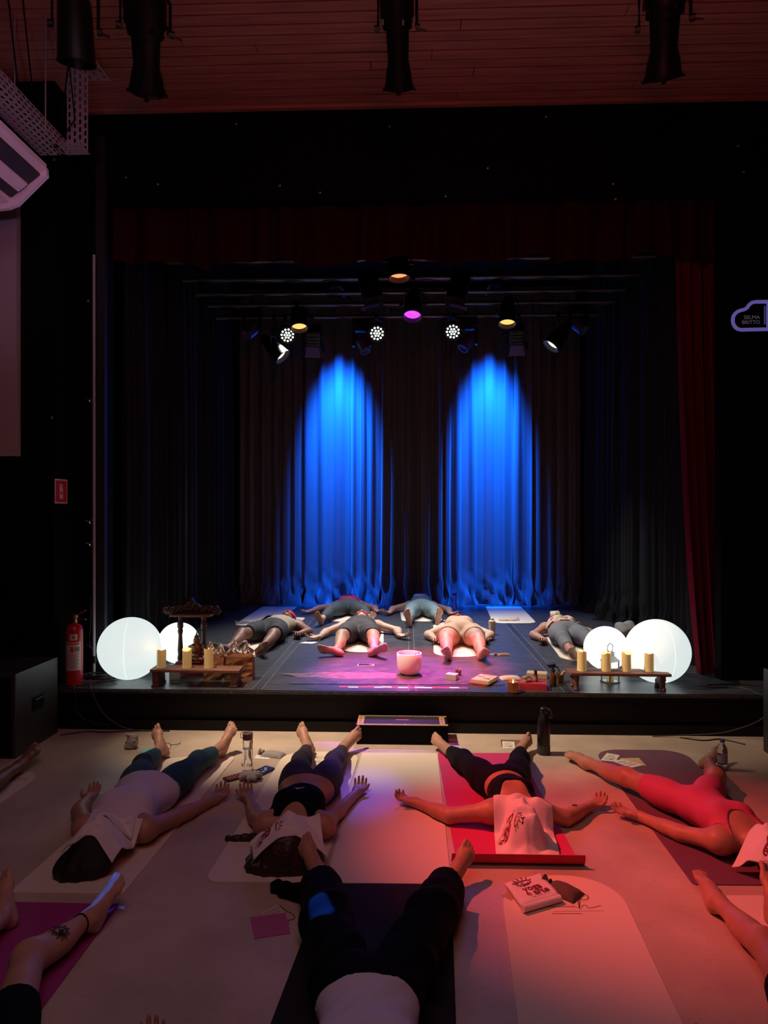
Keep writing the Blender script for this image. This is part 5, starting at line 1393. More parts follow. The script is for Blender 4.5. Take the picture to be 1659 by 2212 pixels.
            if knees[i] is not None: kn = P(knees[i], kz)
            else:
                kn = hj * .5 + hl * .5 + out * kout; kn[2] = z0 + kz
            Lf = .225 * sc
            tp = on_sphere(hl, Lf, toes[i][0], toes[i][1], feet_far) if len(toes[i]) == 2 else vv(toes[i])
            if tp[2] < z0 + .02: tp[2] = z0 + .02
            fdv = unit(tp - hl)
            shin = unit(kn - hl)
            dors = unit(shin - fdv * (shin @ fdv))         # towards the instep
            side = unit(np.cross(fdv, dors)); 
            if side @ (hl - heel[1 - i]) > 0: side = -side  # big toe faces the other foot
            ank = hl + shin * .055 * sc + fdv * .035 * sc + dors * .012
            tg = g ** .8
            p += [cap(hj, kn, .088 * tg * q, .054 * (.5 + .5 * g), t, .05), ell(hj * .72 + kn * .28 + vv((0, 0, -.004)), (.088 * tg * q * hipw ** .5, .16 * q, .084 * tg * q), (np.cross(z, unit(kn - hj)), unit(kn - hj), np.cross(unit(kn - hj), np.cross(z, unit(kn - hj)))), t, .05),
                  ell(kn + z * .008, (.050 * (.5 + .5 * g), .055, .052 * (.5 + .5 * g)), (np.cross(z, shin), shin, np.cross(shin, np.cross(z, shin))), t, .035),
                  cap(kn, ank, .049 * (.5 + .5 * g), .0335, t, .035),
                  ell(kn + (ank - kn) * .33 - z * .012, (.051 * (.5 + .5 * g), .12, .046 * (.5 + .5 * g)), (np.cross(z, shin), shin, np.cross(shin, np.cross(z, shin))), t, .035)]
            ball = hl + fdv * .155 * sc
            p += [cap(hl, hl + fdv * .03 * sc, .032 * sc, .030 * sc, t, .025), cap(ank, hl + fdv * .09 * sc + dors * .022 * sc, .033 * sc, .027 * sc, t, .03),
                  ell(ball * .5 + hl * .5 + fdv * .02 * sc + dors * .012 * sc, (.034 * sc, .085 * sc, .024 * sc), (side, fdv, dors), t, .03),
                  ell(ball, (.043 * sc, .035 * sc, .0175 * sc), (side, fdv, dors), t, .025)]
            for e2 in (-1, 1): p += [ell(ank + side * .030 * e2 * sc, (.010, .014, .014), (side, fdv, dors), t, .012)]
            for k, (off, ln, r0) in enumerate(((.0285, .052, .0130), (.0085, .050, .0092), (-.008, .044, .0086), (-.0225, .037, .0080), (-.0355, .029, .0076))):
                b0 = ball + side * off * sc + fdv * (.018 - abs(off - .012) * .35) * sc
                m1 = b0 + (fdv * .97 + dors * .10) * ln * .62 * sc; m2 = m1 + (fdv * .93 - dors * .25 + side * off * 2.0) * ln * .42 * sc
                p += [cap(b0 - fdv * .012, m1, r0, r0 * .92, t, .008), cap(m1, m2, r0 * .95, r0 * .98, t, .004)]
            s.leg.append(dict(hj=hj, kn=kn, ank=ank, hl=hl, fd=fdv, side=side, dors=dors, tip=tp))
        s.p = p
        s.floor = z0 + .0062
        base = C.copy(); base[2] = z0
        s.root = thing('person', label, 'person', tuple(base), group=group)
        s.off = tuple(base)
        lo = np.min([x.lo for x in p], 0) - .04; hi = np.max([x.hi for x in p], 0) + .04
        s.grid = Grid(lo, hi, h)
        G = s.grid
        s.field = np.maximum(G.eval(p), s.floor - G.Z)
        s.o = G.mesh(s.field, 'body', SKINS[skin], s.root, s.off, adapt=.02)
        top = np.where(s.field < 0, G.Z, -1).max(2); s.top = np.maximum(top, z0 + .006)
    def report(s): return '%.2f torso %.2f thigh %s shin %s arm %s' % (s.L, s.T, [round(float(np.linalg.norm(q['hj'] - q['kn'])), 2) for q in s.leg], [round(float(np.linalg.norm(q['hl'] - q['kn'])), 2) for q in s.leg], [(round(float(np.linalg.norm(q[0] - q[1])), 2), round(float(np.linalg.norm(q[1] - q[2])), 2)) for q in s.arm])
    def prims(s, *tags): return [x for x in s.p if x.tag in tags]
    def sub(s, prims, extra=0.09):
        lo = np.min([x.lo for x in prims], 0) - extra; hi = np.max([x.hi for x in prims], 0) + extra
        lo[2] = max(lo[2], s.z0 - .03)
        return Grid(lo, hi, s.h)
    def along(s, G): return (G.X - s.hip[0]) * s.a[0] + (G.Y - s.hip[1]) * s.a[1]
    def lat(s, G): return (G.X - s.hip[0]) * s.l[0] + (G.Y - s.hip[1]) * s.l[1]
    def fold(s, G, amp, f=38, k=0.0):
        if not amp: return 0
        u, v = s.along(G), s.lat(G)
        return amp * (np.sin(f * u + 9 * v + 3 * np.sin(11 * v + k)) * np.sin(f * .6 * v + 5 * u + k) + .6 * np.sin(f * 1.7 * (u + .6 * v) + 4 * np.sin(9 * v) + k))
    def pants(s, name, m, waist, hems, off=.006, folds=0.0, flare=(0, 0), label=None, waist_curve=0.0):
        """hems: fraction of the leg covered, 0 at the hip, 1 at the knee, 2 at the ankle"""
        pr = s.prims('leg0', 'leg1') + s.p[:2]
        G = s.sub(pr, .06)
        A = G.eval(s.p[:2])
        for i in (0, 1):
            q = s.leg[i]; hm = hems[i]
            if hm <= 1: pt = q['hj'] + (q['kn'] - q['hj']) * hm; n = unit(q['kn'] - q['hj'])
            else: pt = q['kn'] + (q['ank'] - q['kn']) * (hm - 1); n = unit(q['ank'] - q['kn'])
            Lp = s.prims(f'leg{i}')[:5]
            if flare[i]:
                hs = [cap(q['hj'] * .5 + q['kn'] * .5, q['kn'], .085, .085, '', .04), cap(q['kn'], q['ank'], .085, flare[i], '', .04)]
                Lp = Lp + hs
            B = G.eval(Lp) - off - s.fold(G, folds, 30, i)
            B = np.maximum(B, (G.X - pt[0]) * n[0] + (G.Y - pt[1]) * n[1] + (G.Z - pt[2]) * n[2])
            A = smin(A - (off if i == 0 else 0), B, .03)
        u = s.along(G)
        A = np.maximum(A, u - waist * s.q - waist_curve * s.lat(G) ** 2)
        A = np.maximum(A, s.floor - .001 - G.Z)
        return G.mesh(A, name, m, s.root, s.off, .03, label)
    def top_(s, name, m, lo, hi, off=.007, folds=0.0, neck=(.40, .10), armhole=.074, straps=True, label=None, bust=True, sleeves=None):
        pr = s.prims('torso') + (s.prims('bust') if bust else [])
        G = s.sub(pr, .05)
        A = G.eval(pr)
        if sleeves:
            for i in (0, 1):
                sh, el = s.arm[i][0], s.arm[i][1]; pt = sh + (el - sh) * sleeves; n = unit(el - sh)
                B = G.eval(s.prims(f'arm{i}')[:2]) - .006
                A = smin(A, np.maximum(B, (G.X - pt[0]) * n[0] + (G.Y - pt[1]) * n[1] + (G.Z - pt[2]) * n[2]), .03)
        A = A - off - s.fold(G, folds)
        u, v = s.along(G), s.lat(G)
        A = np.maximum(A, lo * s.q - u); A = np.maximum(A, u - hi * s.q)
        if armhole:
            for i in (0, 1):
                c = s.sh[i] + s.l * (1 if i else -1) * .018
                D = np.sqrt((G.X - c[0]) ** 2 + (G.Y - c[1]) ** 2 + ((G.Z - c[2]) * .55) ** 2) - armhole * s.q
                A = np.maximum(A, -D)
        if neck:
            n0, nr = neck
            # scoop opened at the front only: an upright elliptic cut reaching down to n0
            D = np.sqrt((v / nr) ** 2 + ((u - .56 * s.q) / ((.56 - n0) * s.q)) ** 2) * nr - nr
            A = np.maximum(A, -D)
        A = np.maximum(A, s.floor - .001 - G.Z)
        return G.mesh(A, name, m, s.root, s.off, .03, label)
    def skullcap(s, name, m, off=.012, keep='crown', label=None, rough=0.004, extra=()):
        pr = s.prims('head')[:1] + list(extra)
        G = s.sub(pr, .05); A = G.eval(pr) - off
        d = (G.X - s.head[0]) * s.a[0] + (G.Y - s.head[1]) * s.a[1]; zz = G.Z - s.head[2]
        A = A - rough * np.sin(90 * s.lat(G) + 40 * d) * np.sin(60 * d + 50 * zz)
        base = A
        if keep == 'crown': cut = -(d - .02) + zz * .75 - .0
        else: cut = -(d + .085)
        A = np.maximum(A, cut)
        A = np.maximum(A, s.z0 + .006 - G.Z)
        t = np.where(A < 0, G.Z, -1).max(2); o = np.round((G.lo - s.grid.lo) / s.h).astype(int)
        a0, b0 = max(0, o[0]), max(0, o[1]); a1, b1 = min(s.grid.n[0], o[0] + G.n[0]), min(s.grid.n[1], o[1] + G.n[1])
        s.top[a0:a1, b0:b1] = np.maximum(s.top[a0:a1, b0:b1], t[a0 - o[0]:a1 - o[0], b0 - o[1]:b1 - o[1]])
        return G.mesh(A, name, m, s.root, s.off, .02, label)
    def height(s, X, Y):
        G = s.grid; H = s.drape
        i = np.clip((X - G.lo[0]) / G.h, 0, G.n[0] - 1.001); j = np.clip((Y - G.lo[1]) / G.h, 0, G.n[1] - 1.001)
        i0, j0 = i.astype(int), j.astype(int); a, b = i - i0, j - j0
        return H[i0, j0] * (1 - a) * (1 - b) + H[i0 + 1, j0] * a * (1 - b) + H[i0, j0 + 1] * (1 - a) * b + H[i0 + 1, j0 + 1] * a * b
    def make_drape(s, slope=1.3, extra=None, smooth=3):
        H = s.top.copy()
        if extra is not None: H = np.maximum(H, extra)
        st = slope * s.h
        for _ in range(int(.20 / s.h)):
            P = np.pad(H, 1, mode='edge')
            m1 = np.maximum.reduce([P[:-2, 1:-1], P[2:, 1:-1], P[1:-1, :-2], P[1:-1, 2:]]) - st
            m2 = np.maximum.reduce([P[:-2, :-2], P[2:, 2:], P[:-2, 2:], P[2:, :-2]]) - st * 1.414
            N = np.maximum(H, np.maximum(m1, m2))
            if (N - H).max() < 1e-5: break
            H = N
        for _ in range(smooth):
            P = np.pad(H, 1, mode='edge'); H = (P[:-2, 1:-1] + P[2:, 1:-1] + P[1:-1, :-2] + P[1:-1, 2:] + 4 * H) / 8
        s.drape = H
    def towel(s, label, c, rz, w, d, m, name='towel', seed=0, fold=.004, th=.006, lift=.004, skew=0.0, tuck=0.0):
        """a cloth laid over the figure: follows the tops of what lies below it"""
        N, Mn = 64, 64
        cx, sx = math.cos(rz), math.sin(rz)
        def pos(u, v, dz=0.0):
            u = np.asarray(u, float); v = np.asarray(v, float)
            X = c[0] + (u + skew * v) * cx - v * sx; Y = c[1] + (u + skew * v) * sx + v * cx
            Z = s.height(X, Y) + lift + dz + fold * (np.sin(u * 38 + v * 12 + seed) * np.sin(v * 17 + seed * 2) + .5 * np.sin(u * 61 - v * 33 + seed) + .7)
            if tuck:
                f = np.clip((v + d / 2) / tuck, 0, 1); f = f * f * (3 - 2 * f); Z = (s.z0 + .012 + dz) * (1 - f) + Z * f
            return np.stack([X, Y, Z], -1)
        s.tpos = pos
        uu, vv_ = np.meshgrid(np.linspace(-w / 2, w / 2, N + 1), np.linspace(-d / 2, d / 2, Mn + 1), indexing='ij')
        edge = .006 * np.sin(np.linspace(0, 9, N + 1) + seed)[:, None]
        T = pos(uu, vv_ + edge, th).reshape(-1, 3); Bm = pos(uu, vv_ + edge).reshape(-1, 3)
        n = (N + 1) * (Mn + 1); q = []
        for i in range(N):
            for j in range(Mn):
                a = i * (Mn + 1) + j; q.append((a, a + Mn + 1, a + Mn + 2, a + 1)); q.append((n + a, n + a + 1, n + a + Mn + 2, n + a + Mn + 1))
        rim = [i * (Mn + 1) for i in range(N + 1)] + [N * (Mn + 1) + j for j in range(1, Mn + 1)] + [i * (Mn + 1) + Mn for i in range(N - 1, -1, -1)] + [j for j in range(Mn - 1, 0, -1)]
        for a, b in zip(rim, rim[1:] + rim[:1]): q.append((b, a, n + a, n + b))
        r = thing(name, label, 'towel', (c[0], c[1], s.z0))
        mesh_np('towel_cloth', np.concatenate([T, Bm]), np.zeros((0, 3), np.int32), np.array(q), m, r, (c[0], c[1], s.z0))
        s.tr = r; s.tth = th; s.tc = (c[0], c[1], s.z0)
        return r
    def towel_print(s, bm, m, name, ou, ov, rz, sc=1.0, lift=.0012):
        """lay a flat 2-D drawing onto the towel"""
        for _ in range(2):
            es = [e for e in bm.edges if e.calc_length() * sc > .014]
            if not es: break
            bmesh.ops.subdivide_edges(bm, edges=es, cuts=1)
            bmesh.ops.triangulate(bm, faces=bm.faces)
        co, si = math.cos(rz), math.sin(rz)
        for v in bm.verts:
            x, y = v.co.x * sc, v.co.y * sc
            p = s.tpos(ou + x * co - y * si, ov + x * si + y * co, s.tth + lift)
            v.co = Vector(p) - Vector(s.tc)
        return obj(name, bm, m, s.tr)
SKINS = {}
for n_, c_ in (('skin_tan', (.43, .225, .15)), ('skin_pale', (.56, .33, .24)), ('skin_brown', (.20, .088, .055)), ('skin_light', (.50, .28, .20))):
    SKINS[n_] = mat(n_, c_, .48, var=.10, vscale=14, bump=.05, bscale=120)

def emblem_bm():
    """eye with a spiral pupil and lashes, in units of its own width"""
    bm = BM()
    ribbon(bm, [(.05 * t * math.cos(t * 1.0) , .036 * t * math.sin(t * 1.0)) for t in [k * .28 for k in range(4, 23)]][:19],   .06, .0004)
    ribbon(bm, [(.5 * math.cos(R(a)), .22 * math.sin(R(a))) for a in range(0, 360, 15)], .07, .0004, closed=True)
    for a in (20, 48, 76, 104, 132, 160):
        ribbon(bm, [(.52 * math.cos(R(a)), .27 * math.sin(R(a))), (.74 * math.cos(R(a)), .56 * math.sin(R(a)))], .075, .0004)
    for a in (200, 225, 250, 270, 290, 315, 340):
        ribbon(bm, [(.50 * math.cos(R(a)), .25 * math.sin(R(a))), (.58 * math.cos(R(a)), .33 * math.sin(R(a)))], .05, .0004)
    return bm
M_WINE = mat('wine_red_print', (.20, .015, .035), .8)
def logo_on_towel(p, ou, ov, rz, s):
    co, si = math.cos(rz), math.sin(rz)
    def at(x, y): return ou + (x * co - y * si) * s, ov + (x * si + y * co) * s
    p.towel_print(emblem_bm(), M_WINE, 'printed_eye', *at(0, .62), rz, .62 * s)
    for t, x, y, z in (('yoga', .0, .08, .62), ('e arte', .08, -.32, .58)):
        bm = text_bm(t, z, bold=.028); p.towel_print(bm, M_WINE, 'printed_lettering', *at(x, y), rz, s)
    bm = text_bm('POR TODA PARTE', .13); p.towel_print(bm, M_WINE, 'printed_lettering', *at(.1, -.68), rz, s)
# ------------------------------------------------------------------ the figures on the hall floor
M_TEAL = mat('teal_leggings', (0.012, 0.055, 0.075), .8, bump=.05, bscale=200)
M_WTEE = mat('white_jersey', (0.62, 0.59, 0.76), .85, bump=.06, bscale=160)
M_DGREY = mat('dark_grey_leggings', (0.036, 0.024, 0.030), .8, bump=.05, bscale=200)
M_BLKF = mat('black_jersey', (0.003, 0.003, 0.006), .85, bump=.06, bscale=160, spec=.12)
M_NAVYF = mat('dark_navy_jersey', (0.004, 0.004, 0.011), .8, bump=.05, bscale=160, spec=.2)
M_CORAL = mat('coral_pink_jersey', (0.50, 0.065, 0.16), .7, bump=.05, bscale=200)
M_HAIRB = mat('black_hair', (0.008, 0.007, 0.008), .45, bump=.6, bscale=60, stretch=(1, 1, 6))
M_HAIRBR = mat('brown_hair', (0.035, 0.016, 0.012), .42, bump=.6, bscale=60)
H_FLOOR = .0055
A = Person('person lying on a cream mat in a white sleeveless top and teal cropped leggings', 0, (207, 1822), [(357, 1627), (479, 1626)], [(333, 1569), (506, 1561)],
           [[(190, 1727), (212, 1697)], [(464, 1727), (485, 1700)]], knees=((309, 1652), (428, 1645)), elbows=((172, 1752), (375, 1768)), g=1.06, skin='skin_tan', curl=1.1, hipw=1.08, h=.0055)
A.pants('leggings', M_TEAL, .085, (1.72, 1.66), .005, folds=.001)
A.top_('sleeveless_top', M_WTEE, -.02, .53, .015, folds=.0022, neck=(.50, .06), armhole=.070)
h = A.head; ux = A.a
A.skullcap('hair', M_HAIRB, .022, extra=[ell(h + ux * .085 - A.l * .01 + vv((0, 0, -.055)), (.10, .055, .055), (A.l, A.a, A.zv), k=.05), ell(h + ux * .10 - A.l * .075 + vv((0, 0, -.085)), (.055, .04, .026), (A.l, A.a, A.zv), k=.04)])
A.make_drape(1.15)
A.towel('white towel folded over the face of the person in the white top', (h[0] + .015 - ux[0] * .03, h[1] - ux[1] * .055), math.atan2(ux[1], ux[0]) + R(90) + R(-6), .27, .30, M_WHITECLOTH, seed=2, fold=.005)
c = h - ux * .12
A.towel('second white towel, rolled across the neck of the person in the white top', (c[0], c[1]), math.atan2(ux[1], ux[0]) + R(90) + R(10), .26, .10, M_WHITECLOTH, seed=5, fold=.008, th=.012, lift=.012)

B = Person('person lying on a cream mat in a black sports bra and dark grey leggings', 0, (620, 1814), [(672, 1621), (735, 1620)], [(645, 1565), (781, 1576)],
           [[(537, 1724), (527, 1690)], [(770, 1713), (783, 1684)]], kout=.012, elbows=((553, 1766), (712, 1771)), g=.98, skin='skin_tan', curl=1.1, hipw=1.06, h=.0055)
B.pants('leggings', M_DGREY, .055, (1.78, 1.78), .006, folds=.0012)
B.top_('sports_bra', M_BLKF, .20, .50, .008, neck=(.425, .08), armhole=.078)
h = B.head; ux = B.a
B.skullcap('hair', M_HAIRBR, .020, extra=[ell(h + ux * .05 + vv((0, 0, -.045)), (.11, .075, .055), (B.l, B.a, B.zv), k=.06), ell(h + ux * .065 - B.l * .06 + vv((0, 0, -.085)), (.10, .06, .018), (B.l, B.a, B.zv), k=.03), ell(h + ux * .06 + B.l * .07 + vv((0, 0, -.085)), (.07, .05, .018), (B.l, B.a, B.zv), k=.03)])
b0 = vv(W(566, 1812, .03)); b1 = vv(W(494, 1809, .012))
pts = [b0 + (b1 - b0) * t + vv((0, .012 * math.sin(t * 5), 0)) for t in [k / 12 for k in range(13)]]
blob('braid', [cap(pts[k], pts[k + 1], (.020 + .005 * math.sin(k * 2.2)) * (1 - .3 * k / 12), (.020 + .005 * math.sin((k + 1) * 2.2)) * (1 - .3 * k / 12), k=.008) for k in range(12)], M_HAIRBR, h=.004, parent=B.root, off=B.off)
B.make_drape(1.0)
B.towel('white printed towel over the face of the person in the black sports bra', (h[0] - ux[0] * .03, h[1] - ux[1] * .03), math.atan2(ux[1], ux[0]) + R(90) + R(17), .36, .25, M_WHITECLOTH, seed=7, fold=.003)
logo_on_towel(B, -.10, -.035, R(-112), .078)
# white tick on the bra
def tick_bm():
    bm = BM(); prism(bm, [(-.5, -.08), (-.38, -.16), (-.22, -.14), (.5, .20), (-.18, -.02), (-.30, -.03), (-.36, .02), (-.36, .12), (-.47, .0)], 0, .0008); return bm
def on_body(p, bm, s_, v_, rz, size, m, name, lift=.009, label=None):
    """lay a flat drawing on the top of the figure at torso coordinates"""
    for _ in range(3):
        es = [e for e in bm.edges if e.calc_length() * size > .008]
        if not es: break
        bmesh.ops.subdivide_edges(bm, edges=es, cuts=1); bmesh.ops.triangulate(bm, faces=bm.faces)
    G = p.grid; co, si = math.cos(rz), math.sin(rz)
    p.drape = p.top
    for w in bm.verts:
        x, y = w.co.x * size, w.co.y * size; z = w.co.z
        q = p.hip + p.a * (s_ + x * si + y * co) + p.l * (v_ + x * co - y * si)
        hz = float(p.height(np.array([q[0]]), np.array([q[1]]))[0])
        w.co = V(q[0], q[1], hz + lift + z) - V(*p.off)
    return obj(name, bm, m, p.root, label=label)
keep = B.drape.copy()
bm = tick_bm(); bmesh.ops.transform(bm, matrix=Matrix.Diagonal((1, -1, 1, 1)), verts=bm.verts)
on_body(B, bm, .30 * B.q, .01, R(-8), .105, M_PAPER, 'tick_mark', .0095, 'white curved tick mark')

C_ = Person('person lying on the pink mat in black leggings and a black sports bra', 0, (1131, 1779), [(970, 1624), (1117, 1624)], [(933, 1589), (1148, 1590)],
            [[(899, 1734), (866, 1722)], [(1275, 1741), (1307, 1722)]], kout=.025, sc=.93, elbows=((972, 1762), (1222, 1766)), g=1.04, skin='skin_tan', curl=1.15, hipw=1.08, h=.0055)
C_.pants('leggings', M_NAVYF, .12, (1.72, 1.74), .006, folds=.0012)
C_.top_('sports_bra', M_NAVYF, .19, .53, .008, neck=(.325, .10), armhole=.080)
h = C_.head; ux = C_.a
C_.skullcap('hair', M_HAIRBR, .012)
bm = BM(); ribbon(bm, [(-.5, 0), (.5, 0)], .12, .0006)
on_body(C_, bm, .255 * C_.q, .0, 0, .05, M_PAPER, 'maker_mark', .010, 'tiny pale printed mark')
# forearm tattoo
def on_limb(p, p0, p1, f, ang, r0, drawing, size, m, name, rot=0.0, label=None):
    ax = unit(p1 - p0); c = p0 + (p1 - p0) * f
    n = unit(vv((0, 0, 1)) - ax * ax[2]); sd = np.cross(ax, n)
    n2 = n * math.cos(ang) + sd * math.sin(ang); s2 = np.cross(ax, n2)
    G = p.grid
    for _ in range(3):
        es = [e for e in drawing.edges if e.calc_length() * size > .008]
        if not es: break
        bmesh.ops.subdivide_edges(drawing, edges=es, cuts=1); bmesh.ops.triangulate(drawing, faces=drawing.faces)
    co, si = math.cos(rot), math.sin(rot)
    for w in drawing.verts:
        x, y = w.co.x * size, w.co.y * size; z = w.co.z
        x, y = x * co - y * si, x * si + y * co
        o = c + ax * y; th = x / r0
        d = n2 * math.cos(th) + s2 * math.sin(th)
        t = r0 * 2.0
        while t > 0:                                    # walk in until the skin is met
            q = o + d * t; i = np.round((q - G.lo) / G.h).astype(int)
            i = np.clip(i, 0, G.n - 1)
            fv = p.field[tuple(i)]
            if fv < G.h * .8: break
            t -= .0015
        fr = p.field[tuple(i)]
        w.co = Vector(o + d * (t - fr + .0012 + z)) - V(*p.off)
    return obj(name, drawing, m, p.root, label=label)
M_TATT = mat('tattoo_ink', (.012, .011, .012), .55)
bm = BM()
for (x, y, a) in ((-.3, 0, .4), (0, .1, -.3), (.3, -.05, .5), (.1, -.2, .0), (-.1, .25, .2)):
    ribbon(bm, [(x - .35 * math.cos(a), y - .12), (x, y), (x + .35 * math.cos(a), y + .12 * math.sin(a * 3))], .2, .0004)
on_limb(C_, C_.arm[1][1], C_.arm[1][2], .38, R(-10), .035, bm, .032, M_TATT, 'forearm_tattoo', R(90), 'small dark tattoo')
# the towel: covers the whole head and hangs to the mat
C_.make_drape(2.6, smooth=5)
C_.towel('white towel tented over the whole head of the person on the pink mat', (h[0] + .01, h[1] + ux[1] * .0), math.atan2(ux[1], ux[0]) + R(90) + R(-8), .32, .37, M_WHITECLOTH, seed=3, fold=.009, lift=.006, tuck=.075)
logo_on_towel(C_, -.085, -.045, R(-124), .072)

D = Person('person lying diagonally on the purple mat in a coral pink top and shorts', 0, (1668, 1843), [(1266, 1653), (1519, 1650)], [(1222, 1624), (1560, 1618)],
           [[(1384, 1764), (1330, 1746)], [(1800, 1790), (1815, 1765)]], knees=(None, (1546, 1680)), elbows=((1470, 1800), (1745, 1815)), g=.96, skin='skin_tan', curl=.55, h=.0055, hip=(1503, 1731))
D.pants('shorts', M_CORAL, .13, (.62, .62), .006, folds=.0008)
D.top_('sleeveless_top', M_CORAL, .05, .535, .0075, neck=(.385, .095), armhole=.080)
h = D.head; ux = D.a
D.skullcap('hair', M_HAIRBR, .014)
bm = BM(); nk = D.neck
tube(bm, [Vector(nk + D.a * .05 * math.cos(R(a)) * .6 + D.l * .062 * math.sin(R(a)) + vv((0, 0, .052 - .02 * abs(math.sin(R(a))) )) - vv(D.off)) for a in range(90, 271, 9)], .0024, 6)
obj('necklace', bm, mat('brass', (.33, .22, .10), .32, metal=.85), D.root, smooth=True)
D.make_drape(1.4)
D.towel('white printed towel over the face of the person in coral pink at the right edge', (h[0] + .0, h[1] - .01), math.atan2(ux[1], ux[0]) + R(90) + R(20), .25, .25, M_WHITECLOTH, seed=9, fold=.003)
logo_on_towel(D, -.05, -.05, R(-75), .085)

E_ = Person('person at the bottom of the picture in wide black trousers and a pale top', 0, (783, 2560), [(694, 1903), (969, 1913)], [(653, 1806), (1019, 1822)],
            [[(332, 2300), (331, 2268)], [(1330, 2330), (1350, 2310)]], knees=((706, 1990), (928, 1985)), elbows=((470, 2360), (1150, 2440)), g=1.08, skin='skin_tan', curl=.9, hip=(797, 2132), h=.006)
E_.pants('wide_trousers', M_BLKF, .10, (1.80, 1.80), .012, folds=.006, flare=(.082, .08))
E_.top_('pale_top', M_WTEE, .10, .53, .014, folds=.003, neck=None, armhole=.07)
Fp = Person('person almost wholly outside the left edge, one bare leg on a cream mat', 0, (-420, 1915), [(42, 1662), (-75, 1666)], [(84, 1607), (-115, 1612)],
            [[(-66, 1800), (-48, 1775)], [(-400, 1800), (-402, 1775)]], knees=((-38, 1706), (-190, 1708)), g=.95, skin='skin_brown', h=.006)
Fp.pants('shorts', M_BLKF, .10, (.6, .6), .008)
Fp.top_('sleeveless_top', M_BLKF, .02, .53, .009)
G_ = Person('person at the bottom left with a sun tattoo on one bare shin', 0, (-260, 2800), [(203, 1999), (23, 1990)], [(263, 1887), (6, 1886)],
            [[(-560, 2300), (-590, 2250)], [(60, 2560), (85, 2500)]], knees=((62, 2072), (-95, 2085)), g=1.06, skin='skin_light', h=.006, hip=(-75, 2330), sc=1.0)
G_.pants('shorts', M_BLKF, .10, (.5, .5), .008)
G_.top_('sleeveless_top', M_BLKF, .02, .53, .009)
q = G_.leg[0] if G_.leg[0]['hl'][0] > G_.leg[1]['hl'][0] else G_.leg[1]
bm = BM()
for k in range(22):
    a = k * 2 * math.pi / 22; r1 = .52 + .0 * k; r2 = (1.0 if k % 2 else .82)
    ribbon(bm, [(r1 * math.cos(a), r1 * math.sin(a)), ((r1 + r2) / 2 * math.cos(a + .09), (r1 + r2) / 2 * math.sin(a + .09)), (r2 * math.cos(a), r2 * math.sin(a))], .09, .0004)
ribbon(bm, [(.5 * math.cos(k * .35), .5 * math.sin(k * .35)) for k in range(18)], .07, .0004, closed=True)
ribbon(bm, [(-.28, .14), (-.14, .2), (-.04, .12)], .10, .0004); ribbon(bm, [(.28, .14), (.14, .2), (.04, .12)], .10, .0004); ribbon(bm, [(0, .1), (-.04, -.1), (.05, -.1)], .07, .0004); ribbon(bm, [(-.2, -.22), (0, -.3), (.2, -.22)], .08, .0004)
for k in range(9): ribbon(bm, [(.1 + .04 * k - .1, -.42), (.2 + .045 * k - .1, .38 - .05 * k)], .035, .0004)
on_limb(G_, q['kn'], q['ank'], .42, R(25), .05, bm, .042, M_TATT, 'sun_tattoo', R(20), 'dark sun tattoo with a face')
bm = BM(); ca = q['kn'] + (q['ank'] - q['kn']) * .86; axl = unit(q['ank'] - q['kn']); n1 = unit(vv((0, 0, 1)) - axl * axl[2]); n2 = np.cross(axl, n1)
tube(bm, [Vector(ca + (n1 * math.cos(t) + n2 * math.sin(t)) * .0395 + axl * .008 * math.cos(t) - vv(G_.off)) for t in [k * math.pi / 14 for k in range(28)]], .0032, 6, closed=True)
obj('anklet', bm, M_BPLAS, G_.root, smooth=True)
Hp = Person('person at the right edge with two bare legs on a cream mat', 0, (2150, 2700), [(1541, 1957), (1668, 1984)], [(1508, 1878), (1659, 1868)],
            [[(1560, 2330), (1540, 2290)], [(2150, 2300), (2190, 2260)]], knees=((1655, 2044), (1790, 2060)), g=1.0, skin='skin_tan', h=.006, hip=(1830, 2260))
Hp.pants('shorts', M_BLKF, .10, (.5, .5), .008)
Hp.top_('sleeveless_top', M_BLKF, .02, .53, .009)

# ------------------------------------------------------------------ the figures on the stage
z = ZS
M_TANK = mat('taupe_jersey', (.30, .24, .18), .85, bump=.15, bscale=60)
M_DSHORT = mat('black_shorts_cloth', (.020, .020, .024), .8, bump=.15, bscale=60)
M_GTANK = mat('dark_grey_jersey', (.05, .045, .05), .85, bump=.15, bscale=60)
M_REDTOP = mat('red_jersey', (.42, .03, .07), .8)
M_SLATE = mat('grey_green_leggings', (.15, .21, .215), .75)
M_TEALT = mat('dark_teal_jersey', (.04, .11, .12), .8)
M_NUDE = mat('beige_jersey', (.55, .34, .23), .8, bump=.15, bscale=60)
M_LGREY = mat('grey_leggings', (.17, .175, .19), .8, bump=.1, bscale=80)
def head_cloth(p, label, seed=0):
    """red cloth laid over eyes and hair"""
    G = p.sub(p.prims('head')[:1], .07); A = G.eval(p.prims('head')[:1])
    d = (G.X - p.head[0]) * p.a[0] + (G.Y - p.head[1]) * p.a[1]
    A = A - .014 - .004 * np.sin(70 * p.lat(G) + seed) * np.sin(60 * d)
    A = np.maximum(A, -(d + .02) - .35 * (G.Z - p.head[2]))
    B = np.sqrt(((p.lat(G)) / 1.5) ** 2 + (d - .03) ** 2 + ((G.Z - p.z0 - .02) * 1.6) ** 2) - .085
    A = smin(A, B, .03); A = np.maximum(A, p.z0 + .007 - G.Z)
    o = G.mesh(A, 'head_cloth', M_RED, None, p.head, .02); o.location = tuple(p.head)
    return tag(o, label, 'cloth', None)
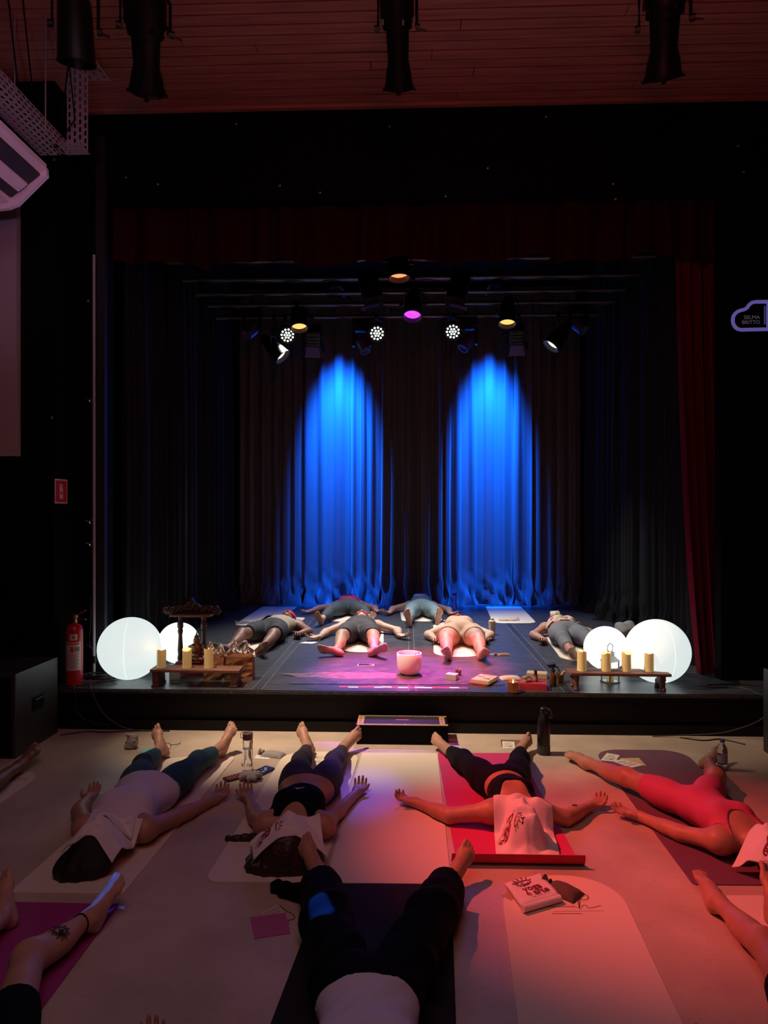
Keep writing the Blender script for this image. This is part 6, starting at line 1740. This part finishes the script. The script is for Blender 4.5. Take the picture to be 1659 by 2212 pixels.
S1 = Person('person lying at the left of the stage in a taupe tank top and black shorts', z, (614, 1327), [(500, 1407), (556, 1407)], [(456, 1395), (581, 1392)],
            [[(530, 1376), (511, 1372)], [(640, 1371), (646, 1377)]], kout=.06, g=1.08, skin='skin_brown', feet_far=False, woman=False, h=.007, L0=1.50, hz_head=.2, kz=.13, sc=1.02)
S1.pants('shorts', M_DSHORT, .12, (.72, .72), .016, folds=.004); S1.top_('tank_top', M_TANK, .06, .53, .012, folds=.004, neck=(.46, .07), armhole=.08)
head_cloth(S1, 'red cloth over the eyes of the person at the left of the stage', 1)
S2 = Person('person at the back of the stage in dark leggings and a red top', z, (755, 1287), [(694, 1346), (800, 1344)], [(682, 1322), (808, 1322)],
            [[(668, 1321), (650, 1322)], [(812, 1320), (832, 1322)]], g=1.12, skin='skin_light', feet_far=False, h=.0075, L0=1.44, hz_head=.2, hipw=1.1, kz=.12)
S2.pants('leggings', M_DGREY if 0 else mat('charcoal_leggings', (.04, .05, .058), .75), .10, (1.8, 1.8), .008); S2.top_('red_top', M_REDTOP, .06, .53, .012, folds=.003)
head_cloth(S2, 'red cloth over the face of the person in the red top at the back', 2)
S3 = Person('person lying at the middle of the stage in a dark grey tank top and shorts', z, (780, 1329), [(736, 1411), (801, 1411)], [(684, 1400), (838, 1396)],
            [[(689, 1377), (671, 1376)], [(862, 1373), (881, 1374)]], kout=.04, g=1.14, skin='skin_pale', feet_far=False, woman=False, h=.0065, L0=1.52, hz_head=.2, kz=.13, sc=1.05)
S3.pants('shorts', mat('dark_grey_shorts', (.06, .05, .055), .8, bump=.15, bscale=60), .12, (.80, .80), .018, folds=.005); S3.top_('tank_top', M_GTANK, .06, .53, .012, folds=.003, neck=(.47, .07), armhole=.08)
head_cloth(S3, 'red cloth over the head of the person in the dark grey tank top', 3)
bm = BM(); q = S3.arm[1]; axl = unit(q[2] - q[1]); n1 = unit(vv((0, 0, 1)) - axl * axl[2]); n2 = np.cross(axl, n1); cw = q[1] + (q[2] - q[1]) * .9
tube(bm, [Vector(cw + (n1 * math.cos(t) + n2 * math.sin(t)) * .030 - vv(S3.off)) for t in [k * math.pi / 10 for k in range(20)]], .003, 6, closed=True); obj('bracelet', bm, M_BROWNCLOTH, S3.root, smooth=True)
S4 = Person('person at the back of the stage in grey green leggings and a teal top', z, (908, 1287), [(885, 1349), (945, 1345)], [(877, 1316), (952, 1314)],
            [[(843, 1323), (827, 1325)], [(972, 1325), (988, 1326)]], g=1.16, skin='skin_light', feet_far=False, h=.007, L0=1.44, hz_head=.2, hipw=1.15, kz=.12)
S4.pants('leggings', M_SLATE, .10, (1.82, 1.82), .008); S4.top_('teal_top', M_TEALT, .06, .53, .012, folds=.003)
o = pillow('face_towel', 'small pale towel over the face of the person in the teal top', 'towel', S(908, 1310) * 0 + V(*S4.head), 0, .2, .16, .03, M_WHITECLOTH, zoff=.085)
S5 = Person('person lying right of the stage middle in a beige top and beige shorts', z, (990, 1335), [(970, 1418), (1037, 1419)], [(959, 1399), (1054, 1403)],
            [[(942, 1382), (940, 1393)], [(1047, 1381), (1053, 1391)]], kout=.03, g=1.28, skin='skin_pale', feet_far=False, h=.0065, L0=1.45, hz_head=.2, hipw=1.14, kz=.125)
S5.pants('shorts', M_NUDE, .12, (.42, .42), .010, folds=.002); S5.top_('beige_top', M_NUDE, .06, .52, .012, folds=.003, neck=(.44, .08), armhole=.075)
head_cloth(S5, 'red cloth over the head of the person in beige', 5)
S6 = Person('person at the right end of the stage in grey leggings', z, (1216, 1342), [(1240, 1418), (1285, 1415)], [(1231, 1399), (1296, 1398)],
            [[(1177, 1383), (1166, 1388)], [(1282, 1372), (1292, 1376)]], g=1.16, skin='skin_tan', feet_far=False, h=.007, L0=1.45, hz_head=.2, hipw=1.1, kz=.12)
S6.pants('leggings', M_LGREY, .10, (1.6, 1.6), .008, folds=.002); S6.top_('pink_top', mat('dusty_pink_jersey', (.36, .12, .12), .8), .06, .53, .010)
head_cloth(S6, 'red cloth wrapped round the head of the person in grey leggings', 6)
S6.make_drape(1.2)
cc = S6.hip + S6.a * .26 + S6.l * .05
S6.towel('crumpled beige cloth lying over the belly of the person in grey leggings', (cc[0], cc[1]), math.atan2(S6.a[1], S6.a[0]) + R(60), .40, .26, M_BEIGECLOTH, name='belly_cloth', seed=4, fold=.014, th=.008, lift=.008)
p = S6.head + S6.a * .04
crumple('face_cloth', 'small brownish cloth on the forehead of the person in grey leggings', 'cloth', tuple(p + vv((0, 0, .06))), .8, .13, .07, .10, M_BEIGECLOTH, 21)

def pin(P, a, b, width, power, col):
    P = Vector(P); a = Vector(a); b = Vector(b); m = (a + b) / 2; d = (m - P); L = d.length; d.normalize()
    e = (b - a); e = e - d * e.dot(d); Le = e.length; e.normalize()
    X = d.cross(e) * -1; X = e.cross(-d)
    M = Matrix((X, e, -d)).transposed()
    k = Le / width
    o = spot_light('pencil_light', P, m, col, power, math.degrees(2 * math.atan(width / L)), 0.5, 0.004)
    o.rotation_euler = M.to_euler(); o.scale = (1.0, k * .5 + .5, 1.0)
q = G_.leg[0] if G_.leg[0]['hl'][0] > G_.leg[1]['hl'][0] else G_.leg[1]
tA = q['ank'] + q['side'] * .018 + q['dors'] * .008; tB = q['tip'] + q['side'] * .020; tA = tA + (tB - tA) * .15 - vv((0, 0, .038)); tB = tB - vv((0, 0, .018)) - q['fd'] * .075
pin((-1.95, 3.7, 4.9), tA, tB, .020, 900, (.012, .17, 1.0))
a = W(682, 1962, .16); pin((-1.6, 5.2, 4.6), a, a + V(.07, -.12, 0), .05, 6500, (.02, .15, 1.0))
q = Hp.leg[0]; pin((-0.9, 8.9, 4.3), q['tip'] + q['side'] * .028 - q['fd'] * .055, q['tip'] + q['side'] * .028, .024, 5000, (.16, .05, 1.0))

# ------------------------------------------------------------------ things lying on the hall floor
p = F(285, 1616)
pr = [ell((0, 0, .034), (.046, .040, .034), k=.01), ell((.004, .006, .072), (.040, .036, .030), k=.012), ell((-.012, -.02, .016), (.040, .02, .016), k=.008), cap((-.03, -.012, .098), (.028, .006, .094), .013, .010, k=.01), cap((-.038, -.02, .05), (.036, -.028, .066), .008, .008, k=.006), cap((-.036, -.024, .03), (.038, -.03, .036), .008, .008, k=.006)]
o = blob('rolled_socks', pr, M_GREYCLOTH, h=.0035, clip=lambda g, A: np.maximum(A - .0015 * np.sin(140 * g.Z + 30 * g.X), .001 - g.Z)); o.location = p
tag(o, 'grey ball of rolled socks on the floor near the left of the stage', 'socks')
p = F(318, 1621); r = thing('card', 'mint green card lying under the glasses', 'card', p, R(14)); bm = BM(); prism(bm, [(-.07, -.04), (.10, -.05), (.08, .05), (-.03, .05)], .0004, .0014); obj('sheet', bm, mat('mint_paper', (.20, .42, .36), .7), r)
r = thing('glasses', 'dark framed glasses lying upside down beside the left foot in teal leggings', 'glasses', F(352, 1618), R(-6)); M_GL = mat('dark_frame', (.02, .022, .03), .3)
for q in (-1, 1):
    bm = BM(); tube(bm, [V(q * .035 + .026 * math.cos(a), -.0 + .003, .024 + .021 * math.sin(a)) for a in [k * math.pi / 9 for k in range(18)]], .0024, 6, closed=True); obj('rim', bm, M_GL, r, smooth=True)
    bm = BM(); tube(bm, spline([V(q * .064, .003, .032), V(q * .07, .05, .02), V(q * .078, .11, .008), V(q * .075, .135, .02)]), .0024, 6); obj('temple', bm, M_GL, r, smooth=True)
bm = BM(); tube(bm, [V(-.01, .003, .03), V(0, .0, .034), V(.01, .003, .03)], .0022, 6); obj('bridge', bm, M_GL, r, smooth=True)
r = bottle('tall clear glass bottle with a mauve lid between the two cream mats', 'glass_bottle', F(533, 1668) + V(0, .03, 0), [(0, 0), (.030, 0), (.033, .004), (.033, .205), (.030, .212), (.030, .222)], mat('clear_glass', (.95, .95, .95), .03, trans=1.0, ior=1.3), [(.033, .212), (.034, .214), (.034, .252), (.030, .256), (0, .256)], mat('mauve_lid', (.20, .12, .12), .5), lab=None, liquid=[(0, .006), (.030, .006), (.030, .150), (0, .150)])
bm = BM(); tube(bm, [V(-.034, 0, .218), V(-.047, 0, .222), V(-.050, 0, .245), V(-.035, 0, .262), V(-.005, 0, .259)], .0028, 6); obj('carry_loop', bm, mat('mauve_lid', (.20, .12, .12), .5), r, smooth=True)
bm = BM(); 
for k in range(7): ribbon(bm, [(0.0335 * math.sin(.5 * k - 1.6 + .08 * t), .05 + .012 * math.sin(k * 2 + t)) for t in range(6)], .003, .0004, basis((1, 0, 0), (0, 0, 1), (0, -1, 0), (0, -.034, 0)))
obj('printed_pattern', bm, M_INK, r)
p = F(508, 1681); r = thing('mobile_phone', 'mobile phone with a pink striped case beside the grey scrunchie', 'phone', p, R(-18))
bm = BM(); prism(bm, roundrect(.075, .15, .012), .0004, .011, Matrix.Rotation(R(-30), 4, 'Z')); obj('case', bm, M_BPLAS, r)
bm = BM()
for k in range(6): prism(bm, [(-.026, -.052 + .02 * k), (.026, -.052 + .02 * k), (.026, -.042 + .02 * k), (-.026, -.042 + .02 * k)], .011, .0117, Matrix.Rotation(R(-30), 4, 'Z'))
obj('pink_stripe', bm, mat('pink_stripe', (.5, .08, .14), .6), r)
p = F(541, 1684)
rnd = random.Random(3); pr = []
for k in range(11):
    a = k * 2 * math.pi / 11; pr += [cap((.022 * math.cos(a), .022 * math.sin(a), .03), (.062 * math.cos(a + .2), .055 * math.sin(a + .2), .018 + .02 * rnd.random()), .014, .017, k=.006)]
pr.append(ell((0, 0, .022), (.045, .045, .022), k=.01))
o = blob('scrunchie', pr, M_GREYCLOTH, h=.0035, clip=lambda g, A: np.maximum(A, .001 - g.Z)); o.location = p; tag(o, 'grey scrunchie lying in front of the clear glass bottle', 'scrunchie')
p = F(568, 1668); r = thing('card_pack', 'dark blue printed pouch with a ring beside the grey scrunchie', 'pouch', p, R(-30))
bm = BM(); prism(bm, roundrect(.085, .15, .006), .0004, .014); obj('pack_body', bm, mat('dark_blue_print', (.02, .03, .12), .4), r)
bm = BM(); 
for k, (x, y) in enumerate(((-.02, .0), (.012, .012), (-.008, .035), (.02, -.02), (-.024, -.03))): prism(bm, circle(.011, 10, x, y), .014, .0146)
obj('printed_flower', bm, mat('pale_print', (.4, .42, .5), .6), r)
bm = BM(); tube(bm, [V(.0 + .028 * math.cos(k * .4), -.095 + .028 * math.sin(k * .4), .004) for k in range(16)], .003, 6, closed=True); obj('key_ring', bm, M_BPLAS, r, smooth=True)
r = pillow('eye_pillow', 'grey brown eye pillow on a card beyond the grey scrunchie', 'eye pillow', F(590, 1632), R(-16), .16, .10, .032, M_GREYCLOTH, neck=True)
p = F(567, 1636); r = thing('card', 'pale card partly under the grey brown eye pillow', 'card', p, R(-8)); bm = BM(); prism(bm, [(-.05, -.03), (.06, -.03), (.05, .04), (-.06, .035)], .0003, .0012); obj('sheet', bm, M_PAPER, r)
def card(label, pts, m, lines=0, mark=False, zoff=.0004):
    P = [F(*q) for q in pts]; c = sum(P, V(0, 0, 0)) / 4
    r = thing('card', label, 'card', c + V(0, 0, zoff))
    bm = BM(); prism(bm, [tuple((q - c).to_2d()) for q in P], 0, .0012); obj('sheet', bm, m, r)
    # P: far-left, far-right, near-right, near-left
    if lines:
        bm = BM(); rnd = random.Random(len(label))
        for k in range(lines):
            t = (k + 1.3) / (lines + 1.6); a = (P[0] * (1 - t) + P[3] * t - c).to_2d(); b = (P[1] * (1 - t) + P[2] * t - c).to_2d()
            s0, s1 = rnd.uniform(.10, .2), rnd.uniform(.7, .9)
            n = 26; w = (P[0] - P[3]).length / (lines + 2)
            pts_ = []
            for i in range(n):
                f = s0 + (s1 - s0) * i / n; q = a + (b - a) * f; pts_.append((q.x, q.y + w * .22 * math.sin(i * 2.3 + rnd.random())))
            ribbon(bm, pts_, w * .16, .0003, Matrix.Translation((0, 0, .0012)))
        obj('handwriting', bm, M_INK, r)
    if mark:
        bm = BM(); q = (P[0] * .12 + P[1] * .12 + P[2] * .5 + P[3] * .26 - c)
        prism(bm, [(q.x - .02, q.y - .006), (q.x + .02, q.y - .004), (q.x + .012, q.y + .01), (q.x - .006, q.y + .012)], .0012, .0016); obj('printed_mark', bm, M_INK, r)
    return r
M_BRCARD = mat('brown_card', (.22, .10, .075), .7); M_TANC = mat('tan_paper', (.62, .42, .26), .7)
card('reddish brown card under a small white card at the far end of the pink mat', [(1081, 1598), (1124, 1599), (1127, 1612), (1084, 1614)], M_BRCARD)
card('small white card lying on the reddish brown card', [(1085, 1602), (1111, 1603), (1113, 1618), (1086, 1618)], M_PAPER, 4, True, .0018)
card('white printed card at the far left of the purple mat', [(1311, 1629), (1339, 1634), (1329, 1648), (1297, 1645)], M_PAPER, 4, True, .0075)
card('tan envelope with writing on the purple mat', [(1337, 1640), (1380, 1639), (1396, 1656), (1356, 1654)], M_TANC, 0, False, .0056)
card('white letter half under the tan envelope on the purple mat', [(1318, 1645), (1347, 1643), (1392, 1655), (1364, 1661)], M_PAPER, 3, False, .0068)
card('pink card with handwriting beside the wide black trousers', [(540, 1983), (617, 1973), (627, 2017), (549, 2029)], mat('pink_paper', (.46, .10, .30), .7), 6, False, .002)
card('pale slip with bold printing partly under the pink card', [(561, 1972), (599, 1953), (628, 1985), (585, 1998)], mat('mauve_paper', (.52, .42, .40), .7), 4, False)
bm = BM(); P = [F(*q) for q in ((604, 1956), (618, 1968), (630, 1974), (637, 1984), (622, 1990), (624, 1997))]; tube(bm, spline([q + V(0, 0, .002) for q in P]), .0016, 5); tag(obj('drawstring', bm, M_BROWNCLOTH, smooth='all'), 'thin dark string lying beside the pink card', 'string')
# black cloth band beside the trouser leg
def band(): 
    P = [W(600, 1912, .02), W(616, 1922, .03), W(645, 1928, .035), W(675, 1932, .04)]
    pr = [cap(P[k], P[k + 1], (.024, .030, .034)[k], (.030, .034, .036)[k], k=.02) for k in range(3)] + [ell(P[0] + V(-.012, .012, -.004), (.03, .018, .016), k=.01), ell(P[0] + V(-.008, -.028, -.006), (.022, .02, .014), k=.01)]
    return blob('cloth_band', pr, M_BLKF, h=.005, clip=lambda g, A: np.maximum(A, .001 - g.Z) - .003 * np.sin(60 * g.X) * np.sin(70 * g.Y))
tag(band(), 'black cloth band lying beside the left leg of the wide black trousers', 'cloth')
r = bottle('tall black metal bottle with a loop lid at the foot of the stage', 'metal_bottle', F(1177, 1633) + V(0, .045, 0), [(0, 0), (.043, 0), (.046, .004), (.046, .225), (.040, .255), (.026, .285), (.022, .295)], mat('black_bottle_paint', (.010, .010, .011), .35), [(.024, .295), (.026, .298), (.026, .33), (.020, .336), (0, .336)], M_BPLAS)
bm = BM(); tube(bm, spline([V(.024, 0, .322), V(.045, 0, .318), V(.058, 0, .285), V(.054, 0, .262), V(.036, 0, .268)]), .0055, 8); obj('carry_loop', bm, mat('grey_plastic', (.10, .10, .10), .45), r, smooth=True)
bm = BM(); ribbon(bm, [(-.035, .02), (.0, .03), (.038, .065)], .03, .0006, basis((1, 0, 0), (0, 0, 1), (0, -1, 0), (0, -.0468, 0))); bm2 = BM()
lathe(bm2, [(.0464, .012), (.0466, .016), (.0466, .062), (.0464, .066)], 28, cap=False); obj('grey_band', bm2, mat('dark_grey_print', (.045, .045, .05), .5), r, smooth=True); bm.free()
M_PET = mat('thin_clear_plastic', (.95, .96, 1), .04, trans=1.0, ior=1.18)
r = bottle('small clear plastic water bottle with a blue cap near the right subwoofer', 'water_bottle', F(1565, 1667) + V(0, .03, 0), [(0, .004), (.022, 0), (.030, .006), (.031, .03), (.029, .034), (.031, .04), (.031, .10), (.033, .12), (.030, .15), (.014, .182), (.012, .192)], M_PET, [(.014, .19), (.015, .192), (.015, .206), (.013, .208), (0, .208)], mat('blue_cap', (.02, .06, .35), .4), lab=(.055, .105, .0325, mat('water_label', (.45, .42, .5), .5)), liquid=[(0, .006), (.028, .008), (.028, .045), (0, .045)])
bm = BM()
for k in range(4): lathe(bm, [(.0329, .06 + .012 * k), (.0329, .064 + .012 * k)], 28, cap=False)
obj('label_print', bm, mat('sign_blue_glow2', (.10, .12, .3), .5), r, smooth=True)
# folded towel with the print and the eye pillow beside it
TP = [F(1094, 1925), F(1163, 1903), F(1212, 1951), F(1131, 1975)]
c = sum(TP, V(0, 0, 0)) / 4
r = thing('folded_towel', 'folded white towel with a dark red eye print on the empty rounded mat', 'towel', c + V(0, 0, .0055))
ex = (TP[2] - TP[3]); ey = (TP[0] - TP[3]); w_, d_ = ex.length, ey.length; ex.normalize(); ey = V(-ex.y, ex.x, 0)
shear = (TP[0] - TP[3]).dot(ex) / max(.01, (TP[0] - TP[3]).dot(ey)); d_ = (TP[0] - TP[3]).dot(ey)
def layer(z0, z1, dy, dx, nm):
    bm = BM(); N = 14; hi = []; lo = []
    for j in range(N + 1):
        for i in range(N + 1):
            x, y = i / N - .5, j / N - .5
            zz = .0025 * math.sin(x * 9 + z0 * 400) * math.sin(y * 7) ; rr = min(1, (0.5 - max(abs(x), abs(y))) / .06)
            q = ex * (x * w_ + dx) + ey * (y * d_ + dy) + ex * shear * y * d_
            hi.append(bm.verts.new(q + V(0, 0, z1 + zz - .004 * (1 - rr)))); lo.append(bm.verts.new(q + V(0, 0, z0 + zz * .3 + .002 * (1 - rr))))
    for j in range(N):
        for i in range(N):
            a = j * (N + 1) + i
            bm.faces.new((hi[a], hi[a + 1], hi[a + N + 2], hi[a + N + 1])); bm.faces.new((lo[a], lo[a + N + 1], lo[a + N + 2], lo[a + 1]))
    rim = [i for i in range(N + 1)] + [k * (N + 1) + N for k in range(1, N + 1)] + [N * (N + 1) + i for i in range(N - 1, -1, -1)] + [k * (N + 1) for k in range(N - 1, 0, -1)]
    for a, b in zip(rim, rim[1:] + rim[:1]): bm.faces.new((hi[a], lo[a], lo[b], hi[b]))
    return obj(nm, bm, M_WHITECLOTH, r, smooth='all')
layer(.0005, .016, .0, .004, 'lower_fold'); layer(.016, .034, .004, 0, 'upper_fold')
tube_b = BM(); a = ex * (-w_ / 2 - .0) - ey * d_ / 2 - ex * shear * d_ / 2; tube(tube_b, [a + V(0, 0, .017), a + ex * w_ + V(0, 0, .017)], .016, 10); obj('rolled_edge', tube_b, M_WHITECLOTH, r, smooth=True)
Mt = basis(ex, ey, V(0, 0, 1), (0, 0, .0365))
ls = .062
bm = emblem_bm(); bmesh.ops.transform(bm, matrix=Mt @ Matrix.Translation((-.012, .052, 0)) @ Matrix.Diagonal((.075, .075, 1, 1)), verts=bm.verts); obj('printed_eye', bm, M_WINE, r)
for t, x, y, sz in (('yoga', .0, .006, .052), ('e arte', .004, -.032, .050), ('POR TODA PARTE', .004, -.062, .0125)):
    bm = text_bm(t, sz, bold=.025 if sz > .02 else 0); bmesh.ops.transform(bm, matrix=Mt @ Matrix.Translation((x, y, 0)), verts=bm.verts); obj('printed_lettering', bm, M_WINE, r)
pillow('eye_pillow', 'dark brown eye pillow beside the folded white towel', 'eye pillow', F(1218, 1931), R(-42), .15, .105, .036, M_BROWNCLOTH, neck=True, zoff=.0055)
card('striped paper corner showing under the folded white towel', [(1085, 1937), (1097, 1927), (1110, 1944), (1103, 1948)], mat('tan_card', (.45, .30, .22), .7), 3, False, .0056)
bpy.context.view_layer.update()
